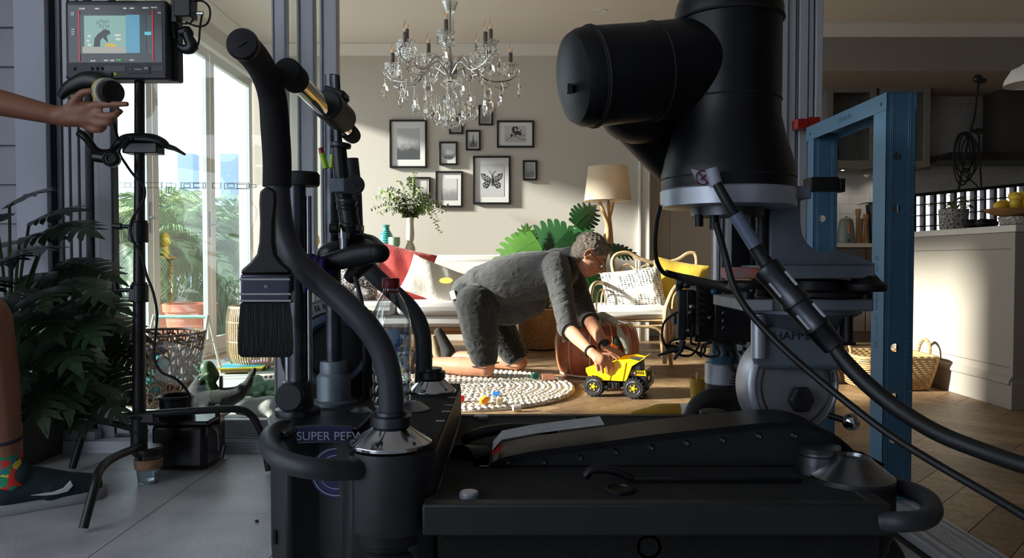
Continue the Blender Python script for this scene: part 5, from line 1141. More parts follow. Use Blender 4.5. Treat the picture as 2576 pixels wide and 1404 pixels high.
for px, h, r, lab, dd in ((2158, .32, .027, 'tallest turned wooden pepper mill on the back worktop', 6.95), (2167, .24, .018, 'thin short wooden mill squeezed between the two larger ones', 7.08), (2178, .27, .028, 'medium wooden pepper mill with a flared foot, right of the tallest', 6.95)):
    c = on_top(px, dd); t = thing('pepper_mill', lab, 'pepper mill', c, 'wooden mills on the back worktop')
    B().lathe([(r, 0), (r * 1.02, .03), (r * .75, h * .3), (r * .62, h * .55), (r * .72, h * .74), (r * .5, h * .78), (.001, h * .78)], c, seg=20).build('body', m_mill, t); B().lathe([(r * .5, h * .775), (r * .8, h * .82), (r * .95, h * .95), (r * .9, h), (.001, h)], c, seg=20).build('head', m_mill, t)
c = on_top(2198, 6.98); t = thing('black_jug', 'black jug with leafy sprigs beside the mills, half behind the blue stud', 'jug', c)
B().lathe([(.04, 0), (.05, .02), (.055, .18), (.075, .36), (.07, .36), (.05, .18), (.001, .02)], c).build('body', m_blackp, t)
b = B()
for k in range(9): a = k * .7; b.tube([c + V(0, 0, .3), c + V(.05 * math.cos(a), .05 * math.sin(a), .38), c + V(-.04 + .13 * math.cos(a), .11 * math.sin(a), .37 + .02 * math.sin(k))], [.004, .014, .001], 5, n=3, flat=.3)
b.build('sprigs', mat('dark sprig', (34, 40, 32), .6), t)
# island
X = 2.49; ya, yb = 3.742, 4.98; zi = .92
t = thing('kitchen_island', 'pale panelled kitchen island with a moulded skirting at the right of the picture', 'island', (2.95, 4.4, 0))
B().bb(X, 3.45, ya, yb, 0, .885).build('body', mat('island paint', (160, 151, 140), .55), t, bevel=.002)
mi = MATS['island paint']
B().bb(X - .010, X, ya, yb, 0, .12).prism([(X - .010, ya, .12), (X - .02, ya, .125), (X - .02, ya, .14), (X - .008, ya, .16), (X, ya, .165), (X, ya, .12)], (0, yb - ya, 0)).bb(X - .012, 3.46, ya - .012, ya, 0, .14).build('skirting', mi, t, bevel=.002)
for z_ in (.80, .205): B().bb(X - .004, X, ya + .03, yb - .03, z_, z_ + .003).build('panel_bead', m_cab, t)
tag(B().bb(X - .012, 3.48, ya - .02, yb + .02, .8855, zi).build('island_worktop', m_top, bevel=.003), 'pale stone worktop on the kitchen island', 'worktop')
def on_i(px, py): c = FLR(px, py, zi); return c
c = Vector((gx(2397, 4.42), 4.42, zi + .0005)); t = thing('patterned_plant_pot', 'grey and white scalloped plant pot with a leafy herb on the island', 'pot plant', c)
B().lathe([(.068, 0), (.074, .01), (.079, .12), (.073, .12), (.07, .02), (.001, .02)], c, seg=40).build('pot', pat('scallop print', (176, 170, 164), (96, 90, 86), 'cell', 52), t); B().lathe([(.072, .108), (.001, .11)], c, cap=False).build('soil', MATS['soil'], t)
b, b2 = B(), B(); rnd = random.Random(4)
for k in range(22):
    a = rnd.uniform(0, 6.28); r = rnd.uniform(.02, .13); q = c + V(r * math.cos(a), r * math.sin(a), .14 + rnd.uniform(0, .075) - r * .2); b2.tube([c + V(0, 0, .1), (c + q) / 2 + V(0, 0, .08), q], .002, 5, n=3)
    d_ = V(math.cos(a + rnd.uniform(-.5, .5)), math.sin(a), rnd.uniform(-.2, .2)).normalized(); s_ = d_.cross(V(0, 0, 1)).normalized(); l = rnd.uniform(.04, .06)
    b.face([q, q + d_ * l * .35 + s_ * l * .42 + V(0, 0, .006), q + d_ * l * .8 + s_ * l * .3, q + d_ * l * 1.05 - V(0, 0, .008), q + d_ * l * .8 - s_ * l * .3, q + d_ * l * .35 - s_ * l * .42 + V(0, 0, .006)])
b.build('leaves', mat('basil green', (98, 130, 56), .5, var=.3, vs=14), t); b2.build('stems', m_cane, t)
c = Vector((gx(2562, 3.98) , 3.98, zi + .0005)); t = thing('fruit_bowl', 'white woven pattern bowl under a shallow wooden dish at the corner of the island', 'bowl', c)
B().lathe([(.05, 0), (.085, .012), (.098, .05), (.094, .052), (.08, .02), (.001, .014)], c, seg=40).build('pattern_bowl', pat('woven white', (206, 198, 186), (130, 120, 108), 'cell', 70), t)
B().lathe([(.06, .053), (.12, .075), (.14, .092), (.136, .094), (.11, .082), (.001, .07)], c + V(-.03, 0, 0), seg=40).build('wooden_dish', m_wood, t)
m_lem = mat('lemon skin', (232, 190, 60), .45, bump=.4, bs=120)
for k, (x, y, z, lab) in enumerate(((-.11, -.02, .108, 'lemon farthest left in the wooden dish'), (-.055, -.05, .112, 'lemon at the front left of the dish'), (.0, -.06, .112, 'lemon at the front middle of the dish, at the picture edge'), (-.05, .04, .112, 'lemon at the back left of the dish'), (.02, .03, .114, 'lemon at the back right of the dish'), (-.03, -.01, .155, 'lemon topmost in the heap'), (.02, -.02, .15, 'lemon right beside the topmost one'))):
    p = c + V(x, y, z); r = Euler((k, k * .7, k)).to_matrix(); tag(B().ell(p, (.038, .028, .028), r).ell(p + r @ V(.037, 0, 0), (.007, .006, .006), r, 8, 6).build('lemon', m_lem), lab, 'lemon', 'lemons in the wooden dish')
c = Vector((gx(2478, 4.12), 4.12, zi)); b = B()
rnd = random.Random(8)
for k in range(9): b.ell(c + V(rnd.uniform(-.08, .08), rnd.uniform(-.04, .04), .025), (rnd.uniform(.03, .05), .035, .024), (0, rnd.uniform(-.4, .4), rnd.uniform(0, 3)))
tag(b.build('black_cloth', m_blackr, remesh=.008, sm=2), 'crumpled black cloth lying on the island between the plant pot and fruit', 'cloth')
# light panel with egg crate
t = thing('softbox_light', 'glowing softbox with a black egg crate grid behind the island', 'softbox', (gx(2440, 5.5), 5.5, .9))
A_, B_, C_, D_ = P(2272, 600, 5.45), P(2600, 585, 5.6), P(2600, 462, 5.6), P(2272, 494, 5.45)
def bil(u, v, o=0): q = A_ * (1 - u) * (1 - v) + B_ * u * (1 - v) + C_ * u * v + D_ * (1 - u) * v; return q + V(0, o, 0)
B().face([bil(0, 0, .06), bil(1, 0, .06), bil(1, 1, .06), bil(0, 1, .06)]).build('diffuser', mat('lit softbox diffuser', (255, 255, 255), .5, emit=(240, 246, 255), es=4), t)
b = B(); nu, nv = 13, 4
for i in range(nu + 1):
    u = i / nu; b.prism([bil(u - .0, 0, 0), bil(u, 1, 0), bil(u, 1, .055), bil(u, 0, .055)], (.022 if i % 2 else .016, 0, 0))
for j in range(nv + 1): v = j / nv; b.prism([bil(0, v, 0), bil(1, v, 0), bil(1, v, .055), bil(0, v, .055)], (0, 0, .008))
b.build('egg_crate', mat('grey black grid cloth', (52, 50, 52), .9), t)
B().tube([bil(0, 0, -.005), bil(1, 0, -.005), bil(1, 1, -.005), bil(0, 1, -.005)], .014, 6, closed=True).prism([bil(-.01, -.02, .07), bil(1.01, -.02, .07), bil(1.01, 1.02, .07), bil(-.01, 1.02, .07)], (0, .12, 0)).build('housing', m_blackr, t)
B().tube([bil(.5, .3, .2), V(bil(.5, 0).x, 5.75, .85), V(bil(.5, 0).x, 5.75, .02)], .014, 8).build('stand_post', m_black, t)
for k in range(3): a = k * 2.1 + .4; B().tube([V(bil(.5, 0).x, 5.75, .25), V(bil(.5, 0).x + .38 * math.cos(a), 5.75 + .38 * math.sin(a), .012)], .011, 8).build('stand_leg', m_black, t)
# C-stand with coiled cable
d = 5.95; t = thing('cable_stand', 'thin black lighting stand with a hanging coil of black cable in the dark kitchen', 'light stand', (gx(2420, d), d, 0))
B().tube([V(gx(2405, d), d, .02), P(2412, 470, d), P(2436, 350, d), P(2452, 290, d), P(2462, 205, d)], [.014, .012, .010, .010, .010], 8).build('pole', m_black, t)
B().tube([P(2468, 470, d), P(2462, 340, d), P(2440, 320, d)], .008, 8).tube([P(2440, 330, d), P(2484, 333, d)], .008, 8).build('arm', m_black, t)
B().ell(P(2460, 198, d), (.04, .03, .035)).ell(P(2472, 203, d), (.03, .025, .025)).cyl(P(2455, 330, d), P(2470, 330, d), .025).build('clamp', m_blackp, t, remesh=.008)
for k in range(3): a = k * 2.1; B().tube([V(gx(2405, d), d, .3), V(gx(2405, d) + .35 * math.cos(a), d + .35 * math.sin(a), .012)], .01, 8).build('leg', m_black, t)
b = B()
for k, (cx_, cy_, rx, ry) in enumerate(((2428, 395, 26, 62), (2424, 385, 24, 50), (2432, 380, 20, 46), (2420, 400, 22, 66), (2440, 392, 22, 48), (2428, 372, 25, 40))):
    pts = [P(cx_ + rx * math.cos(a), cy_ + ry * math.sin(a), d - .03 - .008 * k) for a in [i * PI / 12 for i in range(24)]]; b.tube(pts, .006, 6, closed=True)
b.tube([P(2425, 440, d - .05), P(2450, 460, d - .05), P(2470, 480, d)], .005, 6, n=4)
tag(b.build('coiled_cable', m_blackr), 'coil of black cable hanging on the kitchen lighting stand', 'cable')
# pendant
c = P(2603, 212, 4.5); t = thing('pendant_lamp', 'pale dome pendant lamp cut by the right picture edge', 'pendant', c)
B().lathe([(.16, 0), (.155, .03), (.12, .09), (.05, .12), (.03, .15), (.025, .15), (.11, .085), (.15, .02)], c, cap=False, seg=40).build('shade', m_cream, t); B().cyl(c + V(0, 0, .15), V(c.x, c.y, 2.7), .003, seg=6).build('cord', m_black, t); B().ell(c + V(0, 0, .06), (.028, .028, .035)).build('bulb', m_white, t)
# ------------------------------------------------------------------ crystal chandelier
d = 4.6; cc = P(1132, 180, d); t = thing('chandelier', 'crystal chandelier with chrome arms and candle bulbs hanging above the rug', 'chandelier', (cc.x, d, 2.7))
m_cry = mat('crystal', (255, 255, 255), .0, trans=1, ior=1.55); m_cry.node_tree.nodes['Principled BSDF'].inputs['Specular IOR Level'].default_value = .8
m_thin = glassmat('thin crystal glass', (.93, .95, .96), .5, .03, .10)
def CZ(py): return P(1132, py, d).z
zc = CZ(185); ctr = V(cc.x, d, 0)
B().lathe([(.06, 2.7), (.06, 2.68), (.02, 2.66), (.001, 2.66)], ctr).build('ceiling_rose', m_chrome, t)
b = B()
for k in range(8): b.torus(ctr + V(0, 0, 2.64 - k * .036), .013, .003, (1, 0, 0) if k % 2 else (0, 1, 0), 12, 6)
b.build('chain', m_chrome, t)
B().cyl(ctr + V(0, 0, CZ(3)), ctr + V(0, 0, CZ(200)), .007, seg=10).lathe([(.02, CZ(205)), (.035, CZ(198)), (.03, CZ(188)), (.014, CZ(183)), (.018, CZ(140)), (.012, CZ(133))], ctr, seg=16).build('column', m_chrome, t)
B().lathe([(.03, CZ(30)), (.045, CZ(10)), (.05, CZ(6)), (.046, CZ(6)), (.026, CZ(28))], ctr, seg=20).build('glass_cup', m_thin, t)
B().lathe([(.02, CZ(80)), (.026, CZ(60)), (.02, CZ(40)), (.014, CZ(30))], ctr, seg=12).build('glass_baluster', m_thin, t); B().lathe([(.05, CZ(170)), (.06, CZ(160)), (.02, CZ(140))], ctr, seg=16).build('glass_dish', m_thin, t)
na = 10; R0 = .385; cups = []
ups = [.0] * na
for k in range(na):
    a = 2 * PI * k / na + .31; R1 = R0 if k % 2 == 0 else R0 * .68; zz = 0 if k % 2 == 0 else .085; u = V(math.cos(a), math.sin(a), 0)
    z1 = CZ(150) + zz; cup = ctr + u * R1 + V(0, 0, z1); cups.append((cup, u))
    arm = B().tube([ctr + u * .02 + V(0, 0, CZ(188)), ctr + u * R1 * .3 + V(0, 0, CZ(165) + zz * .6), ctr + u * R1 * .62 + V(0, 0, CZ(195) + zz * .5), ctr + u * R1 * .98 + V(0, 0, CZ(190) + zz), ctr + u * R1 * 1.12 + V(0, 0, CZ(168) + zz), ctr + u * R1 * 1.03 + V(0, 0, CZ(150) + zz), cup], .0052, 8, n=6)
    arm.tube([ctr + u * R1 * .45 + V(0, 0, CZ(180) + zz * .5), ctr + u * R1 * .6 + V(0, 0, CZ(206) + zz * .5), ctr + u * R1 * .85 + V(0, 0, CZ(212) + zz), ctr + u * R1 * .98 + V(0, 0, CZ(204) + zz), ctr + u * R1 * .92 + V(0, 0, CZ(198) + zz)], .0036, 6, n=5)
    ar = arm.build('arm', m_chrome, t)
    B().lathe([(.012, -.03), (.02, -.018), (.05, 0), (.052, .004), (.046, .004), (.018, -.008)], cup, seg=16, cap=False).build('drip_glass', m_thin, ar)
    B().cyl(cup + V(0, 0, -.01), cup + V(0, 0, .072), .0125, seg=14).build('candle_sleeve', mat('taupe candle sleeve', (124, 114, 104), .5), ar)
    B().lathe([(.006, .072), (.013, .092), (.012, .105), (.004, .138), (.001, .144)], cup, seg=12).build('candle_bulb', glassmat('clear bulb glass', (.95, .93, .9), .5, .02, .10), ar)
    B().tube([cup + V(.001, 0, .085), cup + V(.002, 0, .11)], .0022, 5).build('filament', mat('orange filament', (230, 150, 80), .5, emit=(255, 150, 70), es=.6), ar)
proto = B(); proto.lathe([(.001, 0), (.009, .010), (.0125, .024), (.009, .038), (.003, .047), (.001, .05)], (0, 0, 0), seg=6, sy=.55)
dp = proto.build('crystal_drop', m_cry, None, smooth=False, loc=(0, 0, 0)); dp.parent = t; first = True
bead = B(); nd = 0
rnd = random.Random(9); spots = []
for cup, u in cups:
    for q in range(4): a = q * PI / 2 + .4; spots.append((cup + V(.046 * math.cos(a), .046 * math.sin(a), 0), .02 + .02 * (q % 2), .8))
    for k in range(8): a = k * PI / 4; bead.tube([cup + V(.038 * math.cos(a), .038 * math.sin(a), 0), cup + V(.05 * math.cos(a), .05 * math.sin(a), -.04), cup + V(.02 * math.cos(a), .02 * math.sin(a), -.085)], .0, 3) if False else [bead.ell(cup + V((.036 - .003 * j * (j - 4) * .5) * math.cos(a), (.036 - .003 * j * (j - 4) * .5) * math.sin(a), -.012 * j - .004), .0068, None, 6, 4) for j in range(7)]
    spots.append((cup + u * .055 + V(0, 0, -.085), .03, 1.25)); spots.append((cup - u * .06 + V(0, 0, -.075), .05, 1.1))
for ring, (R1, pz, n, dl) in enumerate(((.30, 218, 10, .05), (.22, 225, 10, .07), (.15, 236, 8, .08), (.09, 246, 6, .085), (.045, 252, 5, .09))):
    for k in range(n): a = 2 * PI * (k + .5 * (ring % 2)) / n; spots.append((ctr + V(R1 * math.cos(a), R1 * math.sin(a), CZ(pz)), dl, 1.15))
spots.append((ctr + V(0, 0, CZ(275)), .02, 1.4))
spots = sorted(spots, key=lambda s: s[0].y)
for i, (p, dl, sc) in enumerate(spots[:99]):
    o = dp if i == 0 else dp.copy()
    if i: COL.objects.link(o)
    o.location = p + V(0, 0, -dl - .07 * sc) - t.location; o.rotation_euler = (0, 0, rnd.uniform(0, 6)); o.scale = (sc * 1.55,) * 3; o.parent = t
    n = int(dl / .010)
    for j in range(n): bead.ell(p + V(0, 0, -j * .010), .0042, None, 6, 4)
tag(bead.build('bead_strings', m_cry, t, smooth=False), kind='stuff')
b = B(); b.lathe([(.05, CZ(205)), (.06, CZ(212)), (.03, CZ(222)), (.015, CZ(232)), (.03, CZ(240)), (.02, CZ(262)), (.012, CZ(285)), (.001, CZ(288))], ctr, seg=14); b.build('bottom_finial', m_thin, t)
b = B(); b.ell(ctr + V(0, 0, CZ(308)), .026, None, 10, 7); b.cyl(ctr + V(0, 0, CZ(300)), ctr + V(0, 0, CZ(250)), .0012, seg=5); b.build('bottom_ball', m_cry, t, smooth=False)
# ------------------------------------------------------------------ left foreground: monitor stand, case, cup, plant, operator
d = 2.5
def M(px, py, dd=d): return P(px, py, dd)
bx = M(350, 1120); t = thing('monitor_stand', 'black steel stand with bent turtle legs carrying the field monitor', 'light stand', (bx.x, d, 0))
B().tube([V(bx.x, d, .10), M(350, 930), M(351, 500), M(351, 150)], [.0215, .0205, .0165, .0155], 16).build('pole', m_black, t)
B().cyl(M(350, 1140), M(350, 1045), .026).torus(M(350, 1050), .026, .004).torus(M(350, 1085), .026, .004).build('base_hub', m_black, t, bevel=.002)
def leg(pts, r=.0125): B().tube(pts, r, 12, n=6).build('leg', m_black, t)
f0 = FLR(210, 1340); f0.z = .012; leg([M(352, 1122, 2.47), M(335, 1130, 2.40), M(285, 1152, 2.26), M(252, 1182, 2.16), M(238, 1225, 2.10), f0])
f1 = FLR(182, 1186); f1.z = .012; leg([M(348, 1082, 2.52), M(300, 1068, 2.56), M(240, 1058, 2.62), M(216, 1075, 2.65), M(203, 1110, 2.66), f1])
f2 = V(gx(672, 2.62), 2.62, .012); leg([M(310, 1048, 2.49), M(400, 1040, 2.5), M(520, 1032, 2.54), M(600, 1030, 2.58), M(632, 1045, 2.6), M(652, 1075, 2.61), M(664, 1110, 2.62), f2])
B().bb(M(291, 0).x, M(380, 0).x, d - .02, d + .02, M(0, 1062).z, M(0, 1038).z).build('leg_bracket', m_black, t, bevel=.003)
for y0, y1, hx in ((560, 610, 285), (716, 760, 290)):
    cl = B().cyl(M(351, y0), M(351, y1), .028).cyl(M(351, y0), M(351, y0 - 6), .024).bb(M(324, 0).x, M(340, 0).x, d - .028, d - .005, M(0, y1 - 4).z, M(0, y0 + 10).z).build('clamp_collar', m_blackp, t, bevel=.002)
    if y0 == 560: B().cyl(M(330, 570), M(302, 570), .007).tube([M(306, 570), M(284, 568)], [.012, .009], 10).build('tee_handle', m_blackp, cl)
    else: B().cyl(M(330, 730), M(300, 730), .007).tube([M(290, 712), M(293, 728), M(303, 748)], [.010, .012, .008], 10).build('tee_handle', m_blackp, cl)
# middle bracket with antenna paddle
b = B(); b.tube([M(282, 378), M(300, 362), M(318, 352), M(345, 350), M(385, 352), M(412, 362), M(425, 372)], [.012, .020, .024, .026, .025, .02, .008], 12, n=4, flat=.8); b.bb(M(313, 0).x, M(400, 0).x, d - .03, d + .03, M(0, 388).z, M(0, 362).z)
tag(b.build('stand_bracket', m_blackp, t, bevel=.003)); B().tube([M(420, 368), M(440, 374), M(466, 389)], [.010, .008, .004], 8).build('antenna', m_blackp, t)
arm = B().tube([M(198, 334, 2.42), M(215, 345, 2.42), M(240, 375, 2.44), M(262, 385, 2.46), M(290, 378, 2.48)], [.012, .013, .010, .013, .010], 10, n=4).tube([M(238, 394, 2.42), M(280, 400, 2.42)], .017, 14).build('articulated_arm', m_blackp, t)
B().lathe([(.022, -.01), (.026, 0), (.026, .02), (.02, .024), (.018, .021), (.001, .021)], M(283, 401, 2.42), (.25, -1, 0)).build('locking_knob', m_blackp, arm); B().torus(M(283, 401, 2.42) + V(.006, -.024, 0), .014, .002, (.25, -1, 0)).build('knob_ring', m_dsteel, arm)
# monitor
x0, x1, z0, z1 = M(181, 0).x, M(432, 0).x, M(0, 207).z, M(0, 11).z
t = thing('field_monitor', 'rugged black field monitor showing the framed shot, on top of the stand', 'monitor', ((x0 + x1) / 2, d, z0))
B().bb(x0, x1, d - .04, d + .005, z0, z1).bb(x0 + .004, x1 + .016, d + .005, d + .05, z0 + .006, z1 - .006).build('housing', mat('dark grey monitor casing', (40, 42, 48), .5, bump=.05, bs=200), t, bevel=.006)
def mb(nm, pa, pb_, ya, yb, m, dy=0, par=None, bev=0):
    a, c = M(pa, yb), M(pb_, ya); return B().bb(a.x, c.x, d - .0415 - dy, d - .040 - dy + .0006, a.z, c.z).build(nm, m, par or t, bevel=bev)
yF = d - .0405
def em(name, col, e=.9): return mat(name, (6, 6, 8), .15, emit=col, es=e)
scr = mb('screen', 192, 421, 24, 165, em('screen glow dark', (22, 26, 32), 1)); mb('bezel_line', 188, 424, 21, 24, m_blackp); mb('bezel_line', 188, 424, 165, 168, m_blackp)
def sc(nm, pa, pb_, ya, yb, col, dy, e=1): return mb(nm, pa, pb_, ya, yb, em(nm + str(col), col, e), dy, scr)
sc('shown_border', 218, 400, 48, 145, (42, 52, 56), .0008); sc('shown_room', 231, 334, 50, 142, (120, 160, 150), .0016); sc('shown_floor', 226, 334, 127, 143, (150, 150, 140), .0020); sc('shown_stud', 334, 368, 48, 142, (74, 140, 168), .0020); sc('shown_doorway', 368, 384, 48, 142, (20, 40, 46), .0020); sc('shown_clamp', 380, 396, 90, 98, (80, 180, 200), .0024)
def mp_(px, py, dy): v = M(px, py); return V(v.x, yF - dy, v.z)
b = B().prism([mp_(x, y, .0024) for x, y in ((254, 130), (256, 106), (264, 96), (280, 84), (292, 86), (296, 94), (286, 100), (290, 118), (284, 112), (276, 104), (270, 112), (270, 129))], (0, -.0004, 0)); b.build('shown_man', em('shown man', (18, 22, 24)), scr)
B().prism([mp_(x, y, .0024) for x, y in ((281, 130), (282, 122), (292, 117), (310, 122), (312, 128), (306, 136), (298, 128), (288, 135))], (0, -.0004, 0)).build('shown_truck', em('shown truck', (200, 170, 40)), scr)
b = B()
for x, y, w, h in ((262, 63, 6, 8), (271, 60, 4, 5), (277, 64, 4, 5), (283, 61, 8, 6), (268, 72, 5, 6), (277, 73, 8, 10), (288, 74, 4, 5)):
    for (a, e, f, g) in ((x, x + w, y, y + .8), (x, x + w, y + h - .8, y + h), (x, x + .8, y, y + h), (x + w - .8, x + w, y, y + h)): p, q = M(a, g), M(e, f); b.bb(p.x, q.x, yF - .0030, yF - .0024, p.z, q.z)
b.build('shown_pictures', em('shown dark', (50, 64, 60)), scr)
for px, py, w in ((236, 100, 14), (234, 112, 12), (300, 98, 26), (304, 108, 22), (236, 122, 16)): B().ell(mp_(px + w / 2, py, .0022), (w / 760 / 2 * 1.0, .0006, .006), None, 10, 6).build('shown_furniture', em('shown cream', (200, 206, 196)), scr)
for x in (218, 400): sc('red_guide', x - .2, x + .5, 36, 162, (170, 16, 20), .0026)
rf = (PI / 2, 0, 0)
for px, py, s_, body, col in ((225, 33, .007, '25.000', (220, 225, 225)), (262, 33, .007, '180.0', (220, 225, 225)), (331, 32, .007, '800', (220, 225, 225)), (348, 32, .007, '180.0', (220, 225, 225)), (382, 31, .007, '5600 K', (220, 225, 225)), (403, 30, .006, '+0.0 CC', (220, 225, 225)),
        (252, 162, .007, '25.00', (220, 225, 225)), (292, 161, .007, 'A001  C002', (220, 225, 225)), (316, 160, .008, 'STBY', (60, 220, 80)), (348, 160, .007, '1.85:1', (220, 225, 225))):
    text('readout', body, s_, mp_(px, py, .0028), rf, em('readout' + str(col), col, 1.1), scr, .0002)
for px, py in ((202, 43), (202, 48), (203, 84), (203, 90), (203, 96), (416, 43)): sc('status_icon', px - 4, px + 4, py - 1.6, py + 1.6, (130, 135, 138), .0026)
for px in (204, 247, 260, 272): B().lathe([(.005, 0), (.005, .005), (.001, .006)], mp_(px, 180, 0), (0, -1, 0), seg=14).build('button', m_blackp, t)
mb('port_panel', 280, 332, 174, 188, m_blackp); mb('port_panel', 336, 392, 174, 192, m_dgrey, .001); mb('port_panel', 396, 426, 174, 187, m_blackp)
B().ell(mp_(345, 183, .003), (.004, .001, .004)).bb(M(352, 0).x, M(370, 0).x, yF - .003, yF - .002, M(0, 184).z, M(0, 181).z).bb(M(376, 0).x, M(386, 0).x, yF - .003, yF - .002, M(0, 183).z, M(0, 177).z).build('card_slot', m_dsteel, t)
for px, py in ((187, 18), (426, 16), (186, 202), (428, 195)): B().ell(mp_(px, py, .001), (.003, .001, .003), None, 8, 6).build('corner_screw', m_dsteel, t)
mb('top_grip', 275, 355, -6, 13, m_blackp, .012)
# wireless receiver and looped cables right of the monitor
t = thing('wireless_receiver', 'black wireless video box with looping cables at the top right of the field monitor', 'receiver', M(470, 40))
B().bb(M(446, 0).x, M(488, 0).x, d - .03, d + .03, M(0, 48).z, M(0, -20).z).build('box', m_blackp, t, bevel=.004)
B().cyl(M(488, 33), M(508, 35), .005).cyl(M(500, 34), M(511, 34), .0075).build('connector', m_chrome, t); B().tube([M(446, 30), M(434, 60), M(440, 100)], .012, 8).bb(M(436, 0).x, M(450, 0).x, d - .02, d + .02, M(0, 60).z, M(0, -10).z).build('mount_arm', m_blackp, t, bevel=.002)
B().tube([M(452, 82), M(470, 80), M(474, 95), M(484, 118), M(465, 124), M(450, 116)], [.014, .02, .017, .02, .016, .012], 10, n=3).build('cable_clip', m_blackp, t)
B().tube([M(490, 3), M(510, 3), M(526, 18), M(528, 42), M(518, 62), M(495, 66), M(468, 56)], .0035, 8, n=6).tube([M(508, 38), M(503, 70), M(500, 105), M(492, 118), M(478, 116)], .0035, 8, n=6).tube([M(485, 20), M(486, 45), M(478, 58), M(455, 60)], .003, 8, n=6).build('cable', m_blackr, t)
# cable running down the pole
tag(B().tube([M(285, 300, 2.42), M(292, 330, 2.44), M(300, 352, 2.46), M(315, 345, 2.46), M(322, 352, 2.46), M(300, 380, 2.46), M(318, 415, 2.46), M(340, 445, 2.46), M(362, 470, 2.47), M(362, 500, 2.47), M(345, 530, 2.46), M(330, 560, 2.45), M(332, 600, 2.45), M(355, 640, 2.46), M(368, 690, 2.45), M(385, 735, 2.45), M(395, 790, 2.45), M(390, 850, 2.45), M(388, 900, 2.45), M(405, 935, 2.45), M(440, 952, 2.46), M(465, 975, 2.5), M(478, 1000, 2.55), M(475, 1020, 2.58)], .0042, 8, n=8).build('monitor_cable', m_blackr),
    'thin black cable winding down the monitor stand pole to the battery case', 'cable')
# battery case with ring
c = FLR(455, 1188); t = thing('battery_case', 'black lidded battery case with a round ring on top, between the stand legs', 'case', c)
dd = c.y + .09; b = B(); xa, xb_ = gx(372, c.y), gx(512, c.y); zt = P(440, 1068, c.y).z
B().bb(xa, xb_, c.y, c.y + .2, .004, zt).build('body', mat('glossy black case', (20, 20, 22), .22), t, bevel=.02)
B().bb(xa - .006, xb_ + .012, c.y - .006, c.y + .21, zt - .004, zt + .012).build('lid', MATS['glossy black case'], t, bevel=.005)
rc_ = V(gx(440, dd), dd, zt + .012); b = B().lathe([(.062, 0), (.066, .03), (.058, .034), (.058, .062), (.063, .066), (.063, .074), (.048, .074), (.046, .04), (.044, .0)], rc_ , seg=40); b.build('ring_mount', m_blackp, t); B().torus(rc_ + V(0, 0, .075), .055, .0022, seg=40).build('ring_edge', m_dsteel, t)
B().tube([V(xb_, c.y + .05, zt - .01), V(xb_ + .03, c.y + .04, zt - .04), V(xb_ + .035, c.y + .03, zt - .1)], .006, 8, n=4).tube([V(xb_ + .035, c.y + .03, zt - .1), V(xb_ + .055, c.y + .01, zt - .12), V(xb_ + .06, c.y + .02, zt - .08)], .006, 8).cyl(V(xb_ + .005, c.y + .1, zt - .02), V(xb_ + .005, c.y + .1, zt + .05), .009).build('latch_arm', m_black, t)
# glass keep cup
c = FLR(374, 1215); c.z = .0005; t = thing('glass_coffee_cup', 'small glass coffee cup with a cork band and dark lid on the patio tiles', 'cup', c)
B().lathe([(.030, 0), (.033, .004), (.043, .10), (.0405, .10), (.030, .008), (.001, .006)], c, seg=36).build('glass_body', glassmat('cup glass', (.80, .82, .84), .35, .05, .05), t)
B().lathe([(.0385, .05), (.0425, .052), (.045, .082), (.043, .084), (.0405, .06)], c, seg=36).build('cork_band', mat('cork', (150, 116, 88), .9, bump=.4, bs=150, var=.3, vs=60), t)
B().lathe([(.045, .096), (.047, .10), (.046, .118), (.041, .121), (.040, .124), (.001, .124)], c, seg=36).build('lid', m_blackp, t)
# potted philodendron
m_phil = mat('dark glossy philodendron', (44, 66, 42), .28, var=.35, vs=5)
pc = V(gx(25, 2.78), 2.78, 0); t = thing('philodendron', 'dark lobed philodendron in a square planter against the weatherboards', 'pot plant', pc)
B().prism([pc + V(x, y, 0) for x, y in ((-.13, -.11), (.11, -.11), (.11, .13), (-.13, .13))], (0, 0, .3)).build('planter', mat('dark planter', (56, 56, 58), .7), t, bevel=.006)
B().bb(pc.x - .11, pc.x + .09, pc.y - .09, pc.y + .11, .28, .301).build('soil', MATS['soil'], t)
def lobed(b, c, L, u, n, rnd):
    u = Vector(u).normalized(); n = Vector(n); n = (n - u * n.dot(u)).normalized(); s = u.cross(n)
    def pt(x, y): return c + s * x * L + u * y * L + n * (-.30 * y * y * L - .45 * x * x * L * (1 if L > 0 else 1))
    m = 7; sp = [(0, 0)]
    for sd in (-1, 1):
        for k in range(m):
            y0 = k * .125; w = (.10 + .30 * math.sin(PI * (k + 1.2) / (m + 1.4))) ; tilt = .12 + .05 * k / m; y1 = y0 + .125
            b.face([pt(0, y0), pt(sd * w * .45, y0 + tilt * .3), pt(sd * w * .45, y1 + tilt * .25), pt(0, y1)])
            b.face([pt(sd * w * .45, y0 + tilt * .3), pt(sd * w * .8, y0 + tilt * .7), pt(sd * w, y0 + tilt * 1.15 + .05), pt(sd * w * .78, y1 + tilt * .62), pt(sd * w * .45, y1 + tilt * .25)])
        b.face([pt(0, .87), pt(sd * .09, .93), pt(sd * .04, 1.08), pt(0, 1.18)])
    b.tube([pt(0, 0), pt(0, .5), pt(0, 1.12)], .003, 4)
rnd = random.Random(21); bs = B()
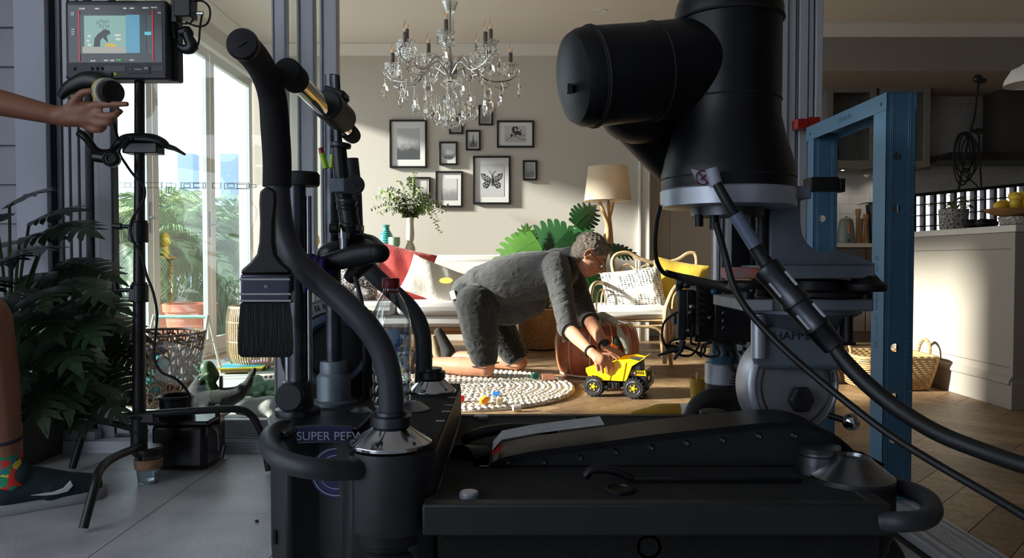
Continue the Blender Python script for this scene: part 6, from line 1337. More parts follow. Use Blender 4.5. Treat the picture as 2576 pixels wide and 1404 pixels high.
tips = [(40, 520, 2.75, .30), (95, 560, 2.7, .28), (150, 570, 2.65, .30), (-20, 560, 2.6, .3), (110, 630, 2.5, .3), (170, 660, 2.6, .30), (30, 650, 2.5, .3), (190, 700, 2.5, .28), (-30, 700, 2.45, .3), (120, 730, 2.45, .3), (230, 745, 2.55, .28), (60, 780, 2.4, .3), (200, 800, 2.45, .28), (250, 800, 2.6, .26),
        (140, 850, 2.4, .3), (220, 870, 2.45, .28), (270, 830, 2.65, .24), (40, 870, 2.35, .3), (180, 930, 2.4, .26), (260, 920, 2.55, .26), (100, 940, 2.35, .28), (230, 970, 2.45, .24), (0, 620, 2.8, .28), (70, 700, 2.75, .3), (-40, 820, 2.5, .3), (150, 780, 2.75, .28), (90, 850, 2.6, .3), (10, 930, 2.5, .28), (160, 990, 2.4, .22), (290, 870, 2.6, .2), (60, 600, 2.65, .26), (130, 690, 2.6, .26), (20, 740, 2.6, .3), (210, 760, 2.7, .22)]
for i, (px, py, dd, L) in enumerate(tips):
    c = P(px, py, dd); o = c - V(pc.x, pc.y, .5); o.z = 0; o = o.normalized() if o.length > .05 else V(rnd.uniform(-1, 1), -1, 0).normalized()
    st = c - o * .05; u = (o + V(rnd.uniform(-.35, .35), rnd.uniform(-.3, .3), .35 - (py - 520) / 460 * .75 + rnd.uniform(-.12, .12))).normalized()
    b = B(); lobed(b, st, L * .78, u, V(rnd.uniform(-.3, .3), -.5, 1), rnd); b.build('leaf', m_phil, t, ang=75)
    q = V(pc.x, pc.y, .3); bs.tube([q, q + (st - q) * .5 + V(0, 0, .08), st], .005, 6, n=5)
bs.build('petioles', mat('petiole green', (52, 66, 40), .5), t)
# ---- operator at the left edge (only an arm and a lower leg are in view)
m_skind = mat('backlit tanned skin', (132, 86, 66), .5, bump=.08, bs=120, subs=.06)  # skin tone darkened to put the backlit look into the colour
sh = V(-1.98, 2.28, 1.30); elb = P(-190, 215, 2.27); wr = P(148, 292, 2.34)
heel, toe = V(-1.515, 2.19, 0), FLR(258, 1247); toe.z = 0; an = P(18, 1115, 2.22); an.z = .12; kn = P(-32, 800, 2.16); hp = V(-1.86, 2.2, .92)
t = thing('person', 'camera operator at the left edge, patterned sock and dark trainer, reaching for the knob', 'person', (-1.8, 2.2, 0))
b = B(); b.chain([hp, kn, kn + (an - kn) * .38, an], [.085, .062, .062, .040]); b.chain([an, V(toe.x - .12, toe.y - .04, .05)], [.04, .035])
h2 = hp + V(-.02, -.2, 0); k2 = V(-1.9, 1.95, .5); b.chain([h2, k2, V(-1.98, 1.95, .1)], [.085, .06, .04]); b.chain([V(-1.98, 1.95, .08), V(-1.84, 1.97, .04)], [.04, .032])
b.chain([hp + V(0, -.1, .02), V(-1.95, 2.15, 1.2), V(-1.97, 2.17, 1.32)], [.13, .13, .10]); b.chain([V(-1.97, 2.17, 1.35), V(-1.93, 2.17, 1.47)], [.055, .05])
b.chain([sh, elb, elb + (wr - elb) * .35, wr], [.05, .044, .046, .029]); s2 = V(-1.98, 2.02, 1.30); b.chain([s2, V(-1.96, 1.93, 1.05), V(-1.85, 1.98, .86)], [.048, .04, .03])
Lo, Ro = head(b, V(-1.90, 2.17, 1.58), V(1, .1, -.15), V(.1, 0, 1))
hd = 2.34
for pts_, r0_, r1_ in (([(150, 292, 0), (190, 284, 0), (222, 276, 0)], .031, .024), ([(165, 298, 0), (205, 300, 0), (225, 302, 0)], .027, .020), ([(218, 266, -.005), (262, 262, -.02), (296, 262, -.03), (319, 262, -.03)], .0125, .0088), ([(222, 284, -.005), (262, 292, -.015), (290, 290, -.02), (304, 280, -.01)], .0125, .0088),
        ([(214, 298, 0), (248, 312, -.01), (274, 310, -.01), (288, 300, 0)], .012, .0085), ([(200, 308, .005), (232, 327, 0), (254, 328, .0), (264, 320, .01)], .0115, .008), ([(172, 276, -.01), (190, 250, -.02), (208, 232, -.025), (232, 228, -.03)], .016, .0095)):
    n_ = len(pts_); b.chain([P(x, y, hd + z) for x, y, z in pts_], [r0_ + (r1_ - r0_) * i / (n_ - 1) for i in range(n_)])
hand(b, V(-1.85, 1.98, .86), V(.2, .1, -1), V(-.6, -.8, 0), .18, (.2, .4, .3), .1, (.6, .3), 1)
b.build('body', m_skind, t, remesh=.0062, sm=2)
b = B(); b.ell(Lo(-.03, 0, .045), (.10, .083, .09), Ro).ell(Lo(-.05, 0, 0), (.075, .08, .08), Ro).build('hair', m_hair, t, remesh=.008)
b = B(); b.chain([hp + V(0, -.1, .08), V(-1.95, 2.15, 1.2), V(-1.98, 2.17, 1.3)], [.155, .155, .12]); b.chain([sh, sh + (elb - sh) * .45], [.085, .07]); b.chain([s2, V(-1.97, 1.97, 1.14)], [.08, .07]); b.build('t_shirt', mat('navy cotton', (40, 46, 60), .9), t, remesh=.01, sm=2)
b = B(); b.chain([hp, hp + (kn - hp) * .55], [.12, .10]); b.chain([h2, h2 + (k2 - h2) * .8], [.12, .1]); b.chain([hp, h2], [.13, .13]); b.build('shorts', m_shorts, t, remesh=.01, sm=2)
def sockm(N, L, b, nt):
    tc = N('TexCoord'); v = N('TexVoronoi', Scale=42); v.feature = 'F1'; v.distance = 'CHEBYCHEV'; r = N('ValToRGB'); r.color_ramp.interpolation = 'CONSTANT'; sp = N('SeparateColor')
    L(tc.outputs['Object'], v.inputs['Vector']); L(v.outputs['Color'], sp.inputs[0]); L(sp.outputs[0], r.inputs[0]); L(r.outputs[0], b.inputs['Base Color']); b.inputs['Roughness'].default_value = .9
    cols = [(28, 40, 70), (200, 40, 34), (30, 130, 90), (220, 190, 60), (196, 52, 40), (40, 110, 120)]
    e = r.color_ramp.elements; e[0].color = (*lin(cols[0]), 1); e[1].position = .2; e[1].color = (*lin(cols[1]), 1)
    for k in range(2, 6): q = e.new(.2 + .16 * (k - 1)); q.color = (*lin(cols[k]), 1)
ax = (kn - an).normalized()
B().chain([an + ax * .09, an + ax * .03, an + V(0.01, 0, -.03)], [.045, .044, .046]).build('sock', nodemat('colourful puzzle knit', sockm), t, remesh=.006, sm=1)
B().torus(an + ax * .10, .043, .007, ax).build('sock_cuff', mat('navy knit', (34, 36, 58), .9), t)
fw = (toe - heel).normalized(); sd = V(fw.y, -fw.x, 0)
def SH(u, s, z): return heel + fw * u + sd * s + V(0, 0, z)
LT = (toe - heel).length + .015
b = B(); b.chain([SH(.03, 0, .06), SH(.10, 0, .06), SH(.18, 0, .052), SH(LT - .05, 0, .042)], [.042, .044, .045, .036]); b.chain([SH(.02, 0, .10), SH(.06, 0, .11)], [.034, .045]); b.chain([SH(.10, 0, .09), SH(.17, 0, .07)], [.038, .032]); b.chain([SH(.14, .012, .05), SH(LT - .055, .01, .04)], [.04, .034])
s_ = b.build('shoe', mat('dark knit trainer', (22, 40, 44), .8, bump=.3, bs=300), t, remesh=.006, sm=2)
def outl(k): 
    pr_ = [(-.02, .012), (-.005, .032), (.05, .040), (.12, .040), (.19, .048), (LT - .06, .045), (LT - .03, .036), (LT - .01, .02), (LT, 0)]
    return [(u, w * k) for u, w in pr_] + [(u, -w * k) for u, w in pr_[::-1][1:]]
b = B(); b.rings([[SH(u, w, z) for u, w in outl(k)] for z, k in ((.0, .92), (.004, 1.0), (.018, 1.02), (.030, .98), (.032, .85))]); b.build('shoe_sole', mat('white grey midsole', (150, 152, 156), .7, bump=.2, bs=90), s_)
def onsh(u, z): 
    return SH(u, .0505 if u < .2 else .0475, z)
sw = [(.085, .054), (.14, .053), (.17, .059), (.188, .078), (.194, .062), (.18, .047), (.15, .044), (.12, .047)]
B().prism([onsh(u, z) - sd * .004 for u, z in sw], sd * .006).build('tick_mark', mat('reflective white tick', (205, 208, 212), .4), s_)
b = B()
for k in range(6): b.tube([SH(.095 + k * .018, .028, .098 - k * .0075), SH(.10 + k * .018, 0, .128 - k * .010), SH(.095 + k * .018, -.028, .098 - k * .0075)], .0028, 6, n=3)
b.build('laces', m_blackr, s_); B().chain([V(-2.0, 1.95, .05), V(-1.83, 1.97, .04)], [.042, .036]).build('shoe', MATS['dark knit trainer'], t, remesh=.008)
pr = thing('finger_ring', 'thin silver ring on the operator hand holding the focus knob', 'ring', wr + V(.06, 0, 0)); pp = wr + V(.070, -.012, .058); B().torus(pp, .0125, .0018, (.7, .1, .75), 20, 6).build('band', m_chrome, pr)
# follow focus controller in the hand
t = thing('focus_controller', 'black hand-held focus controller with a ringed knob, gripped below the monitor', 'controller', P(270, 240, 2.36))
d = 2.38
B().tube([M(152, 245, d), M(175, 222, d), M(215, 205, d), M(250, 206, d), M(275, 215, d)], [.012, .022, .03, .034, .03], 12, n=3).build('body', m_blackp, t)
ax = V(.75, -.62, -.14); c = M(262, 232, 2.35)
B().lathe([(.030, 0), (.040, .01), (.041, .035), (.036, .037)], c, ax, seg=40).build('housing', m_blackp, t); B().lathe([(.0415, .022), (.0425, .024), (.0425, .038), (.041, .040)], c, ax, seg=40).build('marking_ring', mat('white marking strip', (176, 174, 160), .6), t); B().lathe([(.043, .012), (.043, .022), (.041, .023)], c, ax, seg=40).build('yellow_tape', mat('yellow gaffer tape', (190, 170, 70), .7), t)
b = B().lathe([(.033, .037), (.035, .04), (.0355, .062), (.033, .066), (.020, .064), (.019, .062), (.001, .062)], c, ax, seg=40); b.build('knob', m_blackr, t)
d = 2.38; b = B()
for px, py in ((258, 190), (268, 187), (280, 184)): b.cyl(M(px, py + 8, d), M(px, py, d), .006, seg=10)
b.build('buttons', m_blackp, t); B().cyl(M(291, 190, d), M(292, 184, d), .006, seg=10).build('yellow_button', mat('yellow button', (190, 190, 40), .4), t)
# ------------------------------------------------------------------ camera dolly
m_ch = mat('dark grey dolly enamel', (30, 32, 34), .55, bump=.04, bs=120, var=.2, vs=7); m_deck = mat('black anti slip deck', (16, 16, 17), .85, bump=.5, bs=420); m_blk2 = mat('blackened steel', (17, 18, 21), .45, .3)
m_cast = mat('cast aluminium plate', (112, 122, 132), .45, .35, bump=.08, bs=70, var=.3, vs=9); m_hub = mat('turned aluminium', (176, 180, 190), .36, .6, bump=.03, bs=60, var=.25, vs=10)
zD, zR = .35, .432
dol = thing('camera_dolly', 'dark grey camera dolly with handrails and boom arm filling the bottom of the picture', 'camera dolly', (.1, 1.6, 0))
def part(b, nm, m, par=None, **k): return b.build(nm, m, par or dol, **k)
def XR(px, d): return gx(px, d)
# main deck: rails and floor
xl, xr = XR(1095, 1.24), XR(2235, 1.24)
b = B().bb(xl - .02, xr, 1.215, 1.245, .30, .352).bb(xl - .02, xr, 1.905, 1.935, .30, .352).bb(xr - .03, xr, 1.245, 1.905, .30, .352).bb(xl - .02, xl, 1.245, 1.905, .30, .352)
part(b, 'chassis_frame', m_ch, bevel=.004)
part(B().bb(xl, xr - .03, 1.245, 1.905, .31, .349).bb(xl, xr, 1.26, 1.9, .2, .31), 'deck_panel', m_deck)
part(B().bb(.205, xr - .10, 1.335, 1.342, .352, .360).tube([V(.13, 1.34, .36), V(.145, 1.34, .374), V(.18, 1.34, .372), V(.215, 1.34, .358)], .008, 8, n=3), 'deck_edge_strip', m_blk2, bevel=.002)
def disc(px, py, z, r, m, nm, ring=True):
    c = FLR(px, py, z); b = B(); b.lathe([(r, -.004), (r, .004), (r * .82, .006), (r * .78, .003), (.001, .003)] if ring else [(r, -.002), (r, .005), (r * .85, .008), (.001, .008)], c, seg=28); return part(b, nm, m)
disc(1180, 1248, zD + .001, .0165, m_hub, 'deck_screw', False); disc(1558, 1235, zD, .026, m_blk2, 'deck_socket'); disc(1468, 1058, zD + .001, .027, m_blk2, 'deck_socket'); disc(1210, 1052, zD + .001, .018, m_hub, 'deck_screw', False)
# raised end box
bx0, bx1 = XR(682, 1.42), XR(1110, 1.3)
R1 = [(bx0, 1.50), (bx0, 1.90), (bx0 + .03, 1.93), (XR(1160, 1.93), 1.93), (XR(1100, 1.30), 1.27), (-.16, 1.24), (-.27, 1.24), (-.30, 1.34), (bx0 + .06, 1.40)]
b = B().rings([[V(x, y, z) for x, y in R1] for z in (.20, .425)]); part(b, 'end_body', m_ch, bevel=.006)
k = .985; cxm = sum(p[0] for p in R1) / len(R1); cym = sum(p[1] for p in R1) / len(R1)
part(B().rings([[V(cxm + (x - cxm) * k, cym + (y - cym) * k, z) for x, y in R1] for z in (.425, zR)]), 'raised_deck', m_deck)
for px, py in ((1138, 1000), (1129, 1019), (1122, 1035), (1108, 1059)):
    text('deck_mark', '000', .012, FLR(px, py, zR + .0006), (0, 0, 0), m_white, dol)
text('deck_mark', '17', .012, FLR(882, 1063, zR + .0006), (0, 0, 0), m_white, dol)
# column body with lettering at the left
cb = B(); fy = 1.30
Lx = XR(680, fy)
poly = [V(XR(680, 1.36), 1.36, 0), V(XR(705, fy), 1.335, 0), V(XR(760, fy), 1.372, 0), V(XR(820, fy), 1.385, 0), V(XR(875, fy), 1.37, 0), V(XR(880, fy), 1.5, 0), V(XR(690, 1.5), 1.52, 0), V(XR(676, 1.45), 1.45, 0)]
cb.rings([[p + V(0, 0, z) for p in poly] for z in (.19, .435)]); body = part(cb, 'left_body', m_ch, bevel=.008)
part(B().rings([[p + V((p.x + .35) * .05, (p.y - 1.43) * .08, z) for p in poly] for z in (.435, .444)]), 'top_plate', m_dsteel, bevel=.003)
part(B().bb(XR(676, 1.34), XR(684, 1.34), 1.35, 1.39, .235, .26).bb(XR(672, 1.34), XR(690, 1.34), 1.36, 1.38, .215, .235), 'side_catch', m_blackp)
m_nav = mat('navy label', (18, 22, 62), .4); lab = B(); n = 10
def LC(px, py): v = P(px, py, 1.338 + .012 * math.cos((px - 740) / 140 * 1.2)); return v
lab.rings([[LC(742 + 150 * i / n, 1074 + 6 * (i / n) + o) + V(0, -.0, 0) for o in ()] for i in range(0)]) if False else None
lp = [LC(742 + 14.5 * i, 1076 - 4 * math.sin(PI * i / n)) for i in range(n + 1)]; lq = [LC(742 + 14.5 * i, 1112 - 3 * math.sin(PI * i / n)) for i in range(n + 1)]
lb = B().prism(lp + lq[::-1], V(0, -.003, 0)); lbo = part(lb, 'name_label', m_nav)
lb2 = B().prism([p + V(0, .001, .003) for p in lp] + [p + V(0, .001, -.003) for p in lq[::-1]], V(0, -.0025, 0)); part(lb2, 'label_border', m_dsteel, lbo)
text('label_lettering', 'SUPER PEEWEE', .0215, LC(852, 1093) + V(0, -.016, 0), (PI / 2, 0, .0), mat('label silver', (150, 156, 172), .4), lbo, .0004)
lbo2 = part(B().lathe([(.046, 0), (.046, .002), (.001, .002)], P(846, 1188, 1.352), (0, -1, .05), seg=36, sx=1, sy=1), 'round_emblem', mat('emblem navy', (30, 36, 84), .4))
part(B().torus(P(846, 1188, 1.349), .042, .0012, (0, -1, .05)).torus(P(846, 1188, 1.349), .030, .0010, (0, -1, .05)), 'emblem_ring', mat('label silver', (150, 156, 172), .4), lbo2)
# front corner tower
tc_ = V(XR(982, 1.29), 1.29, 0)
part(B().lathe([(.0725, .295), (.0735, .30), (.0735, .42), (.070, .428)], tc_, seg=48), 'corner_tower', m_ch)
part(B().lathe([(.060, .24), (.066, .245), (.066, .262), (.061, .266), (.061, .272), (.069, .276), (.069, .294), (.060, .296)], tc_, seg=48), 'swivel_ring', m_blk2)
def flange(c, r, z, tr, nm='handrail_flange', s=1):
    f = part(B().lathe([(r, 0), (r, .006), (r * .93, .009), (tr + .012, .030), (tr + .008, .036)], c + V(0, 0, z), seg=40), nm, m_chrome if s else m_steel, bevel=.001); part(B().lathe([(tr + .014, .034), (tr + .014, .050), (tr + .006, .052), (tr + .006, .058)], c + V(0, 0, z), seg=32), 'collar', m_dsteel, f)
    for k in range(6): a = k * PI / 3 + .3; B().ell(c + V(math.cos(a) * r * .86, math.sin(a) * r * .86, z + .011), (.0045, .0045, .003), None, 8, 6).build('screw', m_dsteel, f)
flange(tc_, .070, .432, .0215)
m_rail = mat('grey enamelled tube', (46, 49, 54), .5, bump=.03, bs=200)
def D(px, py, d): return P(px, py, d)
z0 = .47
part(B().tube([tc_ + V(0, 0, z0), D(984, 1000, 1.29), D(976, 930, 1.29), D(955, 870, 1.29), D(915, 812, 1.29), D(850, 748, 1.30), D(780, 690, 1.31), D(735, 640, 1.32), D(712, 580, 1.33), D(702, 510, 1.33), D(697, 440, 1.33)], [.0215] * 6 + [.0205] * 3, 20, n=8), 'handrail', m_rail)
part(B().tube([D(697, 470, 1.33), D(697, 400, 1.33), D(692, 320, 1.32), D(686, 250, 1.30), D(670, 195, 1.26), D(645, 150, 1.20), D(612, 113, 1.13)], [.0245, .0245, .0245, .0235, .0225, .0225, .0225], 24, n=8), 'foam_grip', m_foam)
e_ = (D(612, 113, 1.13) - D(645, 150, 1.20)).normalized(); part(B().lathe([(.0235, -.004), (.0240, .004), (.0215, .009), (.001, .010)], D(612, 113, 1.13), e_, seg=32), 'grip_end_cap', m_blackp)
part(B().box(D(609, 110, 1.119), (.014, .002, .0025), (0, -.6, 0)), 'cap_slot', m_blackr)
# far handrail
fc = V(XR(1085, 1.80), 1.80, 0); flange(fc, .058, .432, .019)
part(B().lathe([(.03, .445), (.03, .452)], fc), 'flange_step', m_dsteel)
part(B().tube([fc + V(-.02, 0, .455), D(1066, 890, 1.80), D(1060, 830, 1.80), D(1035, 780, 1.80), D(990, 735, 1.80), D(940, 690, 1.80), D(905, 645, 1.80), D(893, 580, 1.80), D(888, 480, 1.80), D(880, 400, 1.8)], .0205, 16, n=8), 'handrail', m_rail)
part(B().tube([D(792, 672, 1.55), D(850, 655, 1.52), D(905, 642, 1.50), D(950, 636, 1.47)], [.018, .020, .022, .019], 16, n=4).ell(D(955, 637, 1.465), (.02, .02, .019)), 'boom_handle', m_blk2); part(B().tube([D(900, 612, 1.60), D(925, 640, 1.52), D(880, 700, 1.55)], [.016, .024, .014], 12, n=4), 'handle_fork', m_blackp)
part(B().tube([D(893, 695, 1.5), D(905, 740, 1.5), D(916, 790, 1.5)], .0045, 8), 'thin_rod', m_black)
# bumper rail
part(B().tube([D(735, 1078, 1.44), D(700, 1082, 1.38), D(678, 1105, 1.31), D(690, 1142, 1.24), D(735, 1168, 1.20), D(800, 1180, 1.19), D(870, 1182, 1.215), D(925, 1178, 1.25)], .0175, 18, n=8), 'bumper_rail', m_rail)
cr = V(XR(2150, 1.36), 1.36, 0)
part(B().lathe([(.072, .262), (.072, .345), (.070, .352)], cr, seg=44), 'corner_tower', m_ch); part(B().lathe([(.058, .225), (.062, .23), (.062, .245), (.066, .248), (.066, .258), (.06, .262)], cr, seg=44), 'swivel_ring', m_blk2)
part(B().lathe([(.072, 0), (.072, .006), (.066, .010), (.028, .042), (.024, .042), (.022, .036), (.001, .034)], cr + V(0, 0, .352), seg=44), 'corner_cone', m_steel)
c2 = V(XR(2062, 1.40), 1.40, 0); part(B().lathe([(.038, 0), (.038, .034), (.034, .036), (.034, .040), (.040, .042), (.041, .050), (.036, .052), (.001, .051)], c2 + V(0, 0, .352), seg=36), 'steering_cap', m_steel)
part(B().tube([D(2195, 1215, 1.42), D(2260, 1225, 1.38), D(2325, 1250, 1.31), D(2346, 1282, 1.25), D(2325, 1306, 1.21), D(2270, 1313, 1.20), D(2220, 1313, 1.22)], .0165, 18, n=8), 'bumper_rail', m_rail)
# posts on the raised deck
p1 = V(XR(747, 1.50), 1.50, 0); zt = P(747, 468, 1.5).z
part(B().cyl(p1 + V(0, 0, .43), p1 + V(0, 0, zt), .0185, seg=28), 'steel_post', m_dsteel); part(B().lathe([(.032, 0), (.034, .004), (.034, .022), (.030, .027), (.001, .028)], V(XR(762, 1.5), 1.5, zt), seg=36), 'post_cap', m_blackr)
part(B().cyl(p1 + V(-.021, .01, .45), p1 + V(-.021, .01, zt - .02), .008, seg=12).cyl(p1 + V(.024, .0, .45), p1 + V(.024, .0, zt - .02), .006, seg=12), 'post_rod', m_steel)
part(B().lathe([(.044, .0), (.044, .012), (.036, .016), (.031, .016), (.030, .065), (.026, .068)], p1 + V(0, 0, zR + .008), seg=36), 'post_socket', m_dsteel)
part(B().lathe([(.001, 0), (.026, 0), (.027, .003), (.027, .014), (.024, .017), (.001, .017)], D(732, 998, 1.445), (0, -1, .08), seg=32), 'clamp_knob', m_dgrey)
p2 = V(XR(838, 1.66), 1.66, 0); part(B().cyl(p2 + V(0, 0, .43), p2 + V(0, 0, P(838, 190, 1.66).z), .0165, seg=24), 'steel_post', m_dsteel)
part(B().lathe([(.052, 0), (.052, .006), (.038, .010), (.037, .012), (.037, .060), (.034, .064), (.030, .068), (.030, .090), (.027, .094)], p2 + V(0, 0, zR), seg=40), 'post_socket', m_cast)
for px, py, dd, r in ((908, 1048, 1.5, .030), (1040, 1032, 1.62, .034)): c = FLR(px, py, zR); part(B().lathe([(r, 0), (r, .003), (r * .45, .018), (r * .3, .020), (.001, .018)], c, seg=28), 'deck_boss', m_steel)
# cross bar through the clamp
a, e = D(735, 192, 1.30), D(888, 342, 1.74); ax = (e - a).normalized()
part(B().tube([a - ax * .01, e], .0175, 24), 'cross_bar', m_chrome); part(B().lathe([(.0215, -.030), (.0235, -.026), (.0235, .020), (.020, .024)], a, ax, seg=28), 'bar_end_grip', m_foam); part(B().lathe([(.001, 0), (.018, .0), (.0195, -.02), (.0195, -.07)], e, ax, seg=24), 'bar_end_grip', m_foam)
part(B().cyl(D(822, 262, 1.50), D(862, 300, 1.62), .030).box(D(838, 262, 1.58), (.045, .05, .06), (0, .3, 0)), 'bar_clamp', m_ch, bevel=.004)
part(B().cyl(D(845, 190, 1.60), D(853, 420, 1.60), .0085, seg=14), 'thin_post', m_dsteel); part(B().lathe([(.013, 0), (.015, .004), (.006, .008)], D(862, 255, 1.58), seg=16), 'wing_nut', m_black)
# articulated accessory arm
part(B().tube([D(853, 372, 1.55), D(858, 430, 1.55), D(868, 500, 1.55), D(880, 560, 1.55), D(890, 610, 1.56)], [.0145, .016, .018, .02, .018], 14, n=4), 'accessory_arm', m_blackp)
for y in (372, 512, 530, 575): part(B().lathe([(.020, 0), (.0215, .002), (.0215, .008), (.020, .010)], D(856 + (y - 372) * .11, y, 1.55), (.1, 0, 1), seg=20), 'arm_collar', m_dsteel if y in (512, 372) else m_blackp)
part(B().bb(XR(838, 1.52), XR(875, 1.52), 1.50, 1.56, P(0, 486, 1.52).z, P(0, 450, 1.52).z), 'clamp_block', m_cast, bevel=.003)
kn_ = part(B().lathe([(.019, 0), (.0195, .003), (.0195, .012), (.018, .014), (.001, .014)], D(893, 466, 1.50), (.1, -1, 0), seg=32), 'knurled_knob', m_dgrey); B().ell(D(893, 466, 1.484), (.003, .002, .003), None, 8, 6).build('knob_bolt', m_black, kn_)
part(B().bb(XR(898, 1.54), XR(912, 1.54), 1.53, 1.56, P(0, 582, 1.54).z, P(0, 566, 1.54).z).bb(XR(840, 1.54), XR(912, 1.54), 1.54, 1.57, P(0, 592, 1.54).z, P(0, 586, 1.54).z).cyl(D(830, 574, 1.53), D(850, 574, 1.53), .01), 'arm_levers', m_blackp, bevel=.001)
part(B().cyl(D(866, 590, 1.53), D(866, 628, 1.53), .0095, seg=16).cyl(D(866, 585, 1.53), D(866, 600, 1.53), .012, seg=16), 'spigot', m_steel)
part(B().ell(D(855, 640, 1.6), (.05, .04, .03)).tube([D(870, 600, 1.6), D(930, 618, 1.58), D(962, 640, 1.52)], [.018, .024, .016], 12, n=3), 'arm_joint', m_blackp, remesh=.006, sm=2)
# boom arm shell
H1 = [(1195, 1205), (1203, 1175), (1222, 1145), (1252, 1118), (1330, 1100), (1420, 1088), (1520, 1075), (1620, 1061), (1720, 1050), (1820, 1040), (1900, 1032), (1960, 1030), (2010, 1036), (2060, 1055), (2105, 1088), (2145, 1130), (2175, 1170), (2197, 1207)]
f1, f2 = 1.44, 1.56
poly = [V(P(v.x, v.y, 1.5).x, f1, P(v.x, v.y, f2).z) for v in crom([(x, y, 0) for x, y in H1], 4)]
zb = .352
base = [V(poly[-1].x, f1 + .008, zb), V(poly[0].x, f1 + .008, zb)]
part(B().prism([V(p.x, f1 + .008, max(p.z - .006, zb)) for p in poly] + base, V(0, f2 - f1 - .016, 0)), 'boom_side_plate', m_ch)
b = B(); rg = []
for i, p in enumerate(poly):
    q = poly[min(i + 1, len(poly) - 1)] - poly[max(i - 1, 0)]; nrm = V(-q.z, 0, q.x).normalized(); nrm = nrm if nrm.z > 0 or abs(nrm.x) > .5 else -nrm
    lo = p - nrm * .011; rg.append([V(p.x, f1, p.z), V(p.x, f2, p.z), V(lo.x, f2, max(lo.z, zb)), V(lo.x, f1, max(lo.z, zb))])
b.rings(rg); part(b, 'boom_top_band', m_blk2, ang=60)
for px, py in ((1278, 1183), (1367, 1165), (1459, 1149), (1549, 1134), (1638, 1121), (1728, 1107), (1819, 1093), (1911, 1078), (2000, 1071), (2086, 1101), (2153, 1160)):
    xw = P(px, py, f1).x; zt_b = max(q.z for q in poly if abs(q.x - xw) < .03 or q.x > xw > poly[-2].x); c = V(xw, f1 + .008, max(zt_b - .028 - (.02 if px > 2040 else 0), .36)); part(B().lathe([(.0062, 0), (.0062, .003), (.004, .006), (.0035, .003), (.001, .003)], c, (0, -1, 0), seg=14), 'boom_bolt', m_steel)
b = B(); q = [P(x, y, f1 + .02) + V(0, 0, .004) for x, y in ((1238, 1140), (1262, 1112), (1340, 1097), (1430, 1085), (1520, 1074))]
for i in range(len(q) - 1): b.prism([q[i], q[i + 1], q[i + 1] + V(0, .075, .0), q[i] + V(0, .075, 0)], V(0, 0, .0012))
tag(b.build('paper_label', mat('creased white paper', (170, 172, 178), .7, bump=.5, bs=60, var=.2, vs=30)), 'creased white paper notice taped on top of the dolly boom arm', 'paper')
part(B().prism([P(1238, 1142, f1 + .018), P(1256, 1122, f1 + .018), P(1262, 1128, f1 + .018), P(1246, 1147, f1 + .018)], V(0, .03, .006)), 'red_sticker', mat('red sticker', (200, 50, 46), .5))
part(B().tube([P(1165, 1110, 1.62), P(1200, 1092, 1.62), P(1280, 1078, 1.64), P(1400, 1080, 1.66)], .012, 10, n=4), 'hydraulic_hose', m_blk2); part(B().cyl(P(1160, 1160, 1.5), P(1215, 1160, 1.56), .032), 'boom_pivot', m_blk2)
# wheels and rear parts low down
for x, y in ((XR(1318, 1.42), 1.42), (XR(2120, 1.46), 1.46), (-.20, 1.4), (-.30, 1.85), (.55, 1.85)):
    w = part(B().lathe([(.06, -.03), (.122, -.03), (.128, -.02), (.128, .02), (.122, .03), (.06, .03), (.05, .02), (.05, -.02)], V(x, y, .128), (0, 1, 0), seg=40), 'wheel', m_blackr); B().lathe([(.062, -.026), (.05, -.034), (.02, -.036), (.001, -.036)], V(x, y, .128), (0, 1, 0), seg=28).build('wheel_hub', m_dsteel, w)
part(B().lathe([(.016, 0), (.021, 0), (.021, .05), (.016, .05)], P(1633, 1376, 1.26), (0, 1, 0), seg=24, cap=False), 'tube_socket', m_blk2); part(B().bb(xl + .1, xr - .1, 1.3, 1.85, .12, .2), 'under_tray', m_deck)
part(B().tube([V(-.50, 1.20, .2), V(-.42, 1.22, .228), V(-.30, 1.23, .232)], [.022, .026, .02], 12, n=3), 'track_foot', m_white)
# ------------------------------------------------------------------ geared turret of the dolly arm
gd = 1.62; gc = P(1998, 968, gd)
part(B().lathe([(.104, -.06), (.112, -.05), (.113, .0), (.108, .006), (.102, .008), (.100, .004), (.090, .004), (.001, .004)], gc, (.28, -1, .05), seg=64), 'arm_hub', m_hub); ga = V(.28, -1, .05).normalized()
gx_, gy_, _ = basis(ga)
part(B().torus(gc + ga * .006, .086, .0014, ga, 48, 6), 'hub_groove', m_dsteel)
def G(px, py, o=.006): return P(px, py, gd) + ga * o
part(B().lathe([(.030, 0), (.030, .014), (.026, .018), (.001, .018)], G(2005, 1003), ga, seg=6), 'hub_nut', m_dgrey, bevel=.003); part(B().lathe([(.020, 0), (.020, .014), (.016, .017), (.009, .017), (.009, .008), (.001, .008)], G(2032, 897), ga, seg=28), 'cap_bolt', m_dsteel); part(B().ell(G(1961, 917), (.004, .003, .004), None, 8, 6), 'small_rivet', m_dsteel)
for s_, txt, rr, a0, a1, sz in ((0, 'WARNING', .098, 48, 4, .0125),):
    up_ = V(0, 0, 1) - ga * ga.z; up_.normalize(); rt = ga.cross(up_) * -1
    for i, ch in enumerate(txt):
        a = math.radians(a0 + (a1 - a0) * i / (len(txt) - 1)); pos = gc + ga * .0095 + (rt * math.cos(a) + up_ * math.sin(a)) * .092
        zz = ga; yv = (rt * math.cos(a) + up_ * math.sin(a)); xv = yv.cross(zz); R = Matrix((xv, yv, zz)).transposed().to_euler()
        text('warning_letter', ch, sz, pos, R, m_nav, dol, .0003)
b = B()
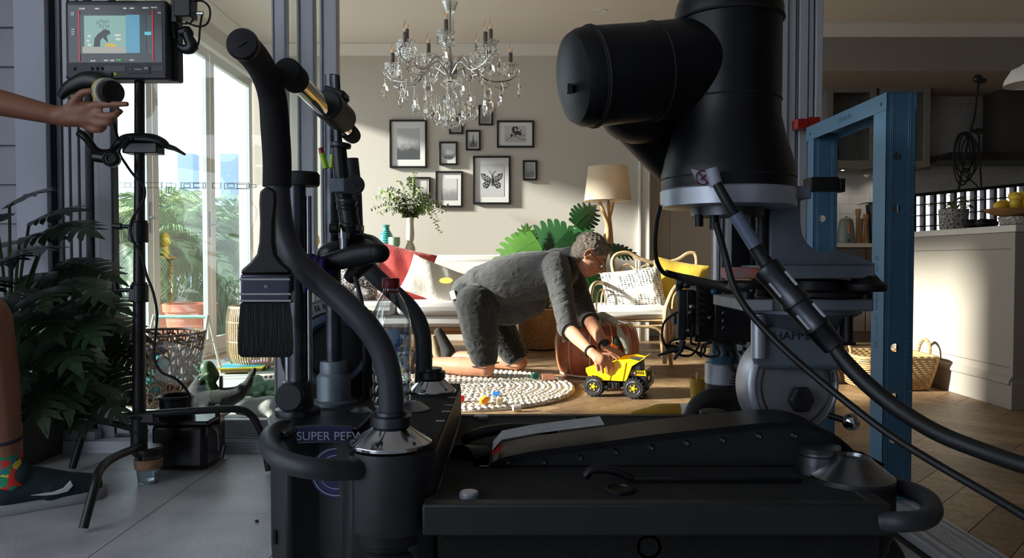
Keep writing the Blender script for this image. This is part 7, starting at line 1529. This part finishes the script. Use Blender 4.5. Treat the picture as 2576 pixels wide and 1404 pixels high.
for rr in (.084, .079, .074):
    for k in range(26):
        a = math.radians(58 - k * 2.6); pos = gc + ga * .0085 + (rt * math.cos(a) + up_ * math.sin(a)) * rr; tg = (rt * -math.sin(a) + up_ * math.cos(a)); b.box(pos, (.0026 if k % 5 else .0008, .0014, .0006), Matrix((tg, tg.cross(ga), ga)).transposed())
part(b, 'fine_print', m_nav)
part(B().tube([G(2085, 1045, .0), G(2104, 1052, .012), G(2118, 1056, .02)], .007, 10), 'lever_stem', m_black); part(B().ell(G(2121, 1057, .024), .0185, None, 20, 14), 'ball_knob', m_chrome)
bd = B().rings([[P(1893, y, gd - .03), P(1893, y, gd + .07), P(2125, y, gd + .07), P(2125, y, gd - .03)] for y in (930, 820)]); part(bd, 'turret_neck', m_cast, bevel=.01)
part(B().cyl(P(1908, 900, gd - .035), P(1908, 790, gd - .035), .0155, seg=20), 'neck_column', m_hub)
text('embossed_lettering', 'CHAPMAN', .026, P(2000, 846, gd - .0302), rf, m_dsteel, dol, .0015, sx=1.05)
c = V(XR(2025, gd), gd + .02, 0); zA = P(0, 820, gd).z
part(B().lathe([(.04, zA - .02), (.075, zA - .004), (.10, P(0, 800, gd).z), (.122, P(0, 785, gd).z), (.122, P(0, 768, gd).z)], c, seg=48), 'bowl', m_cast)
def slab(nm, x0, x1, y0, y1, m, da=gd - .10, db=gd + .10, bev=.003): return part(B().bb(XR(x0, da), XR(x1, da), da, db, P(0, y1, da).z, P(0, y0, da).z), nm, m, bevel=bev)
slab('mount_plate', 1868, 2200, 753, 783, m_cast, 1.50, 1.72); slab('plate_edge', 1866, 1945, 755, 782, m_hub, 1.495, 1.50, .001)
part(B().cyl(P(2132, 785, 1.55), P(2132, 858, 1.55), .0105, seg=16).cyl(P(2112, 785, 1.58), P(2112, 855, 1.58), .008, seg=16).bb(XR(2100, 1.55), XR(2150, 1.55), 1.54, 1.6, P(0, 868, 1.55).z, P(0, 860, 1.55).z), 'plate_pins', m_blk2)
part(B().lathe([(.10, 0), (.112, .004), (.112, .012), (.07, .016), (.07, .034), (.06, .036)], V(XR(2050, 1.6), 1.6, P(0, 752, 1.5).z), seg=40), 'rotation_disc', m_blk2)
for px, py in ((1880, 712), (2178, 718)):
    k_ = V(XR(px, 1.52), 1.52, P(0, py + 22, 1.52).z); part(B().lathe([(.036, .006), (.038, .010), (.038, .018), (.030, .022)] if px < 2000 else [(.038, .006), (.040, .010), (.040, .020), (.030, .026), (.018, .040), (.010, .044), (.001, .044)], k_, seg=32).cyl(k_, k_ - V(0, 0, .02), .014), 'levelling_knob', m_blk2)
part(B().bb(XR(2098, 1.64), XR(2164, 1.64), 1.63, 1.64, P(0, 752, 1.64).z, P(0, 737, 1.64).z), 'bubble_window', mat('pale blue acrylic', (130, 176, 226), .2))
slab('red_spacer', 1833, 1910, 673, 702, mat('scuffed red paint', (178, 84, 70), .6, col2=(120, 118, 116), vs=18), 1.50, 1.56)
slab('base_slab', 1910, 2202, 668, 702, m_cast, 1.50, 1.68)
gp = [(1938, 668), (1938, 475), (2014, 475), (2014, 560), (2018, 590), (2030, 612), (2046, 626), (2066, 632), (2128, 633), (2165, 647), (2202, 664), (2202, 668)]
part(B().prism([P(x, y, 1.53) for x, y in gp], V(0, .035, 0)), 'gusset_plate', m_cast, bevel=.003)
part(B().cyl(P(1918, 500, 1.55), P(1918, 745, 1.55), .0135, seg=20).bb(XR(1905, 1.55), XR(1934, 1.55), 1.58, 1.60, P(0, 740, 1.55).z, P(0, 500, 1.55).z), 'support_shaft', m_blk2); part(B().bb(XR(1840, 1.62), XR(1905, 1.62), 1.62, 1.63, P(0, 672, 1.62).z, P(0, 530, 1.62).z), 'back_web', m_blk2)
# ------------------------------------------------------------------ robotic camera head mounted on the dolly
rd = 1.5; rx = XR(1828, rd); t = thing('motion_control_arm', 'bulky black robotic arm head with jointed cylinders on a silver flange, right of centre', 'robot arm', (rx, rd, P(0, 520, rd).z))
def RZ(y): return P(0, y, rd).z
base_ = V(rx, rd, 0)
part(B().lathe([(.122, RZ(524)), (.130, RZ(521)), (.131, RZ(482)), (.128, RZ(478)), (.09, RZ(478))], base_, seg=72), 'silver_flange', m_hub, t)
part(B().bb(rx + .10, XR(2015, rd), rd - .05, rd + .07, RZ(505), RZ(474)), 'flange_lug', m_cast, t, bevel=.003)
part(B().lathe([(.07, RZ(545)), (.07, RZ(520)), (.05, RZ(519))], base_, seg=40), 'under_hub', m_dsteel, t)
for px, y1, r in ((1758, 570, .0085), (1796, 577, .0095), (1888, 572, .0085)): part(B().cyl(P(px, 540, rd - .03), P(px, y1, rd - .03), r, seg=14), 'hanging_bolt', m_blk2, t)
m_rob = mat('satin black robot shell', (9, 10, 14), .4, bump=.02, bs=300, spec=.35)
part(B().lathe([(.128, RZ(478)), (.129, RZ(440)), (.126, RZ(425)), (.122, RZ(400)), (.110, RZ(350)), (.101, RZ(300)), (.100, RZ(262)), (.1005, RZ(258)), (.101, RZ(230)), (.101, RZ(60)), (.104, RZ(55)), (.104, RZ(30)), (.100, RZ(10)), (.09, RZ(-20)), (.06, RZ(-45)), (.001, RZ(-55))], base_, seg=72), 'upright_shell', m_rob, t, ang=25)
for y_s, r_s, w_s in ((258, .1005, .0018), (55, .1035, .003), (452, .1285, .0015)): part(B().torus(base_ + V(0, 0, RZ(y_s)), r_s, w_s, seg=72), 'shell_seam', m_blackr, t)
a_, e_ = P(1430, 199, 1.42), P(1760, 170, 1.5); ax = (e_ - a_).normalized(); LL = (e_ - a_).length
part(B().lathe([(.001, -.002), (.055, 0), (.082, .008), (.090, .022), (.0925, .04), (.0925, LL * .55), (.094, LL * .75), (.096, LL)], a_, ax, seg=72), 'side_joint', m_rob, t, ang=30)
part(B().torus(a_ + ax * .045, .0925, .0035, ax, 72).torus(a_ + ax * .04, .0925, .0015, ax, 72).torus(a_ + ax * LL * .62, .0935, .0016, ax, 72), 'joint_seams', m_blackr, t)
part(B().bb(a_.x - .004, a_.x + .006, a_.y - .03, a_.y - .01, a_.z - .03, a_.z - .015), 'cap_clip', m_blackp, t)
part(B().ell(P(1610, 285, 1.56), (.085, .085, .062)), 'elbow_bulge', m_rob, t); a2, e2 = P(1585, 265, 1.6), P(1745, 440, 1.72); ax2 = (e2 - a2).normalized()
part(B().lathe([(.06, 0), (.066, .03), (.066, (e2 - a2).length), (.05, (e2 - a2).length + .01)], a2, ax2, seg=48), 'lower_link', m_rob, t, ang=30)
tg = B().prism([P(1738, 425, 1.362), P(1762, 430, 1.358), P(1782, 430, 1.358), P(1790, 450, 1.358), P(1792, 465, 1.358), P(1772, 466, 1.358), P(1750, 455, 1.36)], V(0, -.0012, 0)).build('warning_tag', mat('white plastic tag', (150, 152, 168), .5), t); B().cyl(P(1790, 424, 1.352), P(1802, 466, 1.350), .0115, seg=20).build('tag_sleeve', MATS['white plastic tag'], tg)
cc_ = P(1768, 447, 1.356); B().torus(cc_, .0125, .0012, (0, -1, 0), 28, 6).tube([cc_ + V(-.008, -.001, .009), cc_ + V(.008, -.001, -.009)], .0012, 6).tube([cc_ + V(-.004, 0, -.004), cc_ + V(.005, 0, .005)], .0014, 6).build('prohibition_symbol', mat('maroon ink', (96, 20, 30), .5), tg)
# cables
m_cab2 = mat('black cable jacket', (17, 18, 20), .45)
def cable(nm, pts, r, lab, cat='cable', par=None):
    o = B().tube(pts, r, 14, n=8).build(nm, m_cab2, par)
    return tag(o, lab, cat) if lab else o
ct = thing('power_cable', 'thick black cable with a long metal connector sweeping down to the right edge', 'cable', P(1800, 470, 1.33))
B().tube([P(1803, 462, 1.345), P(1830, 510, 1.34), P(1855, 550, 1.34), P(1880, 590, 1.335), P(1915, 645, 1.33), P(1945, 690, 1.32)], [.0085, .009, .0105, .0105, .0125, .0135], 16, n=5).build('upper_cable', m_cab2, ct)
B().tube([P(1850, 540, 1.335), P(1900, 620, 1.325)], .0125, 14).build('clear_sleeve', mat('clear heat shrink', (90, 100, 120), .15), ct)
a3, e3 = P(1925, 672, 1.31), P(2098, 872, 1.27); ax3 = (e3 - a3).normalized(); L3 = (e3 - a3).length
B().lathe([(.014, -.004), (.0235, 0), (.0245, .006), (.0235, .012), (.0225, L3 * .4), (.0245, L3 * .42), (.0245, L3 * .46), (.0225, L3 * .47), (.0225, L3 * .7), (.024, L3 * .72), (.024, L3 * .76), (.021, L3 * .78), (.0185, L3), (.012, L3 + .004)], a3, ax3, seg=32).build('connector_barrel', m_dsteel, ct)
b = B(); x_, y_, _ = basis(ax3)
for k in range(4):
    a = k * PI / 2 + .5
    for q in (.15, .55): b.cyl(a3 + ax3 * L3 * q + (x_ * math.cos(a) + y_ * math.sin(a)) * .0235, a3 + ax3 * (L3 * q + .03) + (x_ * math.cos(a) + y_ * math.sin(a)) * .0235, .003, seg=8)
b.build('connector_bolts', m_chrome, ct)
B().tube([P(2094, 868, 1.27), P(2130, 915, 1.25), P(2185, 970, 1.22), P(2260, 1030, 1.18), P(2360, 1090, 1.12), P(2480, 1138, 1.06), P(2620, 1185, .99), P(2800, 1240, .92)], [.0115, .0135, .0135, .0130, .0125, .0120, .0115], 16, n=8).build('lower_cable', m_cab2, ct)
cable('control_cable', [P(1800, 560, 1.38), P(1812, 600, 1.38), P(1826, 650, 1.38), P(1842, 710, 1.37), P(1870, 765, 1.36), P(1920, 825, 1.34), P(1985, 890, 1.31), P(2060, 955, 1.28), P(2140, 1020, 1.24), P(2240, 1095, 1.19), P(2360, 1170, 1.12), P(2480, 1240, 1.05), P(2620, 1325, .97), P(2800, 1450, .9)], .0062, 'thin black cable running below the thick one to the lower right corner')
cable('signal_cable', [P(1661, 518, 1.5), P(1652, 560, 1.52), P(1648, 610, 1.54), P(1652, 655, 1.56), P(1668, 685, 1.58), P(1690, 695, 1.6)], .0045, 'thin black cable hanging from the left rim of the silver flange')
tag(B().tube([P(1676, 684, 1.62), P(1700, 694, 1.64), P(1730, 702, 1.7), P(1780, 712, 1.8), P(1822, 722, 1.9), P(1840, 730, 2.0)], [.005, .008, .010, .010, .009, .006], 12, n=4).build('cable_strain_relief', m_blackp), 'black tapered plug body above the small camera, joined to the hanging cable', 'plug')
# ------------------------------------------------------------------ camera on its riser behind the dolly
cd = 2.35; t = thing('cinema_camera', 'small black cinema camera bristling with modules and cables, left of the silver turret', 'camera', P(1800, 880, cd))
def K(px, py, o=0): return P(px, py, cd + o)
def kb(nm, x0, x1, y0, y1, m=m_blackp, a=-.06, e=.08, bev=.004): return B().bb(K(x0, 0).x, K(x1, 0).x, cd + a, cd + e, K(0, y1).z, K(0, y0).z).build(nm, m, t, bevel=bev)
kb('camera_body', 1790, 1890, 716, 856, e=.14); kb('front_module', 1748, 1792, 712, 858, a=-.03); kb('side_monitor', 1702, 1722, 728, 852, m_dgrey, -.05, -.02); kb('monitor_back', 1722, 1744, 728, 845, m_blackp, -.05, .0)
kb('top_plate', 1716, 1890, 706, 718, a=-.02, e=.08); kb('light_gap_block', 1748, 1758, 722, 840, m_steel, -.032, -.03)
for k in range(6): B().torus(K(1770, 735 + k * 16, -.05), .016, .0035, (.3, 0, 1), 16, 6).build('heat_fin', m_blackr, t)
for y in (742, 766, 788, 808, 826): B().lathe([(.009, 0), (.009, .006), (.006, .008), (.004, .004), (.001, .004)], K(1822, y, -.06), (0, -1, 0), seg=16).build('socket', m_dsteel, t)
for px, py, m in ((1740, 772, m_steel), (1737, 787, m_dsteel), (1734, 832, m_dsteel), (1728, 718, m_black), (1795, 735, mat('blue anodised', (40, 90, 130), .35, .4)), (1786, 800, m_dsteel)): B().ell(K(px, py, -.062), (.011, .011, .010), None, 12, 8).build('lock_knob', m, t)
B().ell(K(1715, 712, -.03), (.02, .02, .016)).tube([K(1708, 718, -.03), K(1706, 735, -.03)], .01, 8).build('hinge', m_blackp, t, remesh=.005)
kb('battery', 1696, 1718, 788, 815, m_dgrey, -.02, .02)
cb_ = B()
for pts in ([(1705, 785), (1672, 810), (1666, 850), (1680, 880)], [(1720, 850), (1690, 858), (1688, 870), (1740, 880), (1765, 898)], [(1760, 850), (1755, 875), (1735, 895), (1705, 890), (1675, 865)], [(1790, 855), (1775, 868), (1768, 890), (1730, 875), (1700, 862)], [(1800, 870), (1810, 890), (1790, 898), (1765, 890), (1770, 868), (1790, 862)], [(1745, 820), (1738, 860), (1752, 868)], [(1860, 858), (1875, 862), (1870, 866), (1850, 862)]):
    B().tube([K(x, y, -.07 + .004 * i) for i, (x, y) in enumerate(pts)], .0036, 7, n=6).build('cable', m_blackr, t)
B().tube([K(1655, 895, -.08), K(1690, 882, -.08), K(1705, 880, -.08)], [.003, .007, .008], 8).tube([K(1695, 905, -.08), K(1712, 880, -.08), K(1718, 856, -.08)], [.004, .009, .010], 8).build('antenna', m_dgrey, t)
B().ell(K(1864, 737, -.07), (.003, .002, .003), None, 8, 6).build('status_light', mat('blue status led', (120, 160, 255), .3, emit=(150, 180, 255), es=5), t)
t = thing('camera_riser', 'steel and blue riser column standing under the small cinema camera', 'riser', V(XR(1830, cd), cd, 0)); rc2 = V(XR(1828, cd), cd + .03, 0)
def kz(y): return K(0, y).z
B().lathe([(.060, kz(1040)), (.056, kz(1000)), (.054, kz(968))], rc2, seg=36).build('lower_column', m_blk2, t); B().lathe([(.055, kz(968)), (.057, kz(966)), (.057, kz(918)), (.054, kz(915))], rc2, seg=40).build('steel_collar', m_hub, t); B().lathe([(.048, kz(915)), (.048, kz(895))], rc2, seg=40).build('blue_band', mat('petrol blue band', (30, 84, 110), .4), t)
B().lathe([(.044, kz(895)), (.040, kz(870)), (.044, kz(857))], rc2, seg=30).build('camera_plate_neck', m_dsteel, t); B().lathe([(.12, .0), (.12, .06), (.09, .12), (.07, kz(1040))], rc2, seg=40).build('floor_base', m_blk2, t)
B().tube([P(1745, 1050, 2.2), P(1760, 1020, 2.2), P(1800, 1000, 2.2), P(1850, 1010, 2.2), P(1880, 1050, 2.2)], .03, 14, n=4).build('hose_loop', m_blackr, t)
b = B()
for k in range(22): b.torus(K(1838 + 5 * math.sin(k * .9) + k * .9, 880 + k * 7, -.06), .009, .0032, (.2, .1, 1), 12, 6)
tag(b.build('coiled_lead', m_blackr), 'black curly lead hanging down in front of the riser column', 'cable')
part(B().lathe([(.028, 0), (.028, .018), (.034, .020), (.034, .026), (.001, .027)], FLR(1795, 1060, zD) , seg=28), 'deck_knob', m_dsteel)
t = thing('calibration_target', 'white card with black round calibration marks behind the dolly turret', 'card', V(XR(1875, 2.6), 2.6, P(0, 925, 2.6).z)); x0, x1, z0, z1 = rectxz(1838, 1900, 858, 930, 2.6)
B().bb(x0, x1, 2.6, 2.606, z0, z1).build('card', m_white, t); B().cyl(V((x0 + x1) / 2, 2.62, 0), V((x0 + x1) / 2, 2.62, z1), .008, seg=10).build('stake', m_black, t)
for cx_, cy_ in ((1868, 882), (1840, 878)):
    c = P(cx_, cy_, 2.5985)
    for a0 in (0, PI): B().prism([c] + [c + V(.016 * math.cos(a0 + q), 0, .016 * math.sin(a0 + q)) for q in [i * PI / 16 for i in range(9)]], V(0, -.0006, 0)).build('quadrant_mark', m_ink, t)
# ------------------------------------------------------------------ things on and by the dolly
t = thing('paint_brush', 'wide black paint brush hanging bristles down in front of the dolly handrail', 'brush', P(668, 890, 1.25)); bd_ = 1.25
def U(px, py, o=0): return P(px, py, bd_ + o)
hp_ = [(672, 468), (652, 480), (650, 510), (652, 560), (650, 610), (644, 640), (628, 660), (607, 678), (603, 690), (731, 690), (727, 678), (706, 660), (692, 640), (687, 610), (688, 560), (694, 510), (692, 480)]
B().prism([U(x, y, -.009) for x, y in hp_], V(0, .018, 0)).build('handle', mat('black lacquered handle', (8, 8, 10), .35), t, bevel=.004)
B().bb(U(603, 0).x, U(731, 0).x, bd_ - .0125, bd_ + .0125, U(0, 762).z, U(0, 689).z).build('ferrule', mat('mirror ferrule', (78, 80, 92), .25, 1), t, bevel=.004)
b = B()
for y in (703, 740, 757): b.tube([U(604, y, -.0135), U(730, y, -.0135)], .0022, 8)
b.build('ferrule_ridge', m_chrome, t)
b = B().rings([[U(x0_, y, -th), U(x1_, y, -th), U(x1_, y, th), U(x0_, y, th)] for x0_, x1_, y, th in ((605, 729, 762, .0115), (601, 735, 800, .013), (598, 738, 860, .012), (599, 738, 890, .009), (608, 728, 899, .004))]); b.build('bristles', mat('black bristle', (10, 10, 11), .8, bump=.9, bs=300, stretch=(1, 1, .04)), t)
B().torus(U(672, 482), .006, .0018, (0, 1, 0)).build('hang_hole_ring', m_steel, t)
text('size_mark', '75', .006, U(668, 722, -.0132), rf, m_white, t)
# water bottle
c = V(XR(983, 1.58), 1.58, zR + .001); k_ = (P(983, 703, 1.58).z - c.z) / .30
t = thing('water_bottle', 'clear plastic water bottle with a dark red cap standing on the dolly deck', 'bottle', c)
pf = [(.022, 0), (.036, .003), (.041, .012), (.0415, .03), (.039, .036), (.0415, .042), (.0415, .056), (.039, .062), (.0415, .068), (.0415, .082), (.039, .088), (.0415, .094), (.0415, .11), (.041, .13), (.0425, .135), (.0425, .195), (.041, .205), (.037, .225), (.028, .25), (.018, .268), (.0150, .274), (.0150, .285)]
m_pet = glassmat('clear bottle plastic', (.82, .86, .9), .8, .05, .14)
B().lathe([(r, z * k_) for r, z in pf], c, seg=40, cap=False).build('body', m_pet, t); B().lathe([(.001, .003 * k_)] + [(r * .97, z * k_) for r, z in pf[2:14]] + [(.038, .125 * k_), (.001, .125 * k_)], c, seg=40).build('water', glassmat('water', (.78, .84, .88), .4, .02, .04), t)
B().lathe([(.0175, .280 * k_), (.0182, .282 * k_), (.0182, .300 * k_), (.0165, .303 * k_), (.001, .303 * k_)], c, seg=36).torus(c + V(0, 0, .272 * k_), .0165, .002).build('cap', mat('dark red cap', (120, 14, 20), .4), t)
def lb_(nm, a0, a1, z0, z1, m, off=.0004):
    r = .0428 + off; n = 14; b = B(); an_ = [math.radians(a0 + (a1 - a0) * i / n) for i in range(n + 1)]
    b.rings([[c + V(r * math.cos(a), r * math.sin(a), z0 * k_) for a in an_] + [c + V((r + .0003) * math.cos(a), (r + .0003) * math.sin(a), z0 * k_) for a in an_[::-1]], [c + V(r * math.cos(a), r * math.sin(a), z1 * k_) for a in an_] + [c + V((r + .0003) * math.cos(a), (r + .0003) * math.sin(a), z1 * k_) for a in an_[::-1]]]); return b.build(nm, m, t)
lb = lb_('label', 180, 358, .138, .192, glassmat('translucent label', (.62, .70, .76), .3, .3, .25)); lb_('blue_label_panel', 262, 305, .15, .188, mat('pale blue label print', (120, 146, 172), .5), .0008)
lb_('green_label_mark', 236, 252, .158, .172, mat('green label print', (30, 110, 64), .5), .0008); lb_('purple_small_print', 275, 300, .139, .148, mat('lilac print', (120, 112, 168), .5), .0008)
am = math.radians(308); pos = c + V(.0445 * math.cos(am), .0445 * math.sin(am), .165 * k_); text('bottle_lettering', 'AQUA', .0150, pos, (PI / 2, -.7, am + PI / 2), mat('blue lettering', (24, 60, 150), .4), lb)
# tape rolls on the post
t = thing('gaffer_tape_roll', 'big roll of black tape with a pale written band hanging behind the steel posts', 'tape', P(842, 900, 1.74)); cT = P(842, 880, 1.74)
B().lathe([(.060, -.025), (.118, -.025), (.120, -.02), (.120, .02), (.118, .025), (.060, .025)], cT, (.25, -1, 0), seg=64).build('tape', m_blackr, t); B().torus(cT + V(.25, -1, 0).normalized() * .026, .075, .012, (.25, -1, 0), 48, 8).build('inner_band', mat('slate blue liner', (52, 64, 84), .5), t)
b = B(); aT = V(.25, -1, 0).normalized(); xT, yT, _ = basis(aT)
def RT(a, r, o=.027): return cT + aT * o + (xT * math.cos(a) + yT * math.sin(a)) * r
n = 16; a0, a1 = math.radians(20), math.radians(160)
for i in range(n): q, w = a0 + (a1 - a0) * i / n, a0 + (a1 - a0) * (i + 1) / n; b.prism([RT(q, .092), RT(w, .092), RT(w, .118), RT(q, .118)], aT * .001)
wb = b.build('written_band', mat('pale grey written tape', (120, 120, 120), .7), t)
b = B(); rnd = random.Random(3)
for q in (1.6, 1.78, 1.95, 2.12, 2.3): b.tube([RT(q - .04, .098, .0285), RT(q - .03, .112, .0285), RT(q, .100, .0285), RT(q + .03, .113, .0285), RT(q + .05, .098, .0285)], .0011, 5)
b.build('marker_scrawl', m_ink, wb)
# markers clipped to the post, purple cord, green lid
for px0, py0, px1, py1, capc, lab in ((806, 372, 820, 424, (150, 30, 34), 'yellow marker pen with a red end clipped to the post'), (837, 376, 835, 422, (24, 26, 40), 'yellow green marker pen with a dark end next to the red tipped one')):
    a, e = P(px0, py0, 1.56), P(px1, py1, 1.56); t = thing('marker_pen', lab, 'pen', e, 'marker pens on the dolly post'); m_ = a + (e - a) * .28
    B().tube([m_, e], [.0055, .0065], 12).build('barrel', mat('lime marker', (150, 190, 30), .4), t); B().tube([a, m_], [.0045, .0055], 12).build('pen_cap', mat('cap %d' % capc[0], capc, .4), t)
m_purp = mat('purple cord', (44, 24, 92), .8, bump=.4, bs=200)
b = B(); cB = P(808, 668, 1.5)
for k in range(6): b.torus(cB + V(.006 * k - .018, 0, -.002 * k), .021 + .001 * (k % 2), .0048, (1, -.2, .3), 22, 7)
b.tube([cB + V(-.02, -.01, -.01), P(770, 700, 1.47), P(768, 735, 1.47)], [.006, .008, .004], 8, n=3); tag(b.build('purple_cord', m_purp), 'purple cord wrapped around the dark handle beside the posts', 'cord')
c = P(920, 795, 1.72); c.z -= .012; b = (B().lathe([(.014, 0), (.015, .002), (.015, .022), (.012, .025), (.001, .025)], c, seg=24))
t = thing('capped_tube', 'slim dark tube with a green cap standing left of the water bottle', 'tube', V(c.x, c.y, zR)); b.build('green_cap', mat('green cap plastic', (20, 110, 56), .4), t); B().cyl(c, V(c.x, c.y, zR), .009, seg=14).build('tube', m_blackp, t)
# ------------------------------------------------------------------ blue steel stud frame
m_blue = mat('blue painted steel stud', (76, 120, 150), .42, .1, bump=.03, bs=60, var=.15, vs=4); t = thing('steel_stud_frame', 'blue cold-formed steel stud frame standing on the door track at the right', 'frame', (1.14, 2.5, .012))
def stud(nm, x0, x1, yw, ydep, z0, z1, holes=()):
    b = B(); b.bb(x0, x1, yw, yw + .0015, z0, z1) if not holes else None
    if holes:
        zs_ = sorted(holes); pz = z0
        for hz in zs_:
            b.bb(x0, x1, yw, yw + .0015, pz, hz - .020); cx_ = x0 + .034; r = .0125; n = 20
            ang = [2 * PI * i / n for i in range(n)]
            out = []
            for a in ang:
                c_, s_ = math.cos(a), math.sin(a); kx = (x1 - cx_) if c_ > 0 else (cx_ - x0); sc_ = min(kx / abs(c_) if abs(c_) > 1e-6 else 9, .020 / abs(s_) if abs(s_) > 1e-6 else 9); out.append((cx_ + c_ * sc_, hz + s_ * sc_))
            for i in range(n):
                j = (i + 1) % n; b.prism([(cx_ + r * math.cos(ang[i]), yw, hz + r * math.sin(ang[i])), (out[i][0], yw, out[i][1]), (out[j][0], yw, out[j][1]), (cx_ + r * math.cos(ang[j]), yw, hz + r * math.sin(ang[j]))], (0, .0015, 0))
            for sx_, sz_ in ((1, 1), (-1, 1), (1, -1), (-1, -1)):
                X_ = x1 if sx_ > 0 else x0; cor = (X_, hz + sz_ * .020); near = sorted(out, key=lambda o: (o[0] - cor[0]) ** 2 + (o[1] - cor[1]) ** 2)[:2]; b.prism([(cor[0], yw, cor[1]), (near[0][0], yw, near[0][1]), (near[1][0], yw, near[1][1])], (0, .0015, 0))
            pz = hz + .020
        b.bb(x0, x1, yw, yw + .0015, pz, z1)
    for x in (x0, x1 - .0015): b.bb(x, x + .0015, yw, yw + ydep, z0, z1)
    for x in (x0 + .0015, x1 - .009): b.bb(x, x + .0075, yw + ydep - .0015, yw + ydep, z0, z1)
    for x in (x0 + .014, x0 + .019, x1 - .021, x1 - .016): b.tube([(x, yw - .0002, z0), (x, yw - .0002, z1)], .0015, 6)
    return b.build(nm, m_blue, t, smooth=False)
yn = 2.26; xa, xb_ = gx(2225, yn), gx(2299, yn); zt = P(0, 232, yn).z
stud('near_stud', xa, xb_, yn, .08, .022, zt, [P(0, y, yn).z for y in (394, 525, 875, 1000, 1105)])
yf = 2.80; xc, xd = gx(2010, yf), gx(2064, yf); 
stud('far_stud', xa + .0, xb_, yf, .06, .022, zt - .03, [P(0, 550, yf).z])
B().bb(xa - .002, xa + .0, yn - .003, yf + .07, zt - .052, zt + .0).bb(xa, xb_, yn - .003, yf + .07, zt - .0015, zt).bb(xb_ - .0015, xb_, yn - .003, yf + .07, zt - .052, zt).build('top_track', m_blue, t, smooth=False)
for y, z in ((yn + .03, zt - .03), (yf + .03, zt - .03)): B().ell((xa - .003, y, z), (.002, .005, .005), None, 10, 6).build('rivet', m_dsteel, t)
rl = Euler((PI / 2, 0, -PI / 2))
text('stud_print', 'C 102 BC  RADIO 101 TT 1.90', .022, (xa - .0008, yn + .05, .62), (PI / 2, PI / 2, -PI / 2), mat('grey stud print', (60, 104, 132), .5), t, .0002)
text('stud_print', 'C 102 BC SSE', .018, (xa - .0032, 2.54, zt - .026), (PI / 2, 0, -PI / 2), MATS['grey stud print'], t, .0002)
tag(B().bb(xa - .012, xb_ + .002, yf - .012, yf + .07, P(0, 482, yf).z, P(0, 446, yf).z).bb(xb_ + .002, xb_ + .022, yf - .02, yf + .03, P(0, 484, yf).z, P(0, 450, yf).z).build('black_clamp', m_blackr, bevel=.003), 'black clamp strapped round the far blue steel stud', 'clamp')
tag(B().bb(gx(1996, 2.93), gx(2022, 2.93), 2.90, 2.96, P(0, 326, 2.93).z, P(0, 302, 2.93).z).bb(gx(2024, 2.93), gx(2052, 2.93), 2.90, 2.96, P(0, 326, 2.93).z, P(0, 298, 2.93).z).build('red_packer', m_red, bevel=.001), 'bright red plastic packer wedged above the blue frame by the stacked doors', 'packer')
# ------------------------------------------------------------------ gold tube and amber bottle on the room floor
c = FLR(1757, 1018); c.y = 3.35; c.x = gx(1757, 3.35); c.z = 0; zt_ = P(0, 952, 3.35).z
t = thing('gold_vase', 'upright gold tapering glass vase with a stub on top, beside the riser column', 'vase', c); m_gold = mat('translucent amber', (176, 140, 50), .2, trans=.35)
B().lathe([(.022, 0), (.024, .01), (.036, zt_), (.033, zt_), (.022, .02), (.001, .015)], c, seg=12).build('body', m_gold, t); B().cyl(c + V(0, 0, zt_ - .02), c + V(0, 0, P(0, 936, 3.35).z), .008, seg=12).build('stub', m_mill, t)
c = FLR(1660, 1052); c.z = 0; c.y = 3.55; t = thing('amber_bottle', 'amber bottle with a pale end band lying on the timber floor behind the dolly', 'bottle', V(gx(1660, 3.55), 3.55, 0))
z_ = .034; B().tube([V(gx(1590, 3.55), 3.55, .02), V(gx(1630, 3.55), 3.55, .030), V(gx(1660, 3.55), 3.55, z_), V(gx(1712, 3.55), 3.55, z_)], [.010, .020, .033, .034], 18, n=4).build('body', m_gold, t); B().cyl(V(gx(1712, 3.55), 3.55, z_), V(gx(1736, 3.55), 3.55, z_), .035, seg=24).build('end_band', m_white, t)
# patio junk: small dark stone on the tile
tag(B().ell(FLR(646, 1311, .004), (.006, .005, .004)).build('pebble', m_dgrey), 'tiny dark pebble on the patio tile left of the dolly', 'pebble')
